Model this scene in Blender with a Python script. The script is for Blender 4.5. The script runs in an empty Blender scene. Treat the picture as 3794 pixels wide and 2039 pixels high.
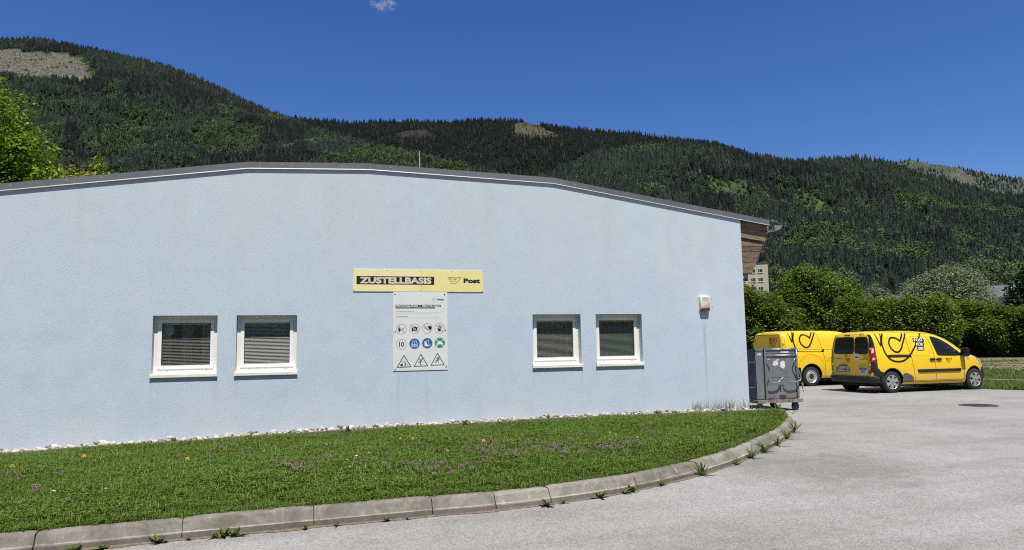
import bpy, bmesh, math, random
import numpy as np
from mathutils import Vector, Matrix, noise as mnoise
from mathutils.geometry import tessellate_polygon

PI = math.pi
sc = bpy.context.scene
C = sc.collection
rad = math.radians

# ------------------------------------------------------------------ camera
CAM = Vector((0.0, 0.0, 1.5))
YAW, PITCH, ROLL = rad(16.203), rad(5.912), rad(-0.979)
FPX, IMW, IMH = 2600.0, 3794.0, 2039.0
FW = Vector((math.sin(YAW) * math.cos(PITCH), math.cos(YAW) * math.cos(PITCH), math.sin(PITCH)))
_r = Vector((math.cos(YAW), -math.sin(YAW), 0))
_u = _r.cross(FW)
RT = _r * math.cos(ROLL) + _u * math.sin(ROLL)
UP = -_r * math.sin(ROLL) + _u * math.cos(ROLL)
cam_data = bpy.data.cameras.new('camera')
cam_data.sensor_fit = 'HORIZONTAL'; cam_data.sensor_width = 36.0
cam_data.lens = 36.0 * FPX / IMW
cam_data.clip_start = 0.1; cam_data.clip_end = 20000
cam = bpy.data.objects.new('camera', cam_data); C.objects.link(cam)
M3 = Matrix((RT, UP, -FW)).transposed()
cam.matrix_world = Matrix.Translation(CAM) @ M3.to_4x4()
sc.camera = cam

# ------------------------------------------------------------------ sky and sun
SUN_EL = rad(65.5)
world = bpy.data.worlds.new('World'); sc.world = world; world.use_nodes = True
wn = world.node_tree.nodes; wl = world.node_tree.links
bg = wn['Background']
sky = wn.new('ShaderNodeTexSky'); sky.sky_type = 'NISHITA'; sky.sun_disc = False
sky.sun_elevation = SUN_EL
sky.sun_rotation = PI          # the sun stands behind the photographer
sky.altitude = 900; sky.air_density = 1.0; sky.dust_density = 0.15; sky.ozone_density = 5.0
hs = wn.new('ShaderNodeHueSaturation'); hs.inputs['Hue'].default_value = 0.513; hs.inputs['Saturation'].default_value = 1.22
wl.new(sky.outputs[0], hs.inputs['Color']); wl.new(hs.outputs[0], bg.inputs[0]); bg.inputs[1].default_value = 0.08
sun_data = bpy.data.lights.new('sun', 'SUN'); sun_data.energy = 4.2; sun_data.angle = rad(0.53)
sun_data.color = (1.0, 0.955, 0.88)
sun = bpy.data.objects.new('sun', sun_data); C.objects.link(sun)
SUN_DIR = Vector((0.0, -math.cos(SUN_EL), math.sin(SUN_EL)))
sun.rotation_euler = SUN_DIR.to_track_quat('Z', 'Y').to_euler(); sun.location = (0, -30, 60)
sc.view_settings.view_transform = 'Standard'; sc.view_settings.look = 'None'
sc.view_settings.exposure = 0.60; sc.view_settings.gamma = 1.0; sc.view_settings.use_curve_mapping = False
sc.render.engine = 'CYCLES'
sc.cycles.filter_width = 1.1; sc.cycles.use_denoising = False; sc.cycles.max_bounces = 6; sc.cycles.transparent_max_bounces = 12
sc.cycles.caustics_reflective = False; sc.cycles.caustics_refractive = False

S = 1.4734   # the photograph read at 2575 px wide
def ray(px, py):
    return (FW * FPX + RT * (px * S - IMW / 2) - UP * (py * S - IMH / 2)) / FPX
def at(px, py, d):
    return CAM + ray(px, py) * d
def project(p):
    v = p - CAM; d = v.dot(FW)
    if d <= 0.01: return None
    return ((v.dot(RT) / d * FPX + IMW / 2) / S, (-v.dot(UP) / d * FPX + IMH / 2) / S, d)

# ------------------------------------------------------------------ helpers: materials
def nn(t, kind, **kw):
    n = t.nodes.new(kind)
    for k, v in kw.items(): setattr(n, k, v)
    return n
def noise_tex(t, scale, detail=3.0, rough=0.55, vec=None, dist=0.0):
    n = t.nodes.new('ShaderNodeTexNoise'); n.inputs['Scale'].default_value = scale
    n.inputs['Detail'].default_value = detail; n.inputs['Roughness'].default_value = rough
    n.inputs['Distortion'].default_value = dist
    if vec is not None: t.links.new(vec, n.inputs['Vector'])
    return n
def ramp(t, fac, stops):
    r = t.nodes.new('ShaderNodeValToRGB'); e = r.color_ramp.elements
    while len(e) < len(stops): e.new(0.5)
    for i, (p, c) in enumerate(stops):
        e[i].position = p; e[i].color = (*c, 1) if len(c) == 3 else c
    t.links.new(fac, r.inputs[0]); return r
def mixc(t, fac, a, b, mode='MIX'):
    m = t.nodes.new('ShaderNodeMix'); m.data_type = 'RGBA'; m.blend_type = mode
    for s, v in ((m.inputs[0], fac), (m.inputs[6], a), (m.inputs[7], b)):
        if isinstance(v, (int, float)): s.default_value = v
        elif isinstance(v, (tuple, list)): s.default_value = (*v, 1)
        else: t.links.new(v, s)
    return m.outputs[2]
def math_n(t, op, a, b=None, clamp=False):
    m = t.nodes.new('ShaderNodeMath'); m.operation = op; m.use_clamp = clamp
    for s, v in ((m.inputs[0], a), (m.inputs[1], b)):
        if v is None: continue
        if isinstance(v, (int, float)): s.default_value = v
        else: t.links.new(v, s)
    return m.outputs[0]
def new_mat(name):
    m = bpy.data.materials.new(name); m.use_nodes = True
    t = m.node_tree; return m, t, t.nodes['Principled BSDF']
def bump(t, b, height, strength=0.3, distance=0.01):
    n = t.nodes.new('ShaderNodeBump'); n.inputs['Strength'].default_value = strength
    n.inputs['Distance'].default_value = distance
    t.links.new(height, n.inputs['Height']); t.links.new(n.outputs[0], b.inputs['Normal'])
def obj_co(t):
    return t.nodes.new('ShaderNodeTexCoord').outputs['Object']
def world_co(t):
    return t.nodes.new('ShaderNodeNewGeometry').outputs['Position']
_mc = {}
def mat(name, col, rough=0.6, metal=0.0, var=0.12, vscale=6.0, bmp=0.0, bscale=60.0, coat=0.0, spec=None):
    if name in _mc: return _mc[name]
    m, t, b = new_mat(name)
    co = obj_co(t)
    n = noise_tex(t, vscale, 4, 0.6, co)
    d = tuple(max(0, c * (1 - var)) for c in col); l = tuple(min(1, c * (1 + var)) for c in col)
    r = ramp(t, n.outputs[0], [(0.3, d), (0.7, l)])
    t.links.new(r.outputs[0], b.inputs['Base Color'])
    b.inputs['Roughness'].default_value = rough; b.inputs['Metallic'].default_value = metal
    b.inputs['Coat Weight'].default_value = coat
    if spec is not None: b.inputs['Specular IOR Level'].default_value = spec
    if bmp > 0:
        n2 = noise_tex(t, bscale, 4, 0.6, co); bump(t, b, n2.outputs[0], bmp, 0.01)
    _mc[name] = m; return m

# ------------------------------------------------------------------ helpers: meshes
class MB:
    def __init__(self): self.v = []; self.f = []; self.mi = []; self.cur = 0
    def face(self, pts):
        n = len(self.v); self.v.extend(tuple(p) for p in pts); self.f.append(tuple(range(n, n + len(pts)))); self.mi.append(self.cur)
    def raw(self, verts, faces):
        n = len(self.v); self.v.extend(tuple(p) for p in verts)
        for q in faces: self.f.append(tuple(n + i for i in q)); self.mi.append(self.cur)
    def box(self, x0, x1, y0, y1, z0, z1):
        v = [(x0,y0,z0),(x1,y0,z0),(x1,y1,z0),(x0,y1,z0),(x0,y0,z1),(x1,y0,z1),(x1,y1,z1),(x0,y1,z1)]
        self.raw(v, [(0,3,2,1),(4,5,6,7),(0,1,5,4),(1,2,6,5),(2,3,7,6),(3,0,4,7)])
    def prism(self, pts_a, pts_b):
        n = len(pts_a); self.raw(list(pts_a) + list(pts_b), [tuple(range(n))[::-1], tuple(range(n, 2*n))] + [(i, (i+1) % n, n + (i+1) % n, n + i) for i in range(n)])
    def tube(self, path, r, n=8, caps=True):
        path = [Vector(p) for p in path]; rr = r if isinstance(r, (list, tuple)) else [r] * len(path)
        rings = []
        prev = None
        for i, p in enumerate(path):
            t = (path[min(i+1, len(path)-1)] - path[max(i-1, 0)]).normalized()
            if prev is None:
                a = Vector((0,0,1)) if abs(t.z) < 0.9 else Vector((1,0,0))
                x = t.cross(a).normalized()
            else:
                x = (prev - t * prev.dot(t)).normalized()
            prev = x; y = t.cross(x)
            rings.append([p + (x * math.cos(2*PI*k/n) + y * math.sin(2*PI*k/n)) * rr[i] for k in range(n)])
        v = [q for ring in rings for q in ring]; f = []
        for i in range(len(path) - 1):
            for k in range(n):
                f.append((i*n+k, i*n+(k+1) % n, (i+1)*n+(k+1) % n, (i+1)*n+k))
        if caps: f.append(tuple(range(n))[::-1]); f.append(tuple(range((len(path)-1)*n, len(path)*n)))
        self.raw(v, f)
    def lathe(self, prof, n=32, centre=(0,0,0), axis='y'):
        v = []; f = []
        for (r, h) in prof:
            for k in range(n):
                a = 2*PI*k/n
                p = (r*math.cos(a), h, r*math.sin(a)) if axis == 'y' else ((r*math.cos(a), r*math.sin(a), h) if axis == 'z' else (h, r*math.cos(a), r*math.sin(a)))
                v.append((p[0]+centre[0], p[1]+centre[1], p[2]+centre[2]))
        for i in range(len(prof) - 1):
            for k in range(n):
                f.append((i*n+k, i*n+(k+1) % n, (i+1)*n+(k+1) % n, (i+1)*n+k))
        self.raw(v, f)
    def poly(self, pts, mapf=None, sub=0):
        """flat filled polygon (2-D points) mapped by mapf"""
        tri = tessellate_polygon([[Vector((p[0], p[1], 0)) for p in pts]])
        vv = [tuple(p) for p in pts]; ff = [tuple(t) for t in tri]
        for _ in range(sub):
            cache = {}; nf = []
            def mid(a, b):
                k = (min(a, b), max(a, b))
                if k not in cache:
                    cache[k] = len(vv); vv.append(((vv[a][0]+vv[b][0])/2, (vv[a][1]+vv[b][1])/2))
                return cache[k]
            for a, b, c in ff:
                ab, bc, ca = mid(a, b), mid(b, c), mid(c, a)
                nf += [(a, ab, ca), (ab, b, bc), (ca, bc, c), (ab, bc, ca)]
            ff = nf
        self.raw([mapf(*p) for p in vv] if mapf else [(p[0], p[1], 0) for p in vv], ff)
    def stroke(self, pts, w, mapf, closed=False, step=None):
        P = [Vector((p[0], p[1])) for p in pts]
        if step:
            Q = []
            rng = range(len(P) if closed else len(P) - 1)
            for i in rng:
                a, b = P[i], P[(i+1) % len(P)]
                k = max(1, int((b-a).length / step))
                Q += [a.lerp(b, j / k) for j in range(k)]
            if not closed: Q.append(P[-1])
            P = Q
        n = len(P); L = []; R_ = []
        for i in range(n):
            a = P[(i-1) % n] if (closed or i > 0) else P[i]
            b = P[(i+1) % n] if (closed or i < n-1) else P[i]
            d1 = (P[i]-a).normalized() if (P[i]-a).length > 1e-9 else None
            d2 = (b-P[i]).normalized() if (b-P[i]).length > 1e-9 else None
            if d1 is None: d1 = d2
            if d2 is None: d2 = d1
            n1 = Vector((-d1.y, d1.x)); n2 = Vector((-d2.y, d2.x)); m = n1 + n2
            if m.length < 1e-6: m = n1.copy()
            m.normalize(); k = 1 / max(0.5, m.dot(n1))
            L.append(P[i] + m * (w/2*k)); R_.append(P[i] - m * (w/2*k))
        v = [mapf(p.x, p.y) for p in L] + [mapf(p.x, p.y) for p in R_]
        f = [(i, i+1, n+i+1, n+i) for i in range(n-1)]
        if closed: f.append((n-1, 0, n, 2*n-1))
        self.raw(v, f)
    def build(self, name, mats, parent=None, smooth=None, loc=None):
        me = bpy.data.meshes.new(name); me.from_pydata(self.v, [], self.f)
        if not isinstance(mats, (list, tuple)): mats = [mats]
        for m in mats: me.materials.append(m)
        if len(mats) > 1: me.polygons.foreach_set('material_index', self.mi)
        bm = bmesh.new(); bm.from_mesh(me)
        bmesh.ops.remove_doubles(bm, verts=bm.verts, dist=1e-5) if smooth is not None else None
        bmesh.ops.recalc_face_normals(bm, faces=bm.faces) if smooth is not None else None
        bm.to_mesh(me); bm.free()
        if smooth is not None:
            me.polygons.foreach_set('use_smooth', [True] * len(me.polygons)); me.set_sharp_from_angle(angle=rad(smooth))
        o = bpy.data.objects.new(name, me); C.objects.link(o)
        if parent is not None: o.parent = parent
        if loc is not None: o.location = loc
        return o
def tag(o, label=None, cat=None, group=None, kind=None):
    if label: o['label'] = label
    if cat: o['category'] = cat
    if group: o['group'] = group
    if kind: o['kind'] = kind
    return o
def empty(name, loc=(0,0,0), rz=0.0):
    o = bpy.data.objects.new(name, None); C.objects.link(o); o.location = loc; o.rotation_euler = (0,0,rz); o.empty_display_size = 0.1
    return o
def bevel(o, w=0.004, seg=2, angle=40):
    me = o.data; bm = bmesh.new(); bm.from_mesh(me)
    bmesh.ops.remove_doubles(bm, verts=bm.verts, dist=1e-5)
    es = [e for e in bm.edges if len(e.link_faces) == 2 and e.calc_face_angle(0) > rad(angle)]
    bmesh.ops.bevel(bm, geom=es, offset=w, segments=seg, affect='EDGES', profile=0.6)
    bm.to_mesh(me); bm.free()
    return o
def np_mesh(name, verts, quads, m):
    me = bpy.data.meshes.new(name); k = quads.shape[1]
    me.vertices.add(len(verts)); me.vertices.foreach_set('co', verts.astype(np.float32).ravel())
    me.loops.add(quads.size); me.loops.foreach_set('vertex_index', quads.astype(np.int32).ravel())
    me.polygons.add(len(quads)); me.polygons.foreach_set('loop_start', np.arange(0, quads.size, k, dtype=np.int32))
    me.materials.append(m); me.update(calc_edges=True)
    return me
_tc = {}
def text_geo(s, bold=0.03, shear=0.0):
    k = (s, bold, shear)
    if k in _tc: return _tc[k]
    cu = bpy.data.curves.new('lettering', 'FONT'); cu.body = s; cu.size = 1.0; cu.offset = bold; cu.shear = shear
    cu.resolution_u = 3; cu.fill_mode = 'FRONT'
    o = bpy.data.objects.new('lettering', cu); C.objects.link(o)
    dg = bpy.context.evaluated_depsgraph_get(); dg.update()
    me = bpy.data.meshes.new_from_object(o.evaluated_get(dg))
    v = [(q.co.x, q.co.y) for q in me.vertices]; f = [tuple(p.vertices) for p in me.polygons]
    C.objects.unlink(o); bpy.data.objects.remove(o); bpy.data.curves.remove(cu); bpy.data.meshes.remove(me)
    _tc[k] = (v, f); return _tc[k]
def put_text(mb, s, u0, u1, v0, v1, mapf, bold=0.03, shear=0.0):
    v, f = text_geo(s, bold, shear)
    xs = [p[0] for p in v]; ys = [p[1] for p in v]
    x0, x1, y0, y1 = min(xs), max(xs), min(ys), max(ys)
    mb.raw([mapf(u0 + (p[0]-x0)/(x1-x0)*(u1-u0), v0 + (p[1]-y0)/(y1-y0)*(v1-v0)) for p in v], f)
def catmull(P, n=8):
    P = [Vector(p) for p in P]; out = []
    for i in range(len(P) - 1):
        a = P[max(i-1, 0)]; b = P[i]; c = P[i+1]; d = P[min(i+2, len(P)-1)]
        for k in range(n):
            t = k / n
            out.append(0.5 * ((2*b) + (c-a)*t + (2*a-5*b+4*c-d)*t*t + (3*b-a-3*c+d)*t**3))
    out.append(P[-1]); return out
def interp(x, tab):
    if x <= tab[0][0]: return tab[0][1]
    for (a, p), (b, q) in zip(tab, tab[1:]):
        if x <= b: return p + (q-p) * (x-a) / (b-a)
    return tab[-1][1]
def scatter(name, pts, sc_, idx, rot, protos, kind='stuff', parent=None, tilt=None):
    """one object whose points carry instances of the prototype meshes"""
    col = bpy.data.collections.new(name + '_kinds')
    for i, (me) in enumerate(protos):
        o = bpy.data.objects.new(f'{name}_kind_{i:02d}', me); col.objects.link(o)
    me = bpy.data.meshes.new(name); me.vertices.add(len(pts)); me.vertices.foreach_set('co', np.asarray(pts, dtype=np.float32).ravel())
    for an, ty, arr in (('size', 'FLOAT', sc_), ('pick', 'INT', idx), ('turn', 'FLOAT', rot)):
        a = me.attributes.new(an, ty, 'POINT'); a.data.foreach_set('value', np.asarray(arr, dtype=np.float32 if ty == 'FLOAT' else np.int32))
    o = bpy.data.objects.new(name, me); C.objects.link(o)
    ng = bpy.data.node_groups.new(name, 'GeometryNodeTree')
    ng.interface.new_socket('Geometry', in_out='INPUT', socket_type='NodeSocketGeometry')
    ng.interface.new_socket('Geometry', in_out='OUTPUT', socket_type='NodeSocketGeometry')
    gi = ng.nodes.new('NodeGroupInput'); go = ng.nodes.new('NodeGroupOutput')
    ci = ng.nodes.new('GeometryNodeCollectionInfo'); ci.inputs['Collection'].default_value = col
    ci.inputs['Separate Children'].default_value = True; ci.inputs['Reset Children'].default_value = True
    ip = ng.nodes.new('GeometryNodeInstanceOnPoints'); ip.inputs['Pick Instance'].default_value = True
    def attr(n, ty):
        a = ng.nodes.new('GeometryNodeInputNamedAttribute'); a.data_type = ty; a.inputs['Name'].default_value = n
        return a.outputs['Attribute']
    cx = ng.nodes.new('ShaderNodeCombineXYZ')
    L = ng.links
    L.new(gi.outputs[0], ip.inputs['Points']); L.new(ci.outputs[0], ip.inputs['Instance'])
    L.new(attr('pick', 'INT'), ip.inputs['Instance Index']); L.new(attr('size', 'FLOAT'), ip.inputs['Scale'])
    L.new(attr('turn', 'FLOAT'), cx.inputs[2]); L.new(cx.outputs[0], ip.inputs['Rotation'])
    L.new(ip.outputs[0], go.inputs[0])
    md = o.modifiers.new('scatter', 'NODES'); md.node_group = ng
    if kind: o['kind'] = kind
    if parent is not None: o.parent = parent
    return o
# ================================================================== the ground
D = 12.1
def wall_base(x): return interp(x, [(-9.5, 0.02), (-4.3, 0.115), (-1.9, 0.165), (0.7, 0.215), (4.0, 0.24), (6.7, 0.235), (8.4, 0.22), (9.6, 0.16)])

def asphalt_material():
    m, t, b = new_mat('asphalt')
    co = world_co(t)
    fine = noise_tex(t, 110, 4, 0.75, co); vor = nn(t, 'ShaderNodeTexVoronoi'); vor.inputs['Scale'].default_value = 70; t.links.new(co, vor.inputs['Vector'])
    big = noise_tex(t, 0.35, 5, 0.6, co, 0.4); mid = noise_tex(t, 2.2, 5, 0.65, co, 0.8)
    c1 = ramp(t, fine.outputs[0], [(0.28, (0.14, 0.136, 0.128)), (0.5, (0.31, 0.302, 0.282)), (0.74, (0.53, 0.515, 0.48))])
    vc = ramp(t, vor.outputs['Color'], [(0.1, (0.62, 0.62, 0.63)), (0.55, (0.95, 0.95, 0.94)), (0.95, (1.25, 1.23, 1.2))])
    c2 = mixc(t, 0.8, c1.outputs[0], vc.outputs[0], 'MULTIPLY')
    bl = ramp(t, big.outputs[0], [(0.3, (0.82, 0.81, 0.79)), (0.65, (1.06, 1.06, 1.07))])
    c3 = mixc(t, 1.0, c2, bl.outputs[0], 'MULTIPLY')
    ml = ramp(t, mid.outputs[0], [(0.25, (0.8, 0.79, 0.77)), (0.5, (1, 1, 1)), (0.8, (1.04, 1.04, 1.03))])
    c4 = mixc(t, 0.7, c3, ml.outputs[0], 'MULTIPLY')
    # oily stains beside the kerb's bend and faint worn tracks
    mp = nn(t, 'ShaderNodeMapping'); mp.inputs['Rotation'].default_value = (0, 0, rad(-52)); mp.inputs['Scale'].default_value = (0.25, 1.6, 1)
    t.links.new(co, mp.inputs['Vector'])
    trk = noise_tex(t, 0.9, 4, 0.6, mp.outputs[0])
    tr = ramp(t, trk.outputs[0], [(0.38, (0.84, 0.835, 0.82)), (0.52, (1, 1, 1))])
    c5 = mixc(t, 0.75, c4, tr.outputs[0], 'MULTIPLY')
    sp = nn(t, 'ShaderNodeVectorMath', operation='DISTANCE'); sp.inputs[1].default_value = (5.9, 7.6, 0); t.links.new(co, sp.inputs[0])
    dn = math_n(t, 'ADD', sp.outputs['Value'], math_n(t, 'MULTIPLY', mid.outputs[0], 1.6))
    st = ramp(t, dn, [(0.55, (0.68, 0.67, 0.65)), (1.0, (1, 1, 1))])
    mr = nn(t, 'ShaderNodeMapRange'); mr.inputs['From Max'].default_value = 2.4; t.links.new(dn, mr.inputs['Value']); t.links.new(mr.outputs[0], st.inputs[0])
    c6 = mixc(t, 0.8, c5, st.outputs[0], 'MULTIPLY')
    t.links.new(c6, b.inputs['Base Color']); b.inputs['Roughness'].default_value = 0.88
    b.inputs['Specular IOR Level'].default_value = 0.3
    h = math_n(t, 'ADD', math_n(t, 'MULTIPLY', fine.outputs[0], 0.5), vor.outputs['Distance'])
    bump(t, b, h, 0.55, 0.006)
    return m
def meadow_material():
    m, t, b = new_mat('meadow')
    co = world_co(t)
    n1 = noise_tex(t, 0.25, 5, 0.6, co); n2 = noise_tex(t, 9, 4, 0.7, co)
    c = ramp(t, n1.outputs[0], [(0.3, (0.05, 0.085, 0.02)), (0.6, (0.085, 0.125, 0.032)), (0.75, (0.13, 0.14, 0.05))])
    c2 = ramp(t, n2.outputs[0], [(0.3, (0.6, 0.6, 0.55)), (0.7, (1.2, 1.2, 1.15))])
    t.links.new(mixc(t, 0.8, c.outputs[0], c2.outputs[0], 'MULTIPLY'), b.inputs['Base Color'])
    b.inputs['Roughness'].default_value = 0.9; b.inputs['Specular IOR Level'].default_value = 0.1
    bump(t, b, n2.outputs[0], 0.8, 0.05)
    return m
MEADOW = meadow_material()
mb = MB()
N = 48; Rg = 5200
mb.raw([(0, 600, -0.03)] + [(Rg*math.cos(2*PI*i/N), 600 + Rg*math.sin(2*PI*i/N), -0.03) for i in range(N)], [(0, 1+i, 1+(i+1) % N) for i in range(N)])
tag(mb.build('ground', MEADOW), kind='structure')

EDGE = [(27, 2), (23.4, 8), (20.2, 15.8), (19.84, 17.0), (18.6, 20.2), (17.7, 23), (14, 28), (5, 33), (-40, 33)]
edge_s = [Vector((p.x + 0.06*mnoise.noise((p.x*3, p.y*3, 0)), p.y + 0.06*mnoise.noise((p.x*3, 9, p.y*3)), 0)) for p in catmull([(x, y, 0) for x, y in EDGE], 14)]
mb = MB(); mb.poly([(-40, -40), (40, -40), (40, 0)] + [(p.x, p.y) for p in edge_s], lambda u, v: (u, v, 0.0))
ASPHALT = asphalt_material()
tag(mb.build('asphalt_yard', ASPHALT), kind='structure')

# ---- kerb of single stones round the lawn
KP = [(-9.5, 6.16), (-6, 6.22), (-2.2, 6.31), (-0.5, 6.40), (0.8, 6.45), (1.9, 6.50), (2.8, 6.68), (3.65, 7.0), (4.75, 7.6), (5.82, 8.40), (7.03, 9.42), (8.15, 10.6), (8.95, 11.66), (9.45, 12.7), (9.6, 13.6)]
kp = catmull([(x, y, 0) for x, y in KP], 20)
ks = [0.0]
for a, b_ in zip(kp, kp[1:]): ks.append(ks[-1] + (b_-a).length)
KTOT = ks[-1]
def kerb_at(s):
    s = min(max(s, 0), KTOT - 1e-6)
    i = next(j for j in range(len(ks)-1) if ks[j+1] >= s)
    t = (s-ks[i]) / (ks[i+1]-ks[i]); p = kp[i].lerp(kp[i+1], t); d = (kp[min(i+2, len(kp)-1)]-kp[max(i-1, 0)]).normalized()
    return p, Vector((-d.y, d.x, 0))      # point on the front foot, direction towards the lawn
def kerb_s_of_x(x):
    return min(range(len(kp)), key=lambda i: abs(kp[i].x - x) + (5 if kp[i].y > 12.9 else 0))
def concrete_material(name, base, dark, lich=True):
    m, t, b = new_mat(name)
    co = world_co(t)
    n1 = noise_tex(t, 4.5, 7, 0.72, co, 0.9); n2 = noise_tex(t, 120, 3, 0.7, co); n3 = noise_tex(t, 22, 4, 0.7, co)
    c = ramp(t, n1.outputs[0], [(0.25, dark), (0.62, base), (0.85, tuple(min(1, k*1.18) for k in base))])
    c2 = ramp(t, n2.outputs[0], [(0.3, (0.7, 0.69, 0.67)), (0.5, (1, 1, 1)), (0.72, (1.3, 1.28, 1.24))])
    c3 = mixc(t, 0.8, c.outputs[0], c2.outputs[0], 'MULTIPLY')
    oi = nn(t, 'ShaderNodeObjectInfo'); orr = ramp(t, oi.outputs['Random'], [(0, (0.8, 0.79, 0.78)), (1, (1.12, 1.12, 1.1))])
    c4 = mixc(t, 1.0, c3, orr.outputs[0], 'MULTIPLY')
    # pale scrapes left by tyres and ploughs
    mp = nn(t, 'ShaderNodeMapping'); mp.inputs['Scale'].default_value = (7, 7, 1.2); mp.inputs['Rotation'].default_value = (0.3, 0.5, 0); t.links.new(co, mp.inputs[0])
    sc_ = noise_tex(t, 3.0, 2, 0.5, mp.outputs[0])
    sr = ramp(t, sc_.outputs[0], [(0.68, (0, 0, 0)), (0.72, (1, 1, 1))])
    c5 = mixc(t, math_n(t, 'MULTIPLY', sr.outputs[0], 0.45), c4, (0.5, 0.48, 0.44))
    # lime line where rain water stands against the stone, darker below it
    sz_ = nn(t, 'ShaderNodeSeparateXYZ'); t.links.new(co, sz_.inputs[0])
    zz_ = math_n(t, 'ADD', sz_.outputs[2], math_n(t, 'MULTIPLY', math_n(t, 'SUBTRACT', n3.outputs[0], 0.5), 0.012))
    ln_ = nn(t, 'ShaderNodeMapRange'); ln_.inputs['From Min'].default_value = 0.006; ln_.inputs['From Max'].default_value = 0.001; t.links.new(math_n(t, 'ABSOLUTE', math_n(t, 'SUBTRACT', zz_, 0.060)), ln_.inputs['Value'])
    c5 = mixc(t, math_n(t, 'MULTIPLY', ln_.outputs[0], math_n(t, 'MULTIPLY', n1.outputs[0], 1.1)), c5, (0.48, 0.45, 0.39))
    dk_ = nn(t, 'ShaderNodeMapRange'); dk_.inputs['From Min'].default_value = 0.058; dk_.inputs['From Max'].default_value = 0.050; t.links.new(zz_, dk_.inputs['Value'])
    c5 = mixc(t, math_n(t, 'MULTIPLY', dk_.outputs[0], 0.5), c5, (0.15, 0.14, 0.12))
    st_ = noise_tex(t, 1.8, 5, 0.7, co, 1.2); sr_ = ramp(t, st_.outputs[0], [(0.48, (0, 0, 0)), (0.62, (1, 1, 1))])
    c5 = mixc(t, math_n(t, 'MULTIPLY', sr_.outputs[0], 0.55), c5, (0.105, 0.095, 0.08))
    t.links.new(c5, b.inputs['Base Color']); b.inputs['Roughness'].default_value = 0.9; b.inputs['Specular IOR Level'].default_value = 0.2
    bump(t, b, math_n(t, 'ADD', n3.outputs[0], n2.outputs[0]), 0.45, 0.006)
    return m
KERBM = concrete_material('kerb_concrete', (0.275, 0.255, 0.215), (0.12, 0.108, 0.09), True)
EDGEM = concrete_material('edging_concrete', (0.2, 0.18, 0.15), (0.09, 0.08, 0.065))
kerb = empty('kerb', (0, 0, 0)); tag(kerb, kind='structure')
PROF = [(0.0, -0.06), (0.0, 0.052), (0.010, 0.058), (0.014, 0.066), (0.046, 0.128), (0.052, 0.140), (0.064, 0.148), (0.155, 0.152), (0.165, 0.145), (0.165, -0.06)]
s1 = ks[kerb_s_of_x(1.12)]
cuts = []
x_ = s1
while x_ > 0: cuts.append(x_); x_ -= 1.03
cuts = cuts[::-1]
x_ = s1
for l in (0.60, 0.57, 1.1, 0.62, 0.56, 1.02, 0.98, 1.03, 0.9, 0.75, 0.8, 0.8, 0.8, 0.8, 0.8):
    x_ += l
    if x_ < KTOT: cuts.append(x_)
rnd = random.Random(5)
for a, b_ in zip(cuts, cuts[1:]):
    mb = MB(); g = 0.006 + 0.006*rnd.random(); L = b_-a-g; k = max(3, int(L/0.09)); rows = []
    dz = rnd.uniform(-0.006, 0.006); dn = rnd.uniform(-0.006, 0.006); tl = rnd.uniform(-0.006, 0.006)
    for i in range(k+1):
        s = a + g/2 + L*i/k; p, n = kerb_at(s); row = []; low = min(1.0, max(0.12, (12.75-p.y)/1.5))
        e = min(i, k-i) / k
        for j, (u, z) in enumerate(PROF):
            w = 0.004*mnoise.noise((s*6, j*0.7, 3)) + 0.002*mnoise.noise((s*25, j, 8))
            chip = 0.010*max(0, mnoise.noise((s*9, j*0.2, 1)) - 0.25) if j in (4, 5, 6) else 0
            endr = 0.006 if i in (0, k) and 2 <= j <= 7 else 0
            q = p + n*(u + dn + w + chip + endr*0.6); zz = z + dz*(z > 0.04) + tl*(i/k-0.5) + w*0.5 - chip - endr; row.append((q.x, q.y, zz*low if zz > 0 else zz))
        rows.append(row)
    m_ = len(PROF)
    mb.raw([q for r in rows for q in r], [(i*m_+j, (i+1)*m_+j, (i+1)*m_+(j+1) % m_, i*m_+(j+1) % m_) for i in range(k) for j in range(m_)] + [tuple(range(m_)), tuple(range(k*m_, (k+1)*m_))[::-1]])
    mb.build('kerb_stone', KERBM, kerb, smooth=38)
# narrow mortar bed behind the joints
mb = MB(); rows = []
for i in range(0, 121):
    p, n = kerb_at(KTOT*i/120); a = p + n*0.03; c_ = p + n*0.15
    low = min(1.0, max(0.1, (12.75-p.y)/1.5)); rows += [(a.x, a.y, -0.05), (a.x, a.y, 0.045*low), (a.x + n.x*0.03, a.y + n.y*0.03, 0.115*low), (c_.x, c_.y, 0.12*low)]
mb.raw(rows, [(4*i+j, 4*i+4+j, 4*i+5+j, 4*i+1+j) for i in range(120) for j in range(3)])
mb.build('mortar_bed', mat('dark_mortar', (0.05, 0.045, 0.04), 0.95, vscale=30), kerb)
# a crust of grit along the kerb's foot
mb = MB(); rows = []
for i in range(0, 401):
    s = KTOT*i/400; p, n = kerb_at(s); w = 0.012 + 0.05*max(0, mnoise.noise((s*2.3, 0, 4)) + 0.25) + 0.02*abs(mnoise.noise((s*17, 2, 4)))
    o_ = p - n*w; rows += [(p.x + n.x*0.02, p.y + n.y*0.02, 0.014), (p.x - n.x*0.2*w, p.y - n.y*0.2*w, 0.010), (o_.x, o_.y, 0.0035)]
mb.raw(rows, [(3*i+j, 3*i+3+j, 3*i+4+j, 3*i+1+j) for i in range(400) for j in range(2)])
o = mb.build('grit', mat('grit_soil', (0.16, 0.125, 0.085), 0.95, var=0.5, vscale=35, bmp=0.6, bscale=150)); tag(o, 'strip of brown grit and soil lying along the foot of the kerb', 'grit', kind='stuff')

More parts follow.
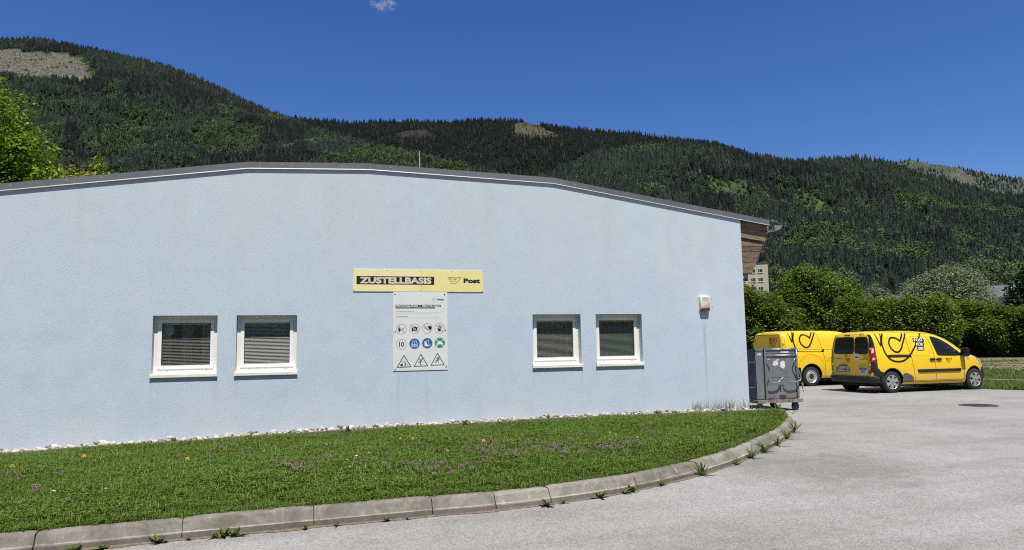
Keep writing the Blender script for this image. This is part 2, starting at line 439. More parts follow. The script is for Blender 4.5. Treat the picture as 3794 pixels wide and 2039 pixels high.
# ---- lawn
EY = 11.68
def lawn_z(x, y):
    # front edge lies on the kerb, back edge on the concrete edging
    return None
def soil_material():
    m, t, b = new_mat('lawn_soil')
    co = world_co(t); n = noise_tex(t, 3, 5, 0.6, co); n2 = noise_tex(t, 60, 3, 0.7, co)
    c = ramp(t, n.outputs[0], [(0.3, (0.035, 0.05, 0.014)), (0.6, (0.05, 0.075, 0.02)), (0.8, (0.10, 0.085, 0.04))])
    t.links.new(c.outputs[0], b.inputs['Base Color']); b.inputs['Roughness'].default_value = 0.95
    bump(t, b, n2.outputs[0], 0.8, 0.03); return m
front = []
for i in range(161):
    p, n = kerb_at(KTOT*i/160 * 0.985); q = p + n*0.15; front.append(q)
mb = MB(); rows = []; NV = 14
lawn_front = []
for i, q in enumerate(front):
    if q.y > EY - 0.02: break
    lawn_front.append(q)
for q in lawn_front:
    # back point: same x on the edging line, gathered towards the building corner on the bend
    bx = min(q.x, 9.02 - 0.0*(9.0-q.x))
    for j in range(NV+1):
        v = j/NV; x = q.x + (bx-q.x)*v; y = q.y + (EY-q.y)*v
        z = 0.135 + (wall_base(x)-0.02-0.135)*v + 0.03*math.sin(PI*v) + 0.02*mnoise.noise((x*0.8, y*0.8, 2))*math.sin(PI*v)
        rows.append((x, y, z))
k = NV+1
mb.raw(rows, [(i*k+j, (i+1)*k+j, (i+1)*k+j+1, i*k+j+1) for i in range(len(lawn_front)-1) for j in range(NV)])
lawn = mb.build('lawn', soil_material(), smooth=60); tag(lawn, kind='structure')
_lx = np.array([q.x for q in lawn_front]); _ly = np.array([q.y for q in lawn_front])
def lawn_front_y(x): return float(np.interp(x, _lx, _ly))
def lawn_height(x, y):
    fy = lawn_front_y(x); v = (y-fy)/max(0.05, EY-fy); v = min(1, max(0, v))
    return 0.135 + (wall_base(x)-0.02-0.135)*v + 0.03*math.sin(PI*v) + 0.02*mnoise.noise((x*0.8, y*0.8, 2))*math.sin(PI*v)

# ---- concrete edging between lawn and gravel: one strip of slabs
edging = empty('concrete_edging', (2, EY, 0.2)); tag(edging, kind='structure')
xs = -9.5; rnd = random.Random(8)
while xs < 8.8:
    x1 = min(8.82, xs + 1.0); mb = MB(); g = 0.004; dz = rnd.uniform(-0.008, 0.008)
    za, zb = wall_base(xs) + 0.03 + dz, wall_base(x1) + 0.03 + dz
    a = [(xs+g-2, EY-EY, -0.2), (xs+g-2, 0, za-0.2), (xs+g-2, 0.055, za-0.2), (xs+g-2, 0.055, -0.2)]
    b_ = [(x1-g-2, 0, -0.2), (x1-g-2, 0, zb-0.2), (x1-g-2, 0.055, zb-0.2), (x1-g-2, 0.055, -0.2)]
    mb.prism(a, b_); o = mb.build('edging_slab', EDGEM, edging); bevel(o, 0.006)
    xs = x1
# ---- gravel strip of single stones
STONEM = None
def stone_material():
    m, t, b = new_mat('limestone')
    oi = nn(t, 'ShaderNodeObjectInfo'); co = obj_co(t); n = noise_tex(t, 14, 4, 0.6, co)
    c = ramp(t, oi.outputs['Random'], [(0.0, (0.34, 0.30, 0.26)), (0.35, (0.56, 0.53, 0.48)), (0.7, (0.46, 0.41, 0.35)), (0.88, (0.2, 0.155, 0.12)), (1.0, (0.16, 0.16, 0.16))])
    c2 = ramp(t, n.outputs[0], [(0.3, (0.72, 0.7, 0.68)), (0.6, (1.05, 1.05, 1.05))])
    t.links.new(mixc(t, 1.0, c.outputs[0], c2.outputs[0], 'MULTIPLY'), b.inputs['Base Color']); b.inputs['Roughness'].default_value = 0.85
    return m
STONEM = stone_material()
def stone_mesh(seed):
    r = random.Random(seed); bm = bmesh.new(); bmesh.ops.create_icosphere(bm, subdivisions=1, radius=0.5)
    s = Vector((r.uniform(0.8, 1.3), r.uniform(0.7, 1.0), r.uniform(0.45, 0.75)))
    for v in bm.verts:
        k = 1 + r.uniform(-0.28, 0.22); v.co = Vector((v.co.x*s.x*k, v.co.y*s.y*k, v.co.z*s.z*k))
    me = bpy.data.meshes.new('stone'); bm.to_mesh(me); bm.free(); me.materials.append(STONEM); return me
gravel = empty('gravel_strip', (2, 11.9, 0.2)); tag(gravel, kind='structure')
mb = MB(); rows = []
for i in range(61):
    x = -9.5 + 18.3*i/60; z = wall_base(x); rows += [(x-2, EY+0.05-11.9, z-0.015-0.2), (x-2, D+0.02-11.9, z+0.005-0.2)]
mb.raw(rows, [(2*i, 2*i+2, 2*i+3, 2*i+1) for i in range(60)])
mb.build('gravel_bed', mat('gravel_bed', (0.26, 0.23, 0.19), 0.95, var=0.5, vscale=40, bmp=0.8, bscale=80), gravel)
SM = [stone_mesh(i) for i in range(8)]
rnd = random.Random(3)
nst = 0; xs = -4.75
while xs < 8.1 and nst < 300:
    for lane in (0, 1):
        if nst >= 300: break
        d = rnd.uniform(0.05, 0.115)*(1 if rnd.random() < 0.82 else 1.45); o = bpy.data.objects.new('stone', SM[rnd.randrange(8)]); C.objects.link(o); o.parent = gravel
        x = xs + rnd.uniform(-0.03, 0.03); y = EY + (0.105 if lane == 0 else 0.24) + rnd.uniform(-0.03, 0.04)
        o.location = (x-2, y-11.9, wall_base(x) + d*0.2 + (0.02 if lane else 0.012) - 0.2); o.rotation_euler = (rnd.uniform(-.4, .4), rnd.uniform(-.4, .4), rnd.uniform(0, 6.3)); o.scale = (d, d, d)
        nst += 1
    xs += 0.086
npr = np.random.default_rng(4); n_ = 2600
gx = npr.uniform(-9, 8.6, n_); gy = npr.uniform(EY+0.08, D-0.03, n_)
gz = np.array([wall_base(x) for x in gx]) + npr.uniform(-0.005, 0.016, n_)
o = scatter('small_stones', np.stack([gx-2, gy-11.9, gz-0.2], 1), npr.uniform(0.025, 0.06, n_), npr.integers(0, 8, n_), npr.uniform(0, 6.28, n_), SM, parent=gravel)
# ================================================================== the delivery building
def stucco_material():
    m, t, b = new_mat('blue_stucco')
    co = world_co(t)
    grain = noise_tex(t, 110, 4, 0.7, co); big = noise_tex(t, 0.55, 4, 0.6, co, 0.3); mid = noise_tex(t, 3.0, 4, 0.6, co)
    vor = nn(t, 'ShaderNodeTexVoronoi'); vor.inputs['Scale'].default_value = 105; t.links.new(co, vor.inputs['Vector'])
    c = ramp(t, big.outputs[0], [(0.25, (0.505, 0.576, 0.640)), (0.5, (0.487, 0.570, 0.660)), (0.8, (0.512, 0.572, 0.622))])
    g = ramp(t, grain.outputs[0], [(0.30, (0.55, 0.58, 0.63)), (0.46, (1, 1, 1)), (0.7, (1.14, 1.13, 1.11))])
    c2 = mixc(t, 0.6, c.outputs[0], g.outputs[0], 'MULTIPLY')
    md = ramp(t, mid.outputs[0], [(0.3, (0.95, 0.955, 0.96)), (0.6, (1.02, 1.02, 1.015))])
    c3 = mixc(t, 1.0, c2, md.outputs[0], 'MULTIPLY')
    sep = nn(t, 'ShaderNodeSeparateXYZ'); t.links.new(co, sep.inputs[0])
    # greyish weathering on the upper wall
    up = nn(t, 'ShaderNodeMapRange'); up.inputs['From Min'].default_value = 1.9; up.inputs['From Max'].default_value = 4.2; t.links.new(sep.outputs[2], up.inputs['Value'])
    mpw = nn(t, 'ShaderNodeMapping'); mpw.inputs['Scale'].default_value = (1.1, 1, 0.35); t.links.new(co, mpw.inputs[0])
    wn_ = noise_tex(t, 1.3, 5, 0.65, mpw.outputs[0])
    wf = math_n(t, 'MULTIPLY', up.outputs[0], ramp(t, wn_.outputs[0], [(0.35, (0.1, 0.1, 0.1)), (0.7, (0.85, 0.85, 0.85))]).outputs[0])
    c4 = mixc(t, math_n(t, 'MULTIPLY', wf, 0.75), c3, (0.535, 0.57, 0.56))
    # pale lime bloom and splash dirt along the foot
    lo = nn(t, 'ShaderNodeMapRange'); lo.inputs['From Min'].default_value = 0.75; lo.inputs['From Max'].default_value = 0.15; t.links.new(sep.outputs[2], lo.inputs['Value'])
    lf = math_n(t, 'MULTIPLY', lo.outputs[0], ramp(t, wn_.outputs[0], [(0.4, (0, 0, 0)), (0.65, (0.6, 0.6, 0.6))]).outputs[0])
    c5 = mixc(t, lf, c4, (0.60, 0.61, 0.60))
    # run-off stains: one brown streak below the siren, fainter ones under the notice board
    def streak(x0, w, z0, z1, k, colr, cur):
        dx = math_n(t, 'ABSOLUTE', math_n(t, 'ADD', math_n(t, 'SUBTRACT', sep.outputs[0], x0), math_n(t, 'MULTIPLY', math_n(t, 'SUBTRACT', mid.outputs[0], 0.5), 0.05)))
        a = nn(t, 'ShaderNodeMapRange'); a.inputs['From Min'].default_value = w; a.inputs['From Max'].default_value = 0.0; t.links.new(dx, a.inputs['Value'])
        zt = nn(t, 'ShaderNodeMapRange'); zt.inputs['From Min'].default_value = z1; zt.inputs['From Max'].default_value = z1-0.15; t.links.new(sep.outputs[2], zt.inputs['Value'])
        zb = nn(t, 'ShaderNodeMapRange'); zb.inputs['From Min'].default_value = z0; zb.inputs['From Max'].default_value = z0+0.7*(z1-z0); t.links.new(sep.outputs[2], zb.inputs['Value'])
        fct = math_n(t, 'MULTIPLY', math_n(t, 'MULTIPLY', a.outputs[0], zt.outputs[0]), math_n(t, 'MULTIPLY', zb.outputs[0], math_n(t, 'MULTIPLY', grain.outputs[0], k)))
        return mixc(t, fct, cur, colr)
    c6 = streak(7.395, 0.045, 0.3, 1.95, 1.0, (0.33, 0.27, 0.21), c5)
    c6 = streak(1.47, 0.035, 0.2, 1.13, 0.8, (0.42, 0.43, 0.40), c6)
    c6 = streak(1.95, 0.05, 0.2, 1.13, 0.7, (0.42, 0.43, 0.40), c6)
    c6 = streak(8.22, 0.05, 0.6, 2.6, 0.35, (0.48, 0.50, 0.50), c6)
    c6 = streak(4.4, 0.2, 0.2, 1.15, 0.3, (0.55, 0.57, 0.58), c6)
    for k_, xw in enumerate((-2.33, -1.41, -1.10, -0.2, 3.9, 4.81, 5.13, 6.05)): c6 = streak(xw, 0.03 + 0.008*(k_ % 3), 0.55 + 0.08*(k_ % 4), 1.14, 0.5, (0.40, 0.42, 0.41), c6)
    for k_, xw in enumerate((-3.4, -2.0, 0.35, 1.7, 3.1, 5.4, 6.7, 7.6)): c6 = streak(xw, 0.10 + 0.05*(k_ % 3), 2.6 - 0.2*(k_ % 3), 4.5 - (0.25 if k_ in (0, 5) else 0.55 if k_ > 5 else 0), 0.42, (0.46, 0.48, 0.46), c6)
    t.links.new(c6, b.inputs['Base Color']); b.inputs['Roughness'].default_value = 0.92; b.inputs['Specular IOR Level'].default_value = 0.15
    h = math_n(t, 'ADD', math_n(t, 'MULTIPLY', vor.outputs['Distance'], 0.8), grain.outputs[0])
    bump(t, b, h, 0.55, 0.005)
    return m
STUCCO = stucco_material()
WALLTOP = [(-9.5, 3.118), (-4.486, 3.997), (-0.986, 4.537), (0.95, 4.623), (4.335, 4.545), (8.315, 4.0)]
WINS = [(-2.337, -1.399), (-1.115, -0.183), (3.888, 4.818), (5.118, 6.058)]
WZ0, WZ1 = 1.165, 2.094
XL, XR = -9.5, 8.315
REV = 0.30
bld = empty('delivery_building', (2.0, D, 0.0)); BX, BY = 2.0, D
def loc(v): return [(p[0]-BX, p[1]-BY, p[2]) for p in v]
mb = MB()
xs = sorted(set([XL, XR] + [p[0] for p in WALLTOP] + [e for w in WINS for e in w] + [2.4]))
for a, b_ in zip(xs, xs[1:]):
    if b_-a < 1e-4: continue
    ta, tb = interp(a, WALLTOP), interp(b_, WALLTOP); m_ = (a+b_)/2
    inw = any(w[0] < m_ < w[1] for w in WINS)
    if inw:
        mb.face(loc([(a, D, -0.1), (b_, D, -0.1), (b_, D, WZ0), (a, D, WZ0)])); mb.face(loc([(a, D, WZ1), (b_, D, WZ1), (b_, D, tb), (a, D, ta)]))
        for q in ([(a, D, WZ1), (a, D+REV, WZ1), (b_, D+REV, WZ1), (b_, D, WZ1)], [(a, D, WZ0), (b_, D, WZ0), (b_, D+REV, WZ0), (a, D+REV, WZ0)],
                  *([[(a, D, WZ0), (a, D+REV, WZ0), (a, D+REV, WZ1), (a, D, WZ1)]] if any(abs(a-w[0]) < 1e-5 for w in WINS) else []), *([[(b_, D, WZ0), (b_, D, WZ1), (b_, D+REV, WZ1), (b_, D+REV, WZ0)]] if any(abs(b_-w[1]) < 1e-5 for w in WINS) else [])): mb.face(loc(q))
    else: mb.face(loc([(a, D, -0.1), (b_, D, -0.1), (b_, D, tb), (a, D, ta)]))
YB = D + 16
mb.face(loc([(XR, D, -0.1), (XR, YB, -0.1), (XR, YB, WALLTOP[-1][1]), (XR, D, WALLTOP[-1][1])]))
mb.face(loc([(XL, YB, -0.1), (XL, D, -0.1), (XL, D, WALLTOP[0][1]), (XL, YB, WALLTOP[0][1])]))
mb.face(loc([(XR, YB, -0.1), (XL, YB, -0.1)] + [(p[0], YB, p[1]) for p in WALLTOP]))
mb.build('wall', STUCCO, bld, smooth=30)
# inside: a plain office behind the windows
mb = MB()
for a, b_ in zip(xs, xs[1:]):
    if b_-a < 1e-4: continue
    m_ = (a+b_)/2
    if any(w[0] < m_ < w[1] for w in WINS):
        mb.face(loc([(a, D+REV, 0.2), (b_, D+REV, 0.2), (b_, D+REV, WZ0), (a, D+REV, WZ0)])); mb.face(loc([(a, D+REV, WZ1), (b_, D+REV, WZ1), (b_, D+REV, 2.9), (a, D+REV, 2.9)]))
    else: mb.face(loc([(a, D+REV, 0.2), (b_, D+REV, 0.2), (b_, D+REV, 2.9), (a, D+REV, 2.9)]))
YI = D + 4.5
for q in ([(XL, D+REV, 0.2), (XR-0.3, D+REV, 0.2), (XR-0.3, YI, 0.2), (XL, YI, 0.2)], [(XL, D+REV, 2.9), (XR-0.3, D+REV, 2.9), (XR-0.3, YI, 2.9), (XL, YI, 2.9)],
          [(XL, YI, 0.2), (XR-0.3, YI, 0.2), (XR-0.3, YI, 2.9), (XL, YI, 2.9)], [(1.8, D+REV, 0.2), (1.8, YI, 0.2), (1.8, YI, 2.9), (1.8, D+REV, 2.9)]): mb.face(loc(q))
mb.build('interior', mat('office_paint', (0.42, 0.42, 0.40), 0.8, vscale=1.5), bld)
# ---- windows
PVC = mat('white_frame', (0.78, 0.765, 0.70), 0.35, var=0.05, vscale=3)
PVC2 = mat('white_sash', (0.83, 0.83, 0.82), 0.3, var=0.04, vscale=3)
SILLM = mat('sill_enamel', (0.74, 0.71, 0.64), 0.4, var=0.08, vscale=4)
GASK = mat('gasket', (0.015, 0.015, 0.015), 0.6)
def glass_material(name, tint, refl=1.0):
    m = bpy.data.materials.new(name); m.use_nodes = True; t = m.node_tree; t.nodes.remove(t.nodes['Principled BSDF'])
    tr = t.nodes.new('ShaderNodeBsdfTransparent'); tr.inputs[0].default_value = (*tint, 1)
    gl = t.nodes.new('ShaderNodeBsdfGlossy'); gl.inputs['Roughness'].default_value = 0.015
    lw = t.nodes.new('ShaderNodeLayerWeight'); lw.inputs[0].default_value = 0.5
    fr = math_n(t, 'ADD', math_n(t, 'MULTIPLY', math_n(t, 'POWER', lw.outputs['Facing'], 5.0), 0.95), 0.045)
    mx = t.nodes.new('ShaderNodeMixShader'); t.links.new(math_n(t, 'MULTIPLY', fr, refl), mx.inputs[0])
    t.links.new(tr.outputs[0], mx.inputs[1]); t.links.new(gl.outputs[0], mx.inputs[2]); t.links.new(mx.outputs[0], t.nodes['Material Output'].inputs[0])
    return m
GLASS = glass_material('window_glass', (0.88, 0.89, 0.88), 1.2)
GLASS_G = glass_material('tinted_window_glass', (0.74, 0.77, 0.75), 1.4)
SLAT = mat('blind_slat', (0.62, 0.61, 0.57), 0.5, var=0.04)
FR = 0.125          # the frame's front face lies this far behind the wall
def ring(mb, x0, x1, z0, z1, w, y0, y1):
    """four mitred bars round a rectangle"""
    o_ = [(x0, z0), (x1, z0), (x1, z1), (x0, z1)]; i_ = [(x0+w, z0+w), (x1-w, z0+w), (x1-w, z1-w), (x0+w, z1-w)]
    for k in range(4):
        a, b_, c_, d_ = o_[k], o_[(k+1) % 4], i_[(k+1) % 4], i_[k]
        mb.prism([(p[0], y0, p[1]) for p in (a, b_, c_, d_)], [(p[0], y1, p[1]) for p in (a, b_, c_, d_)])
win_lab = ['white window with open slatted blind, leftmost in the wall', 'white window with half closed bright blind, second from the left',
           'white window beside the notice board, pale thin blind and curtain', 'white window nearest the alarm siren, grey green closed blind']
for wi, (x0, x1) in enumerate(WINS):
    cxw = (x0+x1)/2; w = empty('window', ((cxw-BX), 0, WZ0)); w.parent = bld; w['label'] = win_lab[wi]
    h = (x1-x0)/2
    zt = WZ1-WZ0
    y = FR
    mb = MB(); ring(mb, -h+0.002, h-0.002, 0.03, zt-0.002, 0.068, y, y+0.075); bevel(mb.build('frame', PVC, w), 0.004)
    mb = MB(); ring(mb, -h+0.058, h-0.058, 0.088, zt-0.058, 0.055, y-0.012, y+0.06); bevel(mb.build('sash', PVC2, w), 0.005)
    gx, g0, g1 = h-0.112, 0.142, zt-0.112
    mb = MB(); ring(mb, -gx-0.003, gx+0.003, g0-0.003, g1+0.003, 0.007, y+0.006, y+0.012); mb.build('gasket', GASK, w)
    mb = MB(); mb.box(-gx, gx, y+0.014, y+0.020, g0, g1); mb.build('pane', GLASS_G if wi == 3 else GLASS, w)
    # drain caps
    for sx in (-h+0.20, h-0.17):
        mb = MB(); mb.box(sx-0.018, sx+0.018, y-0.003, y+0.001, 0.050, 0.056); mb.build('drain_cap', mat('drain_grey', (0.2, 0.2, 0.19), 0.6), w)
    # sill
    mb = MB(); a, b_ = -h-0.012, h+0.012
    prof = [(y+0.02, 0.032), (-0.026, 0.010), (-0.034, 0.006), (-0.034, -0.036), (-0.028, -0.036), (-0.028, 0.0), (y+0.02, 0.018)]
    mb.prism([(a, p[0], p[1]) for p in prof], [(b_, p[0], p[1]) for p in prof])
    for e in (a, b_): mb.box(e-0.006, e+0.006, -0.036, y, -0.038, 0.042)
    mb.build('sill', SILLM, w, smooth=30)
    # venetian blind
    tilt = [10, 32, 8, 50][wi]; pitch = [0.0232, 0.0228, 0.0205, 0.0212][wi]; wd = [0.018, 0.025, 0.017, 0.024][wi]
    mb = MB(); mb.box(-gx+0.004, gx-0.004, y+0.030, y+0.055, g1-0.03, g1-0.004); mb.build('head_rail', SLAT, w)
    sm = MB(); n_ = 5; vs = []
    for e in (-gx+0.006, gx-0.006):
        for k in range(n_):
            t_ = k/(n_-1)-0.5; yy = t_*wd; zz = 0.0035*(1-4*t_*t_); ca, sa = math.cos(rad(tilt)), math.sin(rad(tilt))
            vs.append((e, yy*ca - zz*sa, yy*sa + zz*ca))
    sm.raw(vs, [(k, k+1, n_+k+1, n_+k) for k in range(n_-1)])
    first = sm.build('slat', [mat('slat_dull', (0.40, 0.40, 0.375), 0.5), SLAT, mat('slat_dull', (0.40, 0.40, 0.375), 0.5), mat('slat_grey', (0.33, 0.34, 0.315), 0.5)][wi], w, smooth=60); z_ = g1-0.045; r2 = random.Random(wi)
    first.location = (0, y+0.045, z_)
    z_ -= pitch
    while z_ > g0 + 0.012:
        o = first.copy(); C.objects.link(o); o.location = (0, y+0.045, z_ + r2.uniform(-.0008, .0008)); o.rotation_euler = (r2.uniform(-0.05, 0.05), r2.uniform(-0.003, 0.003), 0); z_ -= pitch
    mb = MB(); mb.box(-gx+0.006, gx-0.006, y+0.036, y+0.054, g0+0.001, g0+0.011); mb.build('bottom_rail', SLAT, w)
    for sx in (-gx*0.66, -0.02, gx*0.7):
        mb = MB(); mb.tube([(sx, y+0.032, g0+0.01), (sx, y+0.032, g1-0.03)], 0.0012, 5); mb.build('ladder_cord', SLAT, w)
# pleated curtains and two round lamps in the rooms behind
CURT = mat('curtain_cloth', (0.36, 0.38, 0.36), 0.9)
for k, (xa, xb) in enumerate(((-2.3, -1.35), (3.9, 4.8))):
    mb = MB(); rows = []
    for i in range(61):
        x = xa + (xb-xa)*i/60; yy = D + 0.42 + 0.035*math.sin(i*0.9) + 0.015*math.sin(i*0.37); rows += [(x-BX, yy-BY, 1.0), (x-BX, yy-BY, 2.3)]
    mb.raw(rows, [(2*i, 2*i+2, 2*i+3, 2*i+1) for i in range(60) if (i//10) % 2 == 0 or k == 1]); mb.build('curtain', CURT, bld, smooth=60)
LAMP = mat('lamp_disc', (0.8, 0.8, 0.78), 0.5)
for (x, z) in ((-2.17, 1.86), (5.27, 1.87)):
    mb = MB(); mb.lathe([(0.001, 0.0), (0.075, -0.006), (0.098, 0.006), (0.1, 0.02), (0.001, 0.03)], 28, (0, 0, 0), 'y'); o = mb.build('wall_lamp', LAMP, bld, smooth=40); o.location = (x-BX, FR+0.115, z); o.scale = (0.95, 1, 1.15)
    o.rotation_euler = (0, rad(25), 0)
# ---- roof: facets with a sheet metal fascia
ZINC = None
def zinc_material():
    m, t, b = new_mat('fascia_sheet')
    co = world_co(t); n = noise_tex(t, 1.2, 5, 0.6, co)
    mp = nn(t, 'ShaderNodeMapping'); mp.inputs['Scale'].default_value = (22, 22, 1.2); t.links.new(co, mp.inputs[0]); n2 = noise_tex(t, 1.0, 3, 0.6, mp.outputs[0])
    c = ramp(t, n.outputs[0], [(0.3, (0.125, 0.132, 0.138)), (0.7, (0.17, 0.178, 0.183))])
    s_ = ramp(t, n2.outputs[0], [(0.66, (0, 0, 0)), (0.74, (1, 1, 1))])
    t.links.new(mixc(t, math_n(t, 'MULTIPLY', s_.outputs[0], 0.4), c.outputs[0], (0.36, 0.37, 0.37)), b.inputs['Base Color'])
    b.inputs['Roughness'].default_value = 0.5; b.inputs['Metallic'].default_value = 0.25
    return m
ZINC = zinc_material()
DRIP = mat('drip_edge', (0.58, 0.59, 0.59), 0.4, 0.4, var=0.06)
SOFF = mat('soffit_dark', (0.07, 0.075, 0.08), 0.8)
RT_TOP = [(-10.0, 3.133), (-4.486, 4.087), (-0.986, 4.627), (0.95, 4.713), (4.335, 4.635), (8.989, 3.998)]
roof = empty('roof', (0, -0.022, 4.0)); roof.parent = bld
def rl(x, y, z): return (x-BX, y-(D-0.022), z-4.0)
YF = D - 0.022
mb = MB(); mbs = MB()
for (a, za), (b_, zb) in zip(RT_TOP, RT_TOP[1:]):
    mb.face([rl(a, YF+0.01, za-0.002), rl(b_, YF+0.01, zb-0.002), rl(b_, YB+0.3, zb-0.002), rl(a, YB+0.3, za-0.002)])
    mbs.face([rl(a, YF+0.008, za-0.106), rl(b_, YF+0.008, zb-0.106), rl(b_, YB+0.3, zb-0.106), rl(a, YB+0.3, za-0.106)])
mb.build('roof_sheet', ZINC, roof); mbs.build('soffit', SOFF, roof)
joints = [-10.0, -8.0, -6.0, -3.87, -2.92, -0.986, 0.95, 2.37, 4.335, 5.95, 7.46, 8.989]
H_ = 0.103
for a, b_ in zip(joints, joints[1:]):
    pts = [a] + [p[0] for p in RT_TOP if a+1e-3 < p[0] < b_-1e-3] + [b_]
    mb = MB()
    for p, q in zip(pts, pts[1:]):
        zp, zq = interp(p, RT_TOP), interp(q, RT_TOP); p2 = p + (0.003 if p == a else 0); q2 = q - (0.003 if q == b_ else 0)
        mb.prism([rl(p2, YF, zp-H_), rl(q2, YF, zq-H_), rl(q2, YF, zq), rl(p2, YF, zp)], [rl(p2, YF+0.006, zp-H_), rl(q2, YF+0.006, zq-H_), rl(q2, YF+0.006, zq), rl(p2, YF+0.006, zp)])
    fp = mb.build('fascia_panel', ZINC, roof)
    mb = MB()
    for p, q in zip(pts, pts[1:]):
        zp, zq = interp(p, RT_TOP), interp(q, RT_TOP)
        a4 = [rl(p, YF-0.010, zp-H_-0.014), rl(p, YF-0.007, zp-H_-0.001), rl(p, YF+0.002, zp-H_+0.002), rl(p, YF+0.002, zp-H_-0.008)]
        b4 = [rl(q, YF-0.010, zq-H_-0.014), rl(q, YF-0.007, zq-H_-0.001), rl(q, YF+0.002, zq-H_+0.002), rl(q, YF+0.002, zq-H_-0.008)]
        mb.prism(a4, b4)
    mb.build('drip_edge', DRIP, roof)
    # cover strip over the joint and a few screws
    mb = MB(); z = interp(b_, RT_TOP)
    if b_ < 8.95:
        mb.box(b_-BX-0.02, b_-BX+0.02, -0.004, 0.001, z-4.0-H_+0.006, z-4.0-0.002); mb.build('cover_strip', ZINC, roof)
    n_ = max(2, int((b_-a)/0.72))
    for k in range(n_):
        x = a + (b_-a)*(k+0.55)/n_; z = interp(x, RT_TOP); mb = MB(); mb.lathe([(0.001, -0.005), (0.008, -0.004), (0.009, 0.0)], 8, rl(x, YF-0.001, z-0.045), 'y'); mb.build('screw', DRIP, roof)
# dark gap between wall and fascia
# ---- eave bracket of weathered planks at the right hand corner
def wood_material():
    m, t, b = new_mat('weathered_planks')
    co = obj_co(t); mp = nn(t, 'ShaderNodeMapping'); mp.inputs['Scale'].default_value = (3, 3, 40); t.links.new(co, mp.inputs[0])
    n = noise_tex(t, 1.6, 6, 0.65, mp.outputs[0], 0.8); oi = nn(t, 'ShaderNodeObjectInfo')
    c = ramp(t, n.outputs[0], [(0.28, (0.05, 0.034, 0.022)), (0.5, (0.20, 0.15, 0.105)), (0.72, (0.42, 0.34, 0.26))])
    c2 = ramp(t, oi.outputs['Random'], [(0, (0.55, 0.5, 0.48)), (1, (1.15, 1.05, 0.95))])
    t.links.new(mixc(t, 1.0, c.outputs[0], c2.outputs[0], 'MULTIPLY'), b.inputs['Base Color']); b.inputs['Roughness'].default_value = 0.85
    bump(t, b, n.outputs[0], 0.6, 0.01); return m
WOOD = wood_material()
br = empty('eave_bracket', (8.39-BX, 0.08, 2.9)); br.parent = bld
def plank(poly, y0, y1, name='plank'):
    mb = MB(); mb.prism([(p[0]-8.39, y0, p[1]-2.9) for p in poly], [(p[0]-8.39, y1, p[1]-2.9) for p in poly]); bevel(mb.build(name, WOOD, br), 0.004)
# upper planks follow the roof pitch, lower ones lie level; the outer edge slopes back to the wall
def right_edge(z): return interp(z, [(2.905, 8.60), (3.56, 8.935), (3.78, 9.02), (3.93, 9.035)])
sl = (3.91-4.00)/(9.03-8.33)
for k in range(3):
    z1 = 3.975 - 0.112*k; z0 = z1 - 0.106
    xr1, xr0 = right_edge(z1 + sl*0.65), right_edge(z0 + sl*0.65)
    yo = [-0.005, 0.006, -0.002][k]
    plank([(8.318, z0), (xr0, z0 + sl*(xr0-8.33)), (xr1, z1 + sl*(xr1-8.33)), (8.318, z1)], yo, 0.26)
plank([(8.318, 3.57), (8.86, 3.49), (8.93, 3.545), (8.318, 3.632)], 0.05, 0.26, 'filler_board')
zz = 3.575
for k in range(6):
    z0 = zz-0.106; x1 = right_edge(zz) if zz < 3.56 else 8.90; x0 = right_edge(z0)
    cut = sl if k == 0 else 0
    plank([(8.322, z0), (x0, z0), (x1, zz + cut*0.55), (8.322, zz)], 0.022 + 0.004*(k % 2), 0.26)
    zz -= 0.112
mb = MB(); mb.box(-0.07, 0.2, 0.09, 0.24, -0.0, 1.0)
mb.build('post', mat('dark_timber', (0.06, 0.045, 0.035), 0.9), br)
for (px_, pz_) in ((8.93, 3.74), (8.86, 3.36), (8.72, 3.06), (8.66, 3.24)):
    mb = MB(); mb.lathe([(0.001, 0.010), (0.013, 0.011), (0.015, 0.016)], 8, (px_-8.39, 0.0, pz_-2.9), 'y'); mb.build('bolt', mat('bolt_zinc', (0.45, 0.45, 0.44), 0.4, 0.8), br)
# long timber wall plate that carries the eave along the side
mb = MB(); mb.prism([(8.318-BX, 0.36, 2.92), (8.58-BX, 0.36, 2.92), (9.0-BX, 0.36, 3.85), (8.318-BX, 0.36, 3.93)], [(8.318-BX, 15.8, 2.92), (8.58-BX, 15.8, 2.92), (9.0-BX, 15.8, 3.85), (8.318-BX, 15.8, 3.93)])
mb.build('eave_lining', WOOD, bld)
# half round gutter seen end on, with its bracket and the wire
GUT = mat('gutter_zinc', (0.42, 0.44, 0.45), 0.35, 0.7, var=0.1)
gut = empty('gutter', (9.155-BX, -0.06, 3.885)); gut.parent = bld
mb = MB(); prof = [(0.092*math.cos(a), 0.092*math.sin(a)) for a in np.linspace(PI, 2*PI, 15)]
r0 = [(p[0], 0, p[1]) for p in prof]; r1 = [(p[0], 16.3, p[1]) for p in prof]
mb.raw(r0+r1, [(i, i+1, 15+i+1, 15+i) for i in range(14)]); mb.tube([(0.092, 0, 0.004), (0.092, 16.3, 0.004)], 0.009, 8); mb.build('trough', GUT, gut, smooth=50)
mb = MB(); mb.raw(r0 + [(p[0], 0.004, p[1]) for p in prof], [tuple(range(15)), tuple(range(15, 30))]); mb.build('end_cap', GUT, gut)
mb = MB(); mb.tube([(-0.15, 0.12, -0.12), (-0.04, 0.12, -0.105), (0.06, 0.12, -0.085), (0.10, 0.12, -0.02), (0.10, 0.12, 0.03)], 0.009, 6); mb.build('bracket', GUT, gut, smooth=60)
mb = MB(); mb.tube([(-0.11, 0.05, 0.11), (-0.05, 0.05, 0.10), (0.03, 0.05, 0.075), (0.085, 0.05, 0.05), (0.10, 0.05, 0.0)], 0.005, 5); mb.build('earth_wire', GUT, gut)
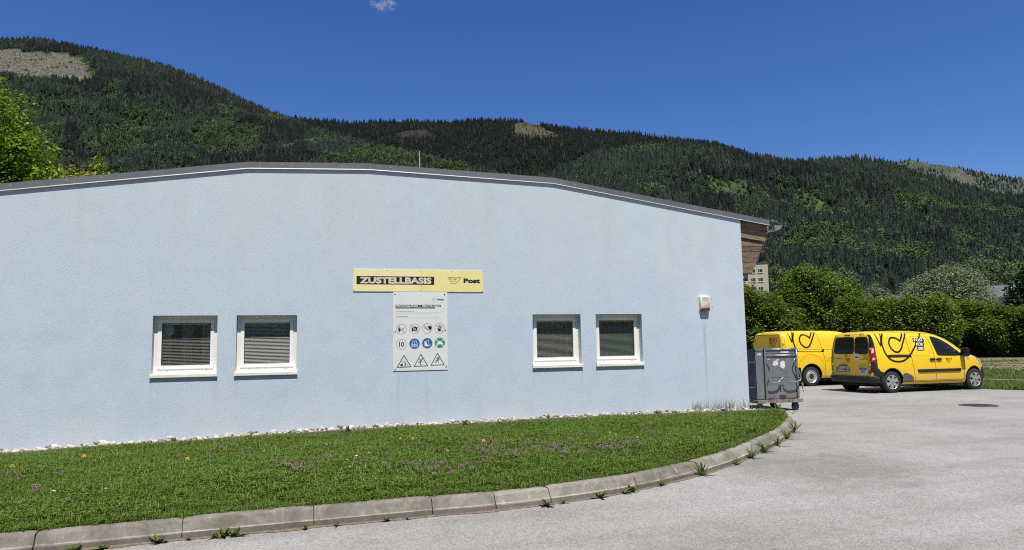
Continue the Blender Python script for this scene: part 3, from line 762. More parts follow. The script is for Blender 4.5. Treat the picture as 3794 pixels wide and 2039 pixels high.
mb = MB(); mb.box(-0.125, -0.085, 0.02, 0.07, 0.085, 0.125); mb.build('clamp', GUT, gut)
# lightning rod near the ridge
rod = empty('lightning_rod', (1.87-BX, 0.2, 4.62)); rod.parent = bld
mb = MB(); mb.box(-0.05, 0.02, -0.06, 0.03, 0.0, 0.075); mb.build('foot_block', mat('rod_foot', (0.16, 0.12, 0.09), 0.8), rod)
mb = MB(); mb.tube([(-0.02, -0.01, 0.06), (0.01, 0.0, 0.085), (0.015, 0.0, 0.2), (0.004, 0, 0.43)], [0.007, 0.007, 0.0065, 0.005], 6); mb.build('rod', mat('rod_metal', (0.75, 0.74, 0.7), 0.4, 0.3), rod)
tag(bld, 'pale blue rendered building with low curved grey roof and four white windows', 'building')
# ================================================================== signs and siren on the wall
HORN = [(910,320),(870,285),(820,262),(760,258),(700,270),(650,305),(615,355),(597,410),(597,470),(615,530),(650,585),(700,617),(760,630),(830,628),(890,605),(960,555),(1030,480),(1195,290),(1185,268),(1000,265),(975,285),(880,430),(850,480),(815,515),(775,525),(735,508),(705,475),(692,430),(705,390),(735,362),(775,360),(815,372),(850,400)]
TRI = [(470,262),(630,262),(555,430)]
TRID = [(586,262),(630,262),(600,318)]
def logo(mb, u0, v0, width, mapf, w, sub=None):
    k = width/730.0
    T = lambda P: [(u0 + (p[0]-470)*k, v0 + (632-p[1])*k) for p in P]
    mb.stroke(T(HORN), w, mapf, closed=True, step=sub); mb.stroke(T(TRI), w, mapf, closed=True, step=sub); mb.poly(T(TRID), mapf)
BLACK = mat('print_black', (0.012, 0.010, 0.012), 0.45)
def sheet(name, parent, x0, x1, z0, z1, y0, y1, m):
    mb = MB(); mb.box(x0, x1, y0, y1, z0, z1); o = mb.build(name, m, parent); return o
# ---- yellow sign: two boards of slightly different age
X0, X1, Z0, Z1 = 0.714, 2.976, 2.492, 2.872
sg = empty('yellow_sign', (X0, D, Z0)); tag(sg, 'long pale yellow ZUSTELLBASIS Post sign on the blue wall', 'sign')
YEL1 = mat('faded_yellow', (0.80, 0.715, 0.39), 0.4, var=0.05, vscale=2); YEL2 = mat('fresher_yellow', (0.79, 0.69, 0.30), 0.4, var=0.05, vscale=2)
W_ = X1-X0; Hh = Z1-Z0; xm = W_*0.513
bevel(sheet('board', sg, 0, xm-0.001, 0, Hh, -0.012, -0.001, YEL1), 0.002); bevel(sheet('board', sg, xm+0.001, W_, 0, Hh, -0.012, -0.001, YEL2), 0.002)
def pm(off): return lambda u, v: (u, -0.012-off, v)
mb = MB(); mb.poly([(0.055, 0.122), (1.382, 0.122), (1.382, 0.262), (0.055, 0.262)], pm(0.0015)); mb.build('text_panel', BLACK, sg)
LET = mat('faded_lettering', (0.66, 0.56, 0.44), 0.5, var=0.16, vscale=5)
mb = MB(); put_text(mb, 'ZUSTELLBASIS', 0.108, 1.335, 0.136, 0.248, pm(0.003), 0.048); mb.build('lettering', LET, sg)
mb = MB(); put_text(mb, 'Post', 1.905, 2.205, 0.158, 0.240, pm(0.002), 0.052); mb.build('lettering', BLACK, sg)
mb = MB(); logo(mb, 1.625, 0.142, 0.235, pm(0.002), 0.0052); mb.build('posthorn_logo', mat('olive_line', (0.10, 0.085, 0.01), 0.5), sg)
SCREW = mat('screw_head', (0.12, 0.115, 0.11), 0.4, 0.6)
for i in range(5):
    for v in (0.016, Hh-0.016):
        mb = MB(); mb.lathe([(0.0005, -0.004), (0.005, -0.003), (0.006, 0.0)], 8, (0.012 + (W_-0.024)*i/4, -0.012, v), 'y'); mb.build('screw', SCREW, sg)
# ---- white notice board
X0, X1, Z0, Z1 = 1.383, 2.326, 1.140, 2.489
nb = empty('notice_board', (X0, D, Z0)); tag(nb, 'white private area notice board with rows of safety pictograms', 'notice board')
W_ = X1-X0; Hh = Z1-Z0
bevel(sheet('board', nb, 0, W_, 0, Hh, -0.010, -0.001, mat('board_white', (0.69, 0.70, 0.69), 0.35, var=0.03, vscale=2)), 0.002)
def pw(off): return lambda u, v: (u, -0.010-off, v)
# photo crop of the board: x 562..1215, y 358..1295 (px) -> board coordinates
def bu(x, y): return (x - (562 + (y-358)*0.0064)) / (650.0) * W_
def bv(x, y): return (1 - (y - 358) / (938.0)) * Hh
INK = mat('pictogram_black', (0.01, 0.01, 0.012), 0.4); GREY = mat('pictogram_grey', (0.44, 0.42, 0.46), 0.4); GREYT = mat('small_print', (0.35, 0.35, 0.36), 0.5)
BLUE = mat('mandatory_blue', (0.03, 0.12, 0.38), 0.4, var=0.04); GREEN = mat('assembly_green', (0.05, 0.24, 0.17), 0.4, var=0.04); WHT = mat('pictogram_white', (0.74, 0.75, 0.74), 0.4, var=0.03)
def circ(cx, cy, r, n=32, a0=0.0, a1=2*PI): return [(cx + r*math.cos(a0+(a1-a0)*i/n), cy + r*math.sin(a0+(a1-a0)*i/n)) for i in range(n)]
mb = MB(); mb.cur = 0
put_text(mb, 'Post', bu(1093, 450), bu(1170, 450), bv(0, 460), bv(0, 440), pw(0.0015), 0.05)
mb.build('lettering', INK, nb)
mb = MB(); logo(mb, bu(1028, 460), bv(0, 466), bu(1084, 450)-bu(1028, 450), pw(0.0015), 0.0022); mb.build('posthorn_logo', GREY, nb)
mb = MB(); mb.poly([(bu(593, 528), bv(0, 541)), (bu(1133, 528), bv(0, 541)), (bu(1133, 528), bv(0, 514)), (bu(593, 528), bv(0, 514))], pw(0.0012))
mb.poly([(bu(593, 551), bv(0, 558)), (bu(1062, 551), bv(0, 558)), (bu(1062, 551), bv(0, 543.5)), (bu(593, 551), bv(0, 543.5))], pw(0.0012)); mb.build('text_panel', INK, nb)
mb = MB(); put_text(mb, 'PRIVATGELÄNDE  I  PRIVATE AREA', bu(602, 528), bu(1125, 528), bv(0, 538.5), bv(0, 514.5), pw(0.0024), 0.035)
put_text(mb, 'NUR FÜR BERECHTIGTE  I  AUTHORIZED PERSONNEL ONLY', bu(602, 551), bu(1054, 551), bv(0, 556.5), bv(0, 544.5), pw(0.0024), 0.02); mb.build('lettering', WHT, nb)
# small print, far too small to read: words as dashes
rnd = random.Random(2)
for (y, x1, h, m_) in ((595, 812, 5.0, INK), (609, 1148, 3.2, GREYT), (622, 1035, 3.2, GREYT), (653, 752, 5.0, INK), (666, 1118, 3.2, GREYT)):
    mb = MB(); x = 602
    while x < x1-6:
        l = min(rnd.uniform(10, 40), x1-x); xx = x
        while xx < x + l - 1:
            c_ = rnd.uniform(1.8, 3.2); hh = h*rnd.uniform(0.6, 1.0)
            mb.poly([(bu(xx, y), bv(0, y+h/2)), (bu(xx+c_*0.72, y), bv(0, y+h/2)), (bu(xx+c_*0.72, y), bv(0, y+h/2-hh)), (bu(xx, y), bv(0, y+h/2-hh))], pw(0.0012)); xx += c_
        x += l + 4
    mb.build('small_print', m_, nb)
US = W_/650.0; VS = Hh/938.0
def pic(name, cx, cy):
    e = empty(name, (bu(cx, cy), -0.010, bv(0, cy))); e.parent = nb
    return e
def q(off): return lambda u, v: (u*US, -off, -v*VS)     # photo px round the pictogram's centre, y down
def prohibition(cx, cy, draw, name):
    e = pic(name, cx, cy)
    mb = MB(); draw(mb); mb.build('symbol', INK, e)
    mb = MB(); mb.stroke(circ(0, 0, 59, 40), 7, q(0.0012), closed=True); mb.stroke([(-41, -41), (41, 41)], 7, q(0.0030)); mb.build('ring', GREY, e)
def match(mb):
    mb.poly([(-38,-5),(-30,-24),(-22,-12),(-14,4),(-16,18),(-28,22),(-38,12)], q(0.0015)); mb.stroke([(-30,28),(-12,16),(6,4),(36,-16)], 6, q(0.0015)); mb.poly(circ(-22, 24, 8, 12), q(0.0019))
def camera_(mb):
    mb.poly([(-34,-20),(-16,-20),(-10,-28),(12,-28),(16,-20),(34,-20),(34,28),(-34,28)], q(0.0015))
def smoke(mb):
    mb.poly([(4,-28),(50,-26),(54,-8),(50,16),(30,16),(10,-10)], q(0.0015)); mb.stroke([(0,8),(22,26)], 7, q(0.0017)); mb.stroke(circ(-24, -4, 9, 14), 2.5, q(0.0015), closed=True); mb.stroke([(-18,4),(-8,12),(0,14)], 2.5, q(0.0015))
def hand(mb):
    mb.poly([(-34,0),(-26,2),(-16,16),(-14,-6),(14,4),(20,16),(10,34),(-2,38),(-14,34),(-24,18)], q(0.0015))
    for a, b_ in (((-12,-4),(-16,-30)), ((-2,-4),(0,-42)), ((8,-2),(14,-36)), ((16,4),(26,-22))): mb.stroke([a, b_], 6.5, q(0.0015))
prohibition(664, 803, match, 'no_flames_pictogram'); prohibition(819, 801, camera_, 'no_photos_pictogram'); prohibition(970, 797, smoke, 'no_smoking_pictogram'); prohibition(1119, 797, hand, 'no_entry_pictogram')
e = nb
mb = MB(); mb.stroke(circ(0, 0, 13, 20), 4, q(0.0024), closed=True); mb.stroke([(-30,-12),(-18,-22)], 4, q(0.0024))
o = mb.build('camera_lens', WHT, [c for c in nb.children if c.name.startswith('no_photos')][0]); o.location = (0, 0, -4*VS)
e = pic('speed_limit_pictogram', 666, 983); mb = MB(); mb.stroke(circ(0, 0, 59, 40), 7, q(0.0012), closed=True); mb.build('ring', GREY, e)
mb = MB(); put_text(mb, '10', -28*US, 28*US, -31*VS, 31*VS, lambda u, v: (u, -0.0015, v), 0.02); mb.build('lettering', INK, e)
def disc(name, cx, cy, m_, draw):
    e = pic(name, cx, cy); mb = MB(); mb.poly(circ(0, 0, 62, 40), q(0.0012)); mb.build('disc', m_, e)
    mb = MB(); draw(mb); mb.build('symbol', WHT, e)
def vest(mb):
    mb.stroke([(-34,36),(-34,2),(-24,-8),(-20,-34),(-8,-34),(0,-16),(8,-34),(20,-34),(24,-8),(34,2),(34,36)], 4.5, q(0.0024), closed=True); mb.stroke([(0,-16),(0,36)], 4.5, q(0.0024))
    mb.stroke([(-34,8),(34,8)], 5, q(0.0026)); mb.stroke([(-34,20),(34,20)], 4, q(0.0026))
def boot(mb):
    mb.poly([(-34,-22),(-10,-22),(-8,8),(8,20),(22,30),(22,36),(-32,36)], q(0.0024)); mb.stroke([(-8,-32),(14,-32),(10,-12),(14,8),(34,24),(32,32),(22,34)], 4.5, q(0.0026))
def assembly(mb):
    mb.poly([(-44,20),(-36,4),(-26,4),(-28,-14),(-14,-20),(14,-20),(28,-14),(26,4),(36,4),(44,20)], q(0.0024))
    for sx in (-1, 1):
        for sy in (-1, 1): mb.stroke([(sx*48, sy*44), (sx*32, sy*30)], 11, q(0.0024)); mb.poly([(sx*24, sy*22), (sx*38, sy*22 + sy*2), (sx*26, sy*36)], q(0.0026))
disc('safety_vest_pictogram', 819, 978, BLUE, vest); disc('safety_boots_pictogram', 971, 975, BLUE, boot); disc('assembly_point_pictogram', 1122, 972, GREEN, assembly)
def warn(name, cx, ytop, ybot, draw):
    e = pic(name, cx, ybot-40); hh = ybot-ytop
    mb = MB(); mb.stroke([(0, -(hh-40)+6), (80, 36), (-80, 38)], 8, q(0.0014), closed=True); draw(mb); mb.build('symbol', INK, e)
def forklift(mb):
    mb.poly([(-44,4),(-20,0),(-8,14),(-20,22),(-42,18)], q(0.0015)); mb.stroke([(-26,2),(-22,-26),(-2,-26),(2,2)], 4, q(0.0017)); mb.stroke([(14,-34),(18,12),(50,12)], 5, q(0.0015))
    mb.stroke(circ(-34, 18, 8, 14), 3.5, q(0.0019), closed=True); mb.stroke(circ(8, 18, 9, 14), 3.5, q(0.0019), closed=True)
def stumble(mb):
    mb.poly(circ(18, -48, 7, 14), q(0.0015)); mb.stroke([(4,-40),(-6,-14)], 13, q(0.0017)); mb.stroke([(2,-40),(-14,-44),(-20,-32)], 5, q(0.0015)); mb.stroke([(8,-32),(14,-16),(20,-12)], 5, q(0.0015)); mb.stroke([(-6,-14),(-18,-8),(-34,-14)], 7, q(0.0015)); mb.stroke([(-6,-14),(-4,2),(-12,16)], 7, q(0.0015)); mb.poly([(-12,26),(-6,20),(10,20),(18,26)], q(0.0015))
def fall(mb):
    mb.poly(circ(16, -56, 7, 14), q(0.0015)); mb.stroke([(8,-46),(-2,-18)], 14, q(0.0017)); mb.stroke([(6,-46),(-10,-48),(-16,-40)], 5, q(0.0015)); mb.stroke([(12,-38),(22,-34),(24,-22)], 5, q(0.0015)); mb.stroke([(-2,-18),(-14,-16),(-24,-6)], 7, q(0.0015)); mb.stroke([(0,-18),(10,-4),(12,6)], 7, q(0.0015)); mb.stroke([(-36,0),(-14,0),(-14,10)], 5, q(0.0015))
warn('forklift_warning', 697, 1108, 1255, forklift); warn('tripping_warning', 896, 1100, 1248, stumble); warn('falling_warning', 1095, 1093, 1240, fall)
for (x, y) in ((586, 385), (1180, 385), (590, 833), (1190, 820), (594, 1277), (1197, 1258)):
    mb = MB(); mb.lathe([(0.0005, -0.010), (0.008, -0.008), (0.010, 0.0)], 10, (bu(x, y), -0.010, bv(x, y)), 'y'); mb.build('screw', SCREW, nb)
# ---- alarm siren
al = empty('alarm_siren', (7.40, D, 2.14)); tag(al, 'white alarm siren box with red lens on the blue wall', 'alarm')
CREAM = mat('siren_cream', (0.76, 0.74, 0.66), 0.35, var=0.04)
def loft(rings, name, m_, par, smooth=40):
    mb = MB(); n = len(rings[0]); v = [p for r in rings for p in r]
    mb.raw(v, [(i*n+k, i*n+(k+1) % n, (i+1)*n+(k+1) % n, (i+1)*n+k) for i in range(len(rings)-1) for k in range(n)] + [tuple(range(n))[::-1], tuple(range((len(rings)-1)*n, len(rings)*n))])
    return mb.build(name, m_, par, smooth=smooth)
def rect_ring(w, z0, z1, y, c=0.015):
    return [(-w+c, y, z0), (w-c, y, z0), (w, y, z0+c), (w, y, z1-c), (w-c, y, z1), (-w+c, y, z1), (-w, y, z1-c), (-w, y, z0+c)]
loft([rect_ring(0.105, 0.02, 0.30, -0.001), rect_ring(0.105, 0.02, 0.30, -0.035), rect_ring(0.10, 0.045, 0.296, -0.062), rect_ring(0.088, 0.06, 0.285, -0.078)], 'housing', CREAM, al)
loft([rect_ring(0.094, 0.0, 0.062, -0.012), rect_ring(0.098, -0.002, 0.066, -0.055), rect_ring(0.085, 0.012, 0.062, -0.076)], 'red_lens', mat('siren_red', (0.17, 0.014, 0.012), 0.25, coat=0.5), al)
mb = MB()
for sx in (-1, 1): mb.poly([(sx*0.025, 0.20), (sx*0.072, 0.20), (sx*0.072, 0.268), (sx*0.025, 0.268)], lambda u, v: (u, -0.0795, v))
mb.build('reflector', mat('siren_yellow', (0.62, 0.50, 0.20), 0.35), al)
mb = MB(); mb.poly([(-0.022, 0.195), (0.022, 0.195), (0.022, 0.27), (-0.022, 0.27)], lambda u, v: (u, -0.0793, v)); mb.build('label_plate', mat('siren_grey', (0.5, 0.5, 0.5), 0.4), al)
for z in (0.08, 0.24):
    mb = MB(); mb.lathe([(0.0005, -0.003), (0.007, -0.002), (0.008, 0.0)], 8, (0.185, 0, z), 'y'); o = mb.build('drill_plug', BLACK, al)
# ================================================================== vans
def paint_material(name, col, dust=0.5):
    m, t, b = new_mat(name)
    co = obj_co(t); sep = nn(t, 'ShaderNodeSeparateXYZ'); t.links.new(co, sep.inputs[0])
    n = noise_tex(t, 2.5, 5, 0.65, co); n2 = noise_tex(t, 26, 4, 0.7, co)
    lo = nn(t, 'ShaderNodeMapRange'); lo.inputs['From Min'].default_value = 0.8; lo.inputs['From Max'].default_value = 0.2; t.links.new(sep.outputs[2], lo.inputs['Value'])
    f_ = math_n(t, 'MULTIPLY', lo.outputs[0], math_n(t, 'ADD', math_n(t, 'MULTIPLY', n.outputs[0], 0.9), math_n(t, 'MULTIPLY', n2.outputs[0], 0.25)))
    c0 = ramp(t, n.outputs[0], [(0.3, tuple(k*0.96 for k in col)), (0.7, tuple(min(1, k*1.03) for k in col))])
    c = mixc(t, math_n(t, 'MULTIPLY', f_, dust), c0.outputs[0], (0.36, 0.29, 0.16))
    t.links.new(c, b.inputs['Base Color'])
    r = nn(t, 'ShaderNodeMapRange'); r.inputs['To Min'].default_value = 0.26; r.inputs['To Max'].default_value = 0.6; t.links.new(f_, r.inputs['Value']); t.links.new(r.outputs[0], b.inputs['Roughness'])
    b.inputs['Coat Weight'].default_value = 0.35; b.inputs['Coat Roughness'].default_value = 0.08
    bump(t, b, noise_tex(t, 1.7, 2, 0.5, co).outputs[0], 0.22, 0.035)
    return m
YELLOW = paint_material('van_yellow', (0.88, 0.57, 0.028))
PLAST = mat('bumper_plastic', (0.014, 0.0145, 0.0155), 0.5, var=0.25, vscale=8, bmp=0.15, bscale=120)
RUB = mat('tyre_rubber', (0.02, 0.0195, 0.019), 0.85, var=0.3, vscale=20)
WELL = mat('wheel_well', (0.008, 0.008, 0.008), 0.9)
ALU = mat('hubcap_silver', (0.50, 0.50, 0.49), 0.35, 0.55, var=0.1, vscale=20)
STEEL = mat('steel_wheel', (0.55, 0.55, 0.54), 0.4, 0.5, var=0.15, vscale=14)
DARKG = mat('tinted_glass', (0.012, 0.016, 0.016), 0.04, var=0.1, coat=0.6)
RED = mat('lamp_red', (0.30, 0.012, 0.012), 0.12, coat=0.8)
CLEAR = mat('lamp_clear', (0.62, 0.60, 0.60), 0.15, coat=0.8)
GAP = mat('panel_gap', (0.05, 0.03, 0.004), 0.8)
SEAM = mat('pressed_seam', (0.62, 0.36, 0.012), 0.5)
CHROME = mat('door_metal', (0.6, 0.6, 0.58), 0.25, 0.9)
PLATE = mat('plate_white', (0.72, 0.73, 0.74), 0.4, var=0.03)
PBLUE = mat('plate_blue', (0.02, 0.05, 0.3), 0.4)
UNDER = mat('underbody', (0.012, 0.012, 0.012), 0.9)

class Van:
    """body surface given by a roof line, a side section and rounded ends; x runs from the tail, -y is the near side"""
    def __init__(s, L, HW, roof, sill, belt, nose, tumble, rake, x0=0.0):
        s.x0 = x0; s.L, s.HW, s.roof, s.sill, s.belt, s.nose, s.tumble, s.rk = L, HW, roof, sill, belt, nose, tumble, rake
    def section(s, x):
        zt = interp(x, s.roof); zb = interp(x, s.sill); bl = min(s.belt, zt - 0.10 - 0.28*max(0, min(1, (zt-1.0))))
        R_ = 0.13
        pf = 1.0
        xx = x - s.x0
        if xx < R_: pf = (s.HW - R_ + math.sqrt(max(0, R_*R_ - (R_-xx)**2)))/s.HW
        if x > s.nose: pf = math.sqrt(max(0.02, 1 - 0.60*((x-s.nose)/(s.L-s.nose+0.03))**2.2))
        hw = s.HW*pf
        lower = [(0.90, zb), (0.965, zb+0.05), (0.985, zb+0.12), (1.0, zb + (bl-zb)*0.45), (1.0, bl-0.12), (0.992, bl-0.02), (0.984, bl+0.02)]
        up = zt - bl
        tm = s.tumble
        upper = [(1-tm*0.35, bl+up*0.33), (1-tm*0.68, bl+up*0.62), (1-tm*0.92, zt-0.16*min(1, up/0.6)), (1-tm-0.03, zt-0.095*min(1, up/0.6)), (1-tm-0.085, zt-0.045*min(1, up/0.6)), (1-tm-0.20, zt-0.016), (0.40, zt), (0.0, zt+0.006)]
        return [(k*hw, z) for k, z in lower + upper]
    def shift(s, x, z):
        w = max(0, 1 - (x-s.x0)/0.45); k = max(0, (z-0.95)/0.85); return s.rk*w*k**1.6
    def half(s, x, z):
        sec = s.section(x)
        for (a, za), (b_, zb) in zip(sec, sec[1:]):
            if za <= z <= zb + 1e-9: return a + (b_-a)*(z-za)/max(1e-6, zb-za)
        return sec[0][0] if z < sec[0][1] else sec[-3][0]
    def side(s, off, sign=-1):
        def f(x, z):
            e = 0.01; dy = (s.half(x, z+e)-s.half(x, z-e))/(2*e)
            n = Vector((0, 1, -dy)).normalized()
            return (x + s.shift(x, z), sign*(s.half(x, z) + off*n.y), z + off*n.z)
        return f
    def rear(s, off):
        def f(y, z):
            hw = s.half(s.x0+0.13, z); R_ = 0.13; d = abs(y) - (hw-R_)
            x = 0.0 if d <= 0 else R_ - math.sqrt(max(0, R_*R_ - min(d, R_)**2))
            return (s.x0 + x + s.shift(s.x0 + x, z) - off, y, z)
        return f
    def body(s, parent, mats, wells, r_well):
        xs = [s.x0 + k for k in (0.0, 0.006, 0.02, 0.045, 0.08, 0.13, 0.2)] + list(np.arange(s.x0 + 0.3, s.L-0.2, 0.12)) + [s.L-0.16, s.L-0.10, s.L-0.05, s.L-0.015, s.L]
        rows = []
        for x in xs:
            sec = s.section(x); row = [(x + s.shift(x, z), -y, z) for y, z in sec] + [(x + s.shift(x, z), y, z) for y, z in sec[-2::-1]]
            rows.append(row)
        m_ = len(rows[0]); mb = MB()
        mb.raw([p for r in rows for p in r], [(i*m_+j, (i+1)*m_+j, (i+1)*m_+(j+1) % m_, i*m_+(j+1) % m_) for i in range(len(xs)-1) for j in range(m_)] + [tuple(range(m_)), tuple(range((len(xs)-1)*m_, len(xs)*m_))[::-1]])
        o = mb.build('body', mats, parent, smooth=35)
        # wheel wells
        cutters = []
        for (wx, wz) in wells:
            for sg_ in (-1, 1):
                cb = MB(); n = 40
                a = [(wx + r_well*math.cos(2*PI*i/n), sg_*(s.HW+0.1), wz + r_well*math.sin(2*PI*i/n)) for i in range(n)]
                b_ = [(p[0], sg_*(s.HW-0.30), p[2]) for p in a]
                cb.prism(a, b_); c_ = cb.build('cutter', WELL, smooth=30); cutters.append(c_)
        o.data.materials.append(WELL)
        for c_ in cutters:
            md = o.modifiers.new('well', 'BOOLEAN'); md.operation = 'DIFFERENCE'; md.object = c_; md.solver = 'EXACT'
            try: md.material_mode = 'TRANSFER'
            except Exception: pass
        par = o.parent; o.parent = None
        dg = bpy.context.evaluated_depsgraph_get(); dg.update()
        me = bpy.data.meshes.new_from_object(o.evaluated_get(dg)); o.modifiers.clear(); o.data = me; o.parent = par
        for c_ in cutters: bpy.data.objects.remove(c_)
        me.polygons.foreach_set('use_smooth', [True]*len(me.polygons)); me.set_sharp_from_angle(angle=rad(35))
        return o
def rrect(x0, x1, z0, z1, r=0.05, n=5):
    out = []
    for cx, cz, a0 in ((x1-r, z0+r, -PI/2), (x1-r, z1-r, 0), (x0+r, z1-r, PI/2), (x0+r, z0+r, PI)):
        out += [(cx + r*math.cos(a0 + PI/2*k/n), cz + r*math.sin(a0 + PI/2*k/n)) for k in range(n+1)]
    return out
def clip_runs(pts, zmax, closed=True):
    """split a polyline where it rises above zmax"""
    P = list(pts) + ([pts[0]] if closed else []); runs = []; cur = []
    for a, b_ in zip(P, P[1:]):
        if a[1] <= zmax:
            cur.append(a)
            if b_[1] > zmax:
                t = (zmax-a[1])/(b_[1]-a[1]); cur.append((a[0]+(b_[0]-a[0])*t, zmax)); runs.append(cur); cur = []
        elif b_[1] <= zmax:
            t = (zmax-a[1])/(b_[1]-a[1]); cur = [(a[0]+(b_[0]-a[0])*t, zmax)]
    if P[-1][1] <= zmax and cur: cur.append(P[-1]); runs.append(cur)
    if closed and len(runs) > 1 and runs[0][0] == P[0]:
        runs[0] = runs[-1] + runs[0][1:]; runs.pop()
    return runs
def smooth2(P, n=4): return [(p.x, p.y) for p in catmull([(a[0], a[1], 0) for a in P], n)]
def wheel(parent, x, y, z, r, kind, sign):
    w = empty('wheel', (x, y, z)); w.parent = parent
    mb = MB(); rr = r*0.66
    mb.lathe([(rr, -0.085), (rr+0.012, -0.098), (r*0.86, -0.103), (r*0.955, -0.094), (r*0.992, -0.078), (r, -0.05), (r, 0.05), (r*0.992, 0.078), (r*0.955, 0.094), (rr, 0.098)], 48); mb.build('tyre', RUB, w, smooth=40)
    mb = MB()
    for i in range(56):     # tread blocks at the shoulder
        a = 2*PI*i/56; ca, sa = math.cos(a), math.sin(a); da = 0.036
        for y0, y1 in ((-0.088, -0.045), (-0.03, 0.03), (0.045, 0.088)):
            pa = [((r-0.012)*math.cos(a+k*da), y0, (r-0.012)*math.sin(a+k*da)) for k in (-1, 1)] + [((r-0.012)*math.cos(a+k*da), y1, (r-0.012)*math.sin(a+k*da)) for k in (1, -1)]
            pb = [((r+0.005)*math.cos(a+k*da), y0*0.98, (r+0.005)*math.sin(a+k*da)) for k in (-1, 1)] + [((r+0.005)*math.cos(a+k*da), y1*0.98, (r+0.005)*math.sin(a+k*da)) for k in (1, -1)]
            mb.prism(pa, pb)
    mb.build('tread', RUB, w)
    if kind == 'hubcap':
        mb = MB(); mb.lathe([(0.001, -0.03), (rr*0.9, -0.035), (rr*0.98, -0.07), (rr+0.004, -0.094), (rr+0.008, -0.085)], 36); mb.build('rim', mat('rim_dark', (0.05, 0.05, 0.05), 0.5, 0.4), w, smooth=40)
        mb = MB(); mb.lathe([(rr*0.93, -0.092), (rr*0.97, -0.100), (rr+0.004, -0.096)], 36)
        for k in range(6):
            a = 2*PI*k/6 + 0.35; ca, sa = math.cos(a), math.sin(a)
            def P(rad_, t_, h): return (ca*rad_ - sa*t_, h, sa*rad_ + ca*t_)
            w0, w1, w2 = 0.028, 0.046, 0.060
            v = [P(rr*0.18, -w0, -0.098), P(rr*0.18, w0, -0.098), P(rr*0.6, w1, -0.106), P(rr*0.95, w2, -0.097), P(rr*0.95, -w2, -0.097), P(rr*0.6, -w1, -0.106)]
            v2 = [(p[0], p[1]+0.03, p[2]) for p in v]
            mb.prism(v, v2)
        mb.lathe([(0.001, -0.108), (rr*0.20, -0.106), (rr*0.27, -0.098), (rr*0.28, -0.07)], 20)
        mb.build('hubcap', ALU, w, smooth=30)
        mb = MB(); mb.lathe([(0.001, -0.111), (rr*0.13, -0.110), (rr*0.14, -0.105)], 16); mb.build('hub_badge', mat('badge_grey', (0.25, 0.25, 0.25), 0.3, 0.7), w)
    else:
        mb = MB(); mb.lathe([(rr*0.44, -0.088), (rr*0.5, -0.092), (rr*0.72, -0.086), (rr*0.86, -0.060), (rr*0.93, -0.068), (rr*0.99, -0.098), (rr+0.006, -0.094)], 36); mb.build('rim', STEEL, w, smooth=40)
        mb = MB(); mb.lathe([(0.001, -0.085), (rr*0.2, -0.092), (rr*0.40, -0.084), (rr*0.46, -0.08)], 24); mb.build('hub_cover', mat('hub_dark', (0.03, 0.03, 0.03), 0.6), w, smooth=40)
        mb = MB()
        for k in range(12):
            a = 2*PI*k/12; c_ = (rr*0.64*math.cos(a), -0.0915, rr*0.64*math.sin(a)); mb.face([(c_[0] + 0.0115*math.cos(b_), c_[1], c_[2] + 0.0115*math.sin(b_)) for b_ in np.linspace(0, 2*PI, 10, endpoint=False)])
        mb.build('vent_hole', WELL, w)
    if sign > 0: w.rotation_euler = (0, 0, PI)
    return w
def decal(parent, name, m_, fn):
    mb = MB(); fn(mb); return mb.build(name, m_, parent)
def big_horn(mb, mapf, ox, oz, k, zmax, w, cut=None):
    T = lambda P: [(ox + (p[0]-795)*k, oz + (630-p[1])*k*0.985) for p in P]
    horn = smooth2(T(HORN[:17]), 5) + T(HORN[17:21]) + smooth2(T(HORN[21:]), 5)
    if cut is not None: horn = smooth2(T(HORN[:14]), 5) + [(9, 9)] + T(HORN[19:21]) + smooth2(T(HORN[21:]), 5)
    for run in clip_runs(horn, zmax):
        if cut is not None:
            parts = []; cur = []
            for p in run:
                if p[1] >= cut: cur.append(p)
                else:
                    if len(cur) > 1: parts.append(cur)
                    cur = []
            if len(cur) > 1: parts.append(cur)
        else: parts = [run]
        for r_ in parts: mb.stroke(r_, w, mapf, step=0.05)
    tri = [(470, 200), (572, 455), (640, 200)]
    tp = [(ox + (p[0]-795)*k, oz + (630-p[1])*k) for p in tri]
    for run in clip_runs(tp, zmax, closed=False): mb.stroke(run, w*0.85, mapf, step=0.05)
MARK = mat('van_marking', (0.014, 0.008, 0.006), 0.4)

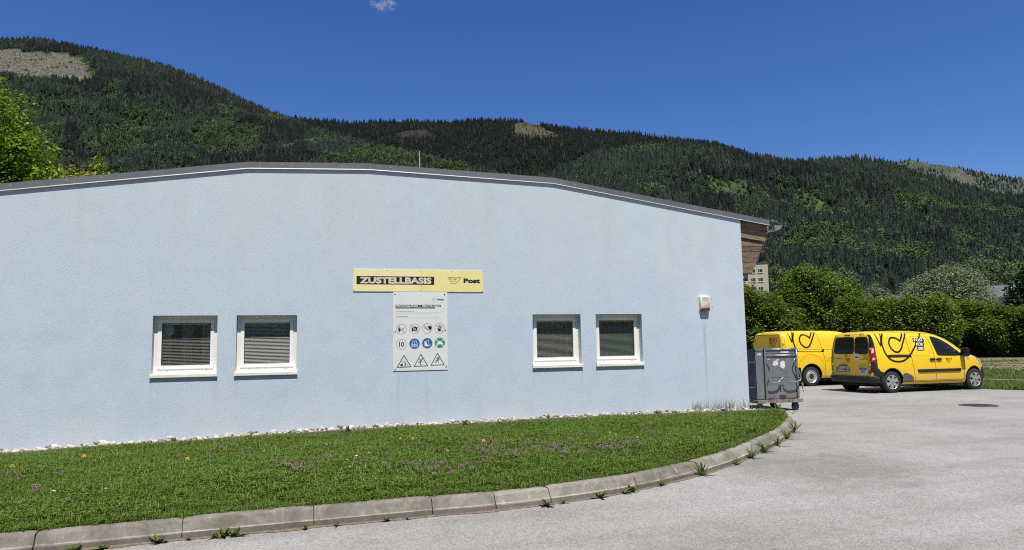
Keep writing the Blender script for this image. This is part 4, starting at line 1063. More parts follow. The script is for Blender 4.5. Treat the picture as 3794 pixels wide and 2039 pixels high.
# ---------------------------------------------------------------- the near delivery van
def near_van():
    X_ = 0.2
    v = Van(4.62, 0.89, [(0.2, 1.735), (0.25, 1.765), (0.42, 1.79), (0.9, 1.81), (1.7, 1.812), (2.2, 1.795), (2.5, 1.762), (2.8, 1.70), (3.1, 1.585), (3.35, 1.445), (3.55, 1.30), (3.68, 1.19), (3.76, 1.125), (4.0, 1.075), (4.2, 1.03), (4.38, 0.965), (4.5, 0.86), (4.57, 0.70), (4.62, 0.58)],
            [(0.2, 0.36), (0.5, 0.30), (0.8, 0.235), (3.6, 0.225), (4.1, 0.24), (4.6, 0.30)], 1.05, 3.55, 0.155, 0.10, 0.2)
    e = empty('delivery_van', (15.50, 17.64, 0.0)); tag(e, 'yellow delivery van with POST FÜR SIE lettering, parked in front', 'van')
    RW, FWX, WR = 0.86, 3.965, 0.315
    v.body(e, [YELLOW], [(RW, WR+0.01), (FWX, WR+0.01)], 0.385)
    s = v.side(0.004); s2 = v.side(0.007); s3 = v.side(0.010); r = v.rear(0.004); r2 = v.rear(0.008); r3 = v.rear(0.012)
    # floor pan
    mb = MB(); mb.box(0.4, 4.3, -0.66, 0.66, 0.18, 0.30); mb.build('underbody', UNDER, e)
    for (x, yy, sg_) in ((RW, -0.77, -1), (FWX, -0.77, -1), (RW, 0.77, 1), (FWX, 0.77, 1)): wheel(e, x, yy, WR, WR, 'hubcap', sg_)
    # black wheel arch lips
    for wx, a0, a1 in ((RW, 0.05, 1.0), (FWX, 0.0, 0.97)):
        mb = MB(); mb.stroke([(wx + 0.392*math.cos(PI*a), WR+0.01 + 0.392*math.sin(PI*a)) for a in np.linspace(a0, a1, 22)], 0.022, s); mb.build('arch_lip', GAP, e)
    # doors: outline gaps
    dg = empty('cab_door', (0, 0, 0)); dg.parent = e
    door = [(2.48, 0.335), (2.45, 1.02), (2.40, 1.35), (2.29, 1.70), (2.34, 1.725)]
    decal(dg, 'door_gap', GAP, lambda m: m.stroke(smooth2(door, 5), 0.010, s))
    decal(dg, 'front_gap', GAP, lambda m: m.stroke(smooth2([(2.48, 0.335), (3.44, 0.335), (3.52, 0.40), (3.55, 0.8), (3.53, 1.10), (3.56, 1.17)], 5), 0.010, s))
    decal(dg, 'roof_gap', GAP, lambda m: m.stroke(smooth2([(2.32, 1.722), (2.75, 1.65), (3.1, 1.49), (3.4, 1.28), (3.55, 1.15)], 5), 0.007, s))
    win = [(2.585, 1.075), (2.50, 1.35), (2.455, 1.56), (2.485, 1.605), (2.62, 1.59), (2.85, 1.515), (3.1, 1.385), (3.32, 1.225), (3.44, 1.115), (3.42, 1.062), (3.2, 1.052), (2.75, 1.062)]
    ws = smooth2(win + [win[0]], 3)[:-1]
    wo = [(2.95 + (x-2.95)*1.035, 1.32 + (z-1.32)*1.07) for x, z in ws]
    decal(dg, 'window_seal', mat('seal_black', (0.01, 0.01, 0.01), 0.5), lambda m: m.poly(wo, s, 1))
    decal(dg, 'window', DARKG, lambda m: m.poly(ws, s2, 1))
    def handle(par, x, z):
        decal(par, 'handle_cup', PLAST, lambda m: m.poly([(x + 0.095*math.cos(a), z + 0.042*math.sin(a)) for a in np.linspace(0, 2*PI, 20, endpoint=False)], s))
        mb = MB(); y = s(x, z)[1]; mb.tube([(x-0.11, y-0.002, z+0.004), (x-0.07, y-0.028, z+0.008), (x+0.07, y-0.028, z+0.008), (x+0.11, y-0.002, z+0.004)], [0.012, 0.017, 0.017, 0.012], 8); mb.build('handle', PLAST, par, smooth=50)
        mb = MB(); mb.tube([(x-0.04, y-0.012, z-0.022), (x+0.04, y-0.012, z-0.022)], 0.010, 6); mb.build('handle_trim', CHROME, par, smooth=50)
    handle(dg, 2.60, 0.945)
    sd = empty('sliding_door', (0, 0, 0)); sd.parent = e
    decal(sd, 'door_gap', GAP, lambda m: m.stroke(smooth2([(2.46, 0.335), (1.73, 0.335), (1.69, 0.40), (1.62, 0.9), (1.555, 1.25), (1.52, 1.6), (1.55, 1.715), (1.66, 1.735), (2.27, 1.72)], 6), 0.009, s))
    decal(sd, 'window_pressing', SEAM, lambda m: m.stroke(rrect(1.64, 2.30, 1.06, 1.64, 0.10) + [rrect(1.64, 2.30, 1.06, 1.64, 0.10)[0]], 0.010, s))
    handle(sd, 2.36, 0.945)
    decal(e, 'panel_pressing', SEAM, lambda m: m.stroke([(0.60, 1.42), (0.66, 1.58), (1.42, 1.60), (1.50, 1.5), (1.56, 1.12), (0.78, 1.11)], 0.009, s))
    decal(e, 'rain_gutter', SEAM, lambda m: m.stroke([(x, interp(x, v.roof)-0.06) for x in np.linspace(0.4, 2.4, 16)], 0.010, s))
    decal(e, 'roof_strip', mat('roof_strip', (0.3, 0.18, 0.01), 0.5), lambda m: m.stroke([(x, interp(x, v.roof)-0.025) for x in np.linspace(0.4, 2.5, 16)], 0.006, s))
    # sliding rail
    decal(e, 'slide_rail', PLAST, lambda m: (m.poly([(0.70, 1.07), (0.76, 1.10), (1.565, 1.095), (1.60, 1.02), (0.82, 1.025)], s, 1)))
    # rub strip on the doors
    for a, b_, par in ((1.78, 2.455, sd), (2.475, 3.42, dg)):
        pts = [(a, 0.66), (a+0.03 if par is sd else a, 0.575), (b_-(0.03 if par is dg else 0), 0.575), (b_, 0.66)]
        mb = MB(); A = [s(*p) for p in pts]; B = [(p[0], p[1]-0.018, p[2]) for p in A]; mb.prism(A, B); o = mb.build('rub_strip', PLAST, par); bevel(o, 0.004)
    # dark shield behind the rear wheel arch towards the door
    decal(e, 'sill_shield', mat('shield_grey', (0.10, 0.095, 0.085), 0.6, var=0.2), lambda m: m.poly(smooth2([(1.225, 0.34), (1.235, 0.50), (1.30, 0.565), (1.45, 0.545), (1.60, 0.46), (1.64, 0.36), (1.55, 0.305), (1.26, 0.305), (1.225, 0.34)], 3)[:-1], s, 1))
    decal(e, 'sill_gap', GAP, lambda m: m.stroke([(1.25, 0.300), (3.48, 0.295)], 0.008, s))
    # dents in the sliding door
    # lettering
    for (txt, xa, xb, zc) in (('POST', 1.78, 2.18, 1.522), ('FÜR', 1.83, 2.15, 1.395), ('SIE', 1.87, 2.12, 1.268)):
        decal(e, 'text_panel', MARK, lambda m: m.poly([(xa, zc-0.058), (xb, zc-0.058), (xb, zc+0.058), (xa, zc+0.058)], s2))
        decal(e, 'lettering', mat('van_white', (0.8, 0.8, 0.78), 0.4, var=0.02), lambda m: put_text(m, txt, xa+0.03, xb-0.03, zc-0.043, zc + (0.043 if txt != 'FÜR' else 0.062), s3, 0.028))
    decal(e, 'posthorn_marking', MARK, lambda m: big_horn(m, s, 1.145, 0.905, 0.00262, 1.728, 0.052))
    decal(dg, 'posthorn_logo', mat('van_line', (0.10, 0.06, 0.008), 0.5), lambda m: logo(m, 2.86, 0.845, 0.235, s, 0.012))
    # round flap on the front wing
    mb = MB(); c_ = s(3.71, 0.985); mb.lathe([(0.001, -0.006), (0.062, -0.006), (0.074, -0.001), (0.076, 0.01)], 24, (c_[0], c_[1], c_[2])); mb.build('charging_flap', mat('flap_grey', (0.5, 0.49, 0.44), 0.5), e, smooth=40)
    # mirror
    mi = empty('mirror', (3.50, -0.86, 1.14)); mi.parent = e
    loft([[(p[0]*k + o1, -0.02-yy, p[1]*k + o2) for p in rrect(-0.085, 0.085, -0.14, 0.14, 0.06)] for yy, k, o1, o2 in ((0.02, 0.8, 0.0, 0.0), (0.06, 1.0, 0.0, 0.0), (0.15, 1.0, 0.01, 0.0), (0.20, 0.85, 0.02, 0.0))], 'housing', mat('mirror_black', (0.012, 0.012, 0.013), 0.25), mi)
    mb = MB(); mb.tube([(0.02, 0.04, -0.09), (0.01, -0.05, -0.10), (0.0, -0.09, -0.09)], 0.035, 8); mb.build('arm', PLAST, mi, smooth=50)
    # headlamp and front bumper
    decal(e, 'headlamp', mat('headlamp_glass', (0.32, 0.36, 0.42), 0.08, coat=1.0), lambda m: m.poly([(4.02, 1.03), (4.18, 1.00), (4.36, 0.94), (4.46, 0.82), (4.42, 0.76), (4.33, 0.80), (4.18, 0.91)], s2, 2))
    for sg_ in (-1, 1):
        f = v.side(0.012, sg_); mb = MB(); cols = [4.30, 4.36, 4.42, 4.48, 4.53, 4.57, 4.595]; rows = [0.27, 0.36, 0.46, 0.56, 0.63, 0.68]
        g = [[f(x + (0.06*(1-(z-0.27)/0.41) if x < 4.35 else 0), z - (0.06 if x < 4.31 and z > 0.6 else 0)) for x in cols] for z in rows]
        n = len(cols); mb.raw([(p[0] + 0.02, p[1], p[2]) for rr_ in g for p in rr_], [(i*n+j, i*n+j+1, (i+1)*n+j+1, (i+1)*n+j) for i in range(len(rows)-1) for j in range(n-1)]); mb.build('front_bumper', PLAST, e, smooth=50)
    mb = MB(); hw = v.half(4.595, 0.45)
    mb.prism([(4.55, -hw-0.01, 0.26), (4.64, -hw+0.06, 0.28), (4.64, hw-0.06, 0.28), (4.55, hw+0.01, 0.26)], [(4.55, -hw-0.01, 0.66), (4.63, -hw+0.06, 0.64), (4.63, hw-0.06, 0.64), (4.55, hw+0.01, 0.66)]); bevel(mb.build('front_bumper', PLAST, e), 0.03, 3)
    mb = MB(); mb.poly([(-0.62, 1.20), (0.62, 1.20), (0.54, 1.60), (-0.54, 1.60)], lambda y, z: (interp(z, [(1.12, 3.76), (1.19, 3.68), (1.30, 3.55), (1.445, 3.35), (1.585, 3.10), (1.70, 2.8)]) + 0.012, y, z + 0.012), 2); mb.build('windscreen', DARKG, e)
    # ---- tail
    rb = empty('rear_bumper', (0, 0, 0)); rb.parent = e
    prof = [(-0.035, 0.30), (-0.055, 0.36), (-0.058, 0.44), (-0.040, 0.485), (0.0, 0.492)]
    path = [(0.2+a, b_) for a, b_ in [(0.27, -0.90), (0.20, -0.905), (0.14, -0.905), (0.08, -0.88), (0.025, -0.80), (0.0, -0.66), (0.0, 0.66), (0.025, 0.80), (0.08, 0.88), (0.14, 0.905), (0.27, 0.90)]]
    mb = MB(); P = [Vector((a, b_, 0)) for a, b_ in path]; rows = []
    for i, p in enumerate(P):
        d = (P[min(i+1, len(P)-1)] - P[max(i-1, 0)]).normalized(); n = Vector((d.y, -d.x, 0)); n = -n if (n.x > 0.01 or (abs(n.x) <= 0.01 and n.y*p.y < 0)) else n
        z_low = 0.06 if i in (0, len(P)-1) else 0.0
        rows.append([(p.x + n.x*(-u if True else 0), p.y + n.y*(-u), z + (z_low if z < 0.4 else 0)) for u, z in prof] + [(p.x - n.x*0.05, p.y - n.y*0.05, 0.492), (p.x - n.x*0.05, p.y - n.y*0.05, 0.30)])
    m_ = len(rows[0]); mb.raw([q_ for r_ in rows for q_ in r_], [(i*m_+j, (i+1)*m_+j, (i+1)*m_+(j+1) % m_, i*m_+(j+1) % m_) for i in range(len(rows)-1) for j in range(m_)]); mb.build('bar', PLAST, rb, smooth=40)
    # black corner pieces that climb to the lamps
    for sg_ in (-1, 1):
        f = v.side(0.006, sg_)
        mb = MB(); mb.poly([(0.23, 0.49), (0.23, 0.74), (0.38, 0.72), (0.44, 0.64), (0.56, 0.60), (0.51, 0.52), (0.48, 0.44), (0.475, 0.36), (0.30, 0.38)], f, 2); mb.build('corner', PLAST, rb, smooth=60)
    # tail lamps: a strip round the corner, black cap above, red and clear below
    for sg_ in (-1, 1):
        tl = empty('tail_lamp', (0, 0, 0)); tl.parent = e
        f = v.side(0.012, sg_); rf = v.rear(0.010)
        def strip(z0, z1, xa, xb, ins, m_, name):
            mb = MB(); rows = []
            for i in range(9):
                z = z0 + (z1-z0)*i/8; t = i/8; xe = xa + (xb-xa)*t; hw = v.half(0.33, z); row = [rf(sg_*(hw-0.105+ins*t), z), rf(sg_*(hw-0.08+ins*t*0.7), z)] + [f(0.2 + x, z) for x in (0.012, 0.03, 0.06, max(0.062, 0.06+(xe-0.06)*0.5), max(0.064, xe))]
                rows.append(row)
            n = len(rows[0]); mb.raw([p for r_ in rows for p in r_], [(i*n+j, i*n+j+1, (i+1)*n+j+1, (i+1)*n+j) for i in range(8) for j in range(n-1)]); mb.build(name, m_, tl, smooth=60)
        strip(0.62, 0.90, 0.15, 0.135, 0.0, PLAST, 'lower_cap'); strip(0.90, 1.345, 0.135, 0.12, 0.0, RED, 'red_lens')
        for zz0, zz1, xa_, xb_ in ((0.95, 1.04, 0.012, 0.085), (1.15, 1.31, 0.012, 0.075)):
            g2 = v.side(0.017, sg_); mb = MB(); mb.poly([(0.2+xa_, zz0), (0.2+xb_*0.75, zz0+0.02), (0.2+xb_, zz1-0.03), (0.2+xa_+0.02, zz1)], g2, 2); mb.build('clear_lens', CLEAR, tl, smooth=60); strip(1.345, 1.70, 0.12, 0.065, 0.06, PLAST, 'black_cap')
    # doors: right hand one narrow as in the picture
    ysp = -0.17
    rd = empty('rear_door', (0, 0, 0)); rd.parent = e; rd2 = empty('rear_door', (0, 0, 0)); rd2.parent = e
    decal(rd, 'door_gap', GAP, lambda m: m.stroke([(ysp, 0.50), (ysp, 1.76)], 0.010, r)); decal(rd, 'door_gap', GAP, lambda m: m.stroke(smooth2([(0.74, 0.51), (0.755, 0.8), (0.75, 1.2), (0.715, 1.62), (0.66, 1.70)], 4), 0.010, r))
    wl_ = rrect(-0.135, 0.665, 1.155, 1.625, 0.09); wr_ = rrect(-0.70, -0.185, 1.155, 1.625, 0.09)
    def taper(P): return [(y*(1-0.06*(z-1.155)/0.47), z) for y, z in P]
    decal(rd, 'window_seal', GAP, lambda m: m.poly(taper(rrect(-0.155, 0.685, 1.135, 1.645, 0.1)), r, 1)); decal(rd, 'window', DARKG, lambda m: m.poly(taper(wl_), r2, 1))
    decal(rd2, 'window_seal', GAP, lambda m: m.poly(taper(rrect(-0.72, -0.175, 1.135, 1.645, 0.1)), r, 1)); decal(rd2, 'window', DARKG, lambda m: m.poly(taper(wr_), r2, 1))
    decal(rd, 'brake_light', RED, lambda m: m.poly([(0.03, 1.675), (0.27, 1.675), (0.27, 1.712), (0.03, 1.712)], r2))
    decal(rd2, 'posthorn_logo', mat('van_line', (0.1, 0.06, 0.008), 0.5), lambda m: logo(m, -0.40, 1.675, 0.0, r, 0.006) if False else logo(m, 0.0, 0.0, 0.19, lambda u, w_: r(-0.33-u, 1.665+w_*0.8), 0.008))
    decal(rd2, 'hinge_seam', SEAM, lambda m: m.stroke([(-0.74, 0.56), (-0.75, 1.15)], 0.008, r))
    mb = MB(); mb.tube([r3(0.07, 0.985), r3(0.19, 0.985)], 0.016, 8); mb.tube([r3(0.0, 0.985), r3(0.07, 0.985)], 0.010, 8); mb.build('handle', PLAST, rd, smooth=50)
    decal(rd, 'handle_recess', SEAM, lambda m: m.poly([(0.02, 0.955), (0.18, 0.955), (0.13, 0.875), (0.06, 0.875)], r))
    mb = MB(); mb.tube([r3(0.155, 1.06), r3(0.17, 1.09), r3(0.12, 1.25)], [0.026, 0.016, 0.007], 7); mb.build('wiper', PLAST, rd, smooth=50)
    decal(rd, 'badge_line', mat('badge_dark', (0.07, 0.05, 0.02), 0.5), lambda m: [m.poly([(0.36+0.045*i, 0.985), (0.36+0.045*i+0.034, 0.985), (0.36+0.045*i+0.034, 1.003), (0.36+0.045*i, 1.003)], r) for i in range(6)])
    decal(rd2, 'badge_line', mat('badge_chrome', (0.14, 0.11, 0.06), 0.3), lambda m: [m.poly([(-0.40-0.055*i, 0.972), (-0.40-0.055*i-0.036, 0.972), (-0.40-0.055*i-0.036, 1.006), (-0.40-0.055*i, 1.006)], r) for i in range(5)])
    # number plate and its lamp strip
    decal(rd, 'plate_frame', PLAST, lambda m: m.poly([(0.045, 0.60), (0.60, 0.60), (0.60, 0.745), (0.045, 0.745)], r2)); decal(rd, 'number_plate', PLATE, lambda m: m.poly([(0.06, 0.617), (0.585, 0.617), (0.585, 0.735), (0.06, 0.735)], r3))
    decal(rd, 'plate_band', PBLUE, lambda m: m.poly([(0.545, 0.617), (0.585, 0.617), (0.585, 0.735), (0.545, 0.735)], v.rear(0.015)))
    decal(rd, 'lettering', BLACK, lambda m: (put_text(m, 'PT', -0.525, -0.43, 0.632, 0.72, lambda u, w_: v.rear(0.0155)(-u, w_), 0.02), m.poly(circ(0.395, 0.676, 0.026, 14), v.rear(0.0155)), put_text(m, '14054', -0.35, -0.08, 0.632, 0.72, lambda u, w_: v.rear(0.0155)(-u, w_), 0.02)))
    mb = MB(); mb.tube([r2(0.14, 0.785), r3(0.2, 0.798), r3(0.42, 0.798), r2(0.48, 0.785)], 0.016, 7); mb.build('plate_lamp', PLAST, rd, smooth=50)
    # round stickers
    for (y, z, rr_, m1) in ((-0.275, 1.045, 0.105, PLATE), (-0.49, 0.70, 0.165, PLATE)):
        decal(rd2, 'round_sticker', m1, lambda m: m.poly([(y + rr_*math.cos(a), z + rr_*math.sin(a)) for a in np.linspace(0, 2*PI, 28, endpoint=False)], r2))
    decal(rd2, 'sticker_top', mat('sticker_lime', (0.62, 0.62, 0.12), 0.4), lambda m: m.poly([(-0.49 + 0.16*math.cos(a), 0.715 + 0.148*math.sin(a)) for a in np.linspace(0.05, PI-0.05, 16)], r3))
    decal(rd2, 'lettering', mat('sticker_navy', (0.02, 0.03, 0.09), 0.4), lambda m: (put_text(m, 'YELLOW', 0.345, 0.635, 0.655, 0.735, lambda u, w_: v.rear(0.0155)(-u, w_), 0.03), m.stroke([(-0.40, 0.625), (-0.58, 0.625)], 0.010, v.rear(0.0155)), m.stroke([(-0.42, 0.600), (-0.55, 0.600)], 0.010, v.rear(0.0155)), m.stroke([(-0.20, 1.035), (-0.35, 1.035)], 0.026, r3), m.stroke([(-0.19, 1.068), (-0.36, 1.068)], 0.006, r3)))
    decal(rd2, 'sticker_emblem', mat('sticker_blue', (0.12, 0.15, 0.3), 0.4), lambda m: m.poly(circ(-0.275, 1.10, 0.022, 12), r3))
    # hinges
    for sg_ in (-1, 1):
        for z in (0.82, 1.28):
            f = v.rear(0.02); p = f(sg_*0.775, z); mb = MB(); mb.box(p[0]-0.005, p[0]+0.03, p[1]-0.022, p[1]+0.022, z-0.02, z+0.02); bevel(mb.build('hinge', YELLOW, e), 0.006)
    decal(rb, 'reflector', RED, lambda m: m.poly([(-0.70, 0.565), (-0.79, 0.565), (-0.79, 0.655), (-0.70, 0.655)], v.rear(0.014)))
    mb = MB(); mb.tube([(0.45, -0.45, 0.22), (0.28, -0.45, 0.20)], 0.022, 8); mb.build('tow_eye', UNDER, e)
    return v, e
van1, van1_e = near_van()

# ---------------------------------------------------------------- the van behind it
def far_van():
    v = Van(4.75, 0.93, [(0, 1.845), (0.05, 1.88), (0.25, 1.905), (0.9, 1.925), (2.3, 1.915), (2.7, 1.86), (3.1, 1.70), (3.5, 1.45), (3.75, 1.25), (3.95, 1.18), (4.4, 1.05), (4.62, 0.9), (4.72, 0.7), (4.75, 0.6)],
            [(0, 0.36), (0.35, 0.31), (0.8, 0.275), (3.7, 0.265), (4.75, 0.33)], 1.12, 3.7, 0.135, 0.06)
    e = empty('delivery_van', (15.62, 21.55, 0.0)); tag(e, 'yellow panel van with closed rear and steel wheels, parked behind the other van', 'van')
    RW, FWX, WR = 1.10, 4.0, 0.335
    v.body(e, [YELLOW], [(RW, WR+0.01), (FWX, WR+0.01)], 0.425)
    s = v.side(0.004); s2 = v.side(0.008); r = v.rear(0.004); r2 = v.rear(0.008)
    mb = MB(); mb.box(0.3, 4.4, -0.70, 0.70, 0.20, 0.33); mb.build('underbody', UNDER, e)
    for (x, yy, sg_) in ((RW, -0.81, -1), (FWX, -0.81, -1), (RW, 0.81, 1), (FWX, 0.81, 1)): wheel(e, x, yy, WR, WR, 'steel', sg_)
    mb = MB(); mb.stroke([(RW + 0.43*math.cos(PI*a), WR+0.01 + 0.43*math.sin(PI*a)) for a in np.linspace(0.0, 1.0, 24)], 0.018, s); mb.build('arch_lip', GAP, e)
    decal(e, 'arch_bulge', SEAM, lambda m: m.stroke([(RW + 0.56*math.cos(PI*a), WR+0.16 + 0.60*math.sin(PI*a)) for a in np.linspace(0.12, 0.88, 22)], 0.012, s))
    # black cladding behind the wheel
    decal(e, 'rear_cladding', PLAST, lambda m: m.poly([(0.02, 0.62), (0.03, 0.95), (0.14, 0.92), (0.20, 0.66), (0.66, 0.645), (0.675, 0.40), (0.63, 0.33), (0.05, 0.37)], v.side(0.01), 2))
    decal(e, 'sill_guard', PLAST, lambda m: m.poly(smooth2([(1.86, 0.315), (1.92, 0.40), (2.05, 0.44), (3.3, 0.44), (3.4, 0.33), (1.86, 0.315)], 3)[:-1], s2, 2))
    rb = MB(); rb.box(-0.06, 0.10, -0.86, 0.86, 0.36, 0.60); bevel(rb.build('rear_bumper', PLAST, e), 0.04, 3)
    # pressings and gaps on the side
    sd = empty('sliding_door', (0, 0, 0)); sd.parent = e
    decal(sd, 'door_gap', GAP, lambda m: m.stroke(smooth2([(1.46, 1.84), (1.52, 1.6), (1.60, 1.2), (1.66, 0.9), (1.67, 0.34)], 5), 0.010, s)); decal(sd, 'door_seam', GAP, lambda m: m.stroke([(1.67, 0.335), (2.7, 0.335), (2.74, 0.5), (2.7, 1.5), (2.6, 1.80)], 0.010, s))
    decal(e, 'side_crease', SEAM, lambda m: (m.stroke([(0.55, 1.27), (1.60, 1.255), (2.7, 1.25)], 0.008, s), m.stroke([(0.28, 1.75), (0.5, 1.80), (1.45, 1.825), (2.6, 1.81)], 0.009, s), m.stroke([(0.20, 1.86), (2.4, 1.885)], 0.008, s)))
    decal(e, 'slide_rail', GAP, lambda m: m.stroke([(0.62, 1.195), (1.60, 1.175)], 0.011, s))
    decal(sd, 'door_handle', SEAM, lambda m: (m.stroke([(1.70, 0.86), (1.9, 0.86)], 0.02, s), m.stroke([(1.73, 0.93), (2.0, 0.93)], 0.012, s)))
    decal(e, 'rear_pillar_gap', GAP, lambda m: m.stroke(smooth2([(0.10, 0.95), (0.105, 1.3), (0.085, 1.6), (0.10, 1.80)], 5), 0.008, s))
    decal(e, 'posthorn_marking', MARK, lambda m: big_horn(m, s, 1.00, 1.055, 0.00268, 1.868, 0.056, cut=1.19))
    decal(e, 'posthorn_foot', MARK, lambda m: (m.stroke([(0.575, 1.20), (1.62, 1.178)], 0.012, s2), m.poly([(1.52, 1.178), (1.66, 1.178), (1.66, 1.29)], s2)))
    # tail
    rd = empty('rear_door', (0, 0, 0)); rd.parent = e; rd2 = empty('rear_door', (0, 0, 0)); rd2.parent = e
    decal(rd, 'door_gap', GAP, lambda m: m.stroke([(0.0, 0.62), (0.0, 1.84)], 0.009, r))
    P = smooth2([(-0.70, 1.36), (-0.68, 1.62), (-0.62, 1.77), (-0.50, 1.795), (0.50, 1.795), (0.62, 1.77), (0.68, 1.62), (0.70, 1.36)], 5)
    decal(rd2, 'window_pressing', GAP, lambda m: m.stroke(P + [(0.66, 1.335), (-0.66, 1.335), P[0]], 0.012, r))
    decal(rd2, 'window_panel', mat('panel_yellow', (0.62, 0.38, 0.015), 0.4), lambda m: m.poly([(-0.69, 1.345), (0.69, 1.345)] + P[::-1], v.rear(0.002), 1))
    decal(rd2, 'posthorn_logo', mat('van_line2', (0.10, 0.05, 0.008), 0.5), lambda m: logo(m, 0.0, 0.0, 0.46, lambda u, w_: r2(-0.12-u, 1.385+w_*1.25), 0.02))
    decal(rd, 'brake_light', mat('brake_dark', (0.06, 0.01, 0.008), 0.3), lambda m: m.poly([(0.12, 1.825), (0.36, 1.825), (0.36, 1.85), (0.12, 1.85)], r2))
    for sg_ in (-1, 1):
        tl = empty('tail_lamp', (0, 0, 0)); tl.parent = e; f = v.side(0.01, sg_)
        mb = MB(); mb.poly([(0.03, 0.95), (0.10, 0.93), (0.125, 1.2), (0.05, 1.25)], f, 2); mb.build('lens', RED, tl, smooth=60)
        fr = v.rear(0.02); p = fr(sg_*0.84, 1.475); mb = MB(); mb.box(p[0]-0.01, p[0]+0.09, p[1]-0.03, p[1]+0.03, 1.44, 1.505); bevel(mb.build('hinge', YELLOW, e), 0.012)
    mb = MB(); mb.box(1.97, 2.03, -0.70, -0.64, 1.905, 1.93); bevel(mb.build('roof_fitting', PLAST, e), 0.005)
    decal(e, 'side_window', DARKG, lambda m: m.poly([(2.85, 1.14), (2.78, 1.66), (3.0, 1.65), (3.3, 1.45), (3.6, 1.18), (3.55, 1.13)], s2, 2))
    mb = MB(); hw = v.half(4.74, 0.45)
    mb.prism([(4.66, -0.62, 0.28), (4.80, -0.5, 0.30), (4.80, 0.5, 0.30), (4.66, 0.62, 0.28)], [(4.66, -0.62, 0.68), (4.79, -0.5, 0.66), (4.79, 0.5, 0.66), (4.66, 0.62, 0.68)]); bevel(mb.build('front_bumper', PLAST, e), 0.03, 3)
    mb = MB(); mb.poly([(-0.66, 1.28), (0.66, 1.28), (0.58, 1.68), (-0.58, 1.68)], lambda y, z: (interp(z, [(1.25, 3.75), (1.45, 3.5), (1.70, 3.1)]) + 0.014, y, z + 0.014), 2); mb.build('windscreen', DARKG, e)
    return e
far_van()

# ---------------------------------------------------------------- grey roll container at the corner
def container_paint():
    m, t, b = new_mat('container_paint')
    co = obj_co(t); n = noise_tex(t, 5, 5, 0.65, co); n2 = noise_tex(t, 11, 3, 0.6, co)
    c = ramp(t, n.outputs[0], [(0.3, (0.16, 0.172, 0.182)), (0.7, (0.24, 0.25, 0.258))])
    s_ = ramp(t, n2.outputs[0], [(0.70, (0, 0, 0)), (0.75, (1, 1, 1))])
    t.links.new(mixc(t, math_n(t, 'MULTIPLY', s_.outputs[0], 0.3), c.outputs[0], (0.34, 0.33, 0.31)), b.inputs['Base Color']); b.inputs['Roughness'].default_value = 0.42; b.inputs['Metallic'].default_value = 0.3
    bump(t, b, noise_tex(t, 3, 2, 0.5, co).outputs[0], 0.4, 0.03); return m
def rust_material():
    m, t, b = new_mat('rusty_rail'); co = obj_co(t); n = noise_tex(t, 9, 5, 0.7, co)
    c = ramp(t, n.outputs[0], [(0.35, (0.10, 0.05, 0.025)), (0.5, (0.20, 0.17, 0.14)), (0.7, (0.34, 0.32, 0.29))]); t.links.new(c.outputs[0], b.inputs['Base Color']); b.inputs['Roughness'].default_value = 0.7; return m
def paper_label():
    m, t, b = new_mat('torn_label'); co = obj_co(t); n = noise_tex(t, 20, 4, 0.6, co)
    c = ramp(t, n.outputs[0], [(0.3, (0.5, 0.49, 0.46)), (0.6, (0.74, 0.73, 0.71))]); t.links.new(c.outputs[0], b.inputs['Base Color']); b.inputs['Roughness'].default_value = 0.8; return m
ct = empty('roll_container', (9.53, 13.56, 0.0), rad(-1.5)); tag(ct, 'grey metal roll container on castors at the building corner', 'container')
CP = container_paint(); CD = mat('container_inside', (0.035, 0.04, 0.045), 0.6); RUST = rust_material(); BAR = mat('handle_tube', (0.27, 0.28, 0.285), 0.35, 0.4, var=0.08)
LBL = paper_label()
W_, DP, ZB, ZT = 1.06, 0.95, 0.27, 1.40
mb = MB(); mb.box(0.0, 0.19, 0.0, 0.035, ZB, ZT-0.03); bevel(mb.build('corner_panel', CP, ct), 0.006)
mb = MB(); mb.box(-0.012, 0.20, -0.012, 0.045, ZT-0.06, ZT); bevel(mb.build('corner_cap', CP, ct), 0.004)
mb = MB(); mb.box(0.205, 0.245, -0.03, 0.03, ZB, ZT-0.005); bevel(mb.build('front_post', CP, ct), 0.006)
mb = MB(); mb.box(W_-0.05, W_, -0.03, 0.03, ZB, ZT-0.005); bevel(mb.build('front_post', CP, ct), 0.006)
mb = MB(); mb.box(0.25, W_-0.055, 0.0, 0.02, ZB+0.01, 1.20); bevel(mb.build('front_plate', CP, ct), 0.004)
for z0, z1, y0 in ((1.21, 1.26, -0.022), (1.27, 1.345, -0.004), (1.35, 1.395, -0.026)):
    mb = MB(); mb.box(0.25, W_-0.055, y0, 0.02, z0, z1); bevel(mb.build('cross_rail', CP, ct), 0.005)
mb = MB(); mb.box(0.25, W_-0.055, -0.004, 0.0, 0.74, 0.79); bevel(mb.build('pressed_rib', CP, ct), 0.002)
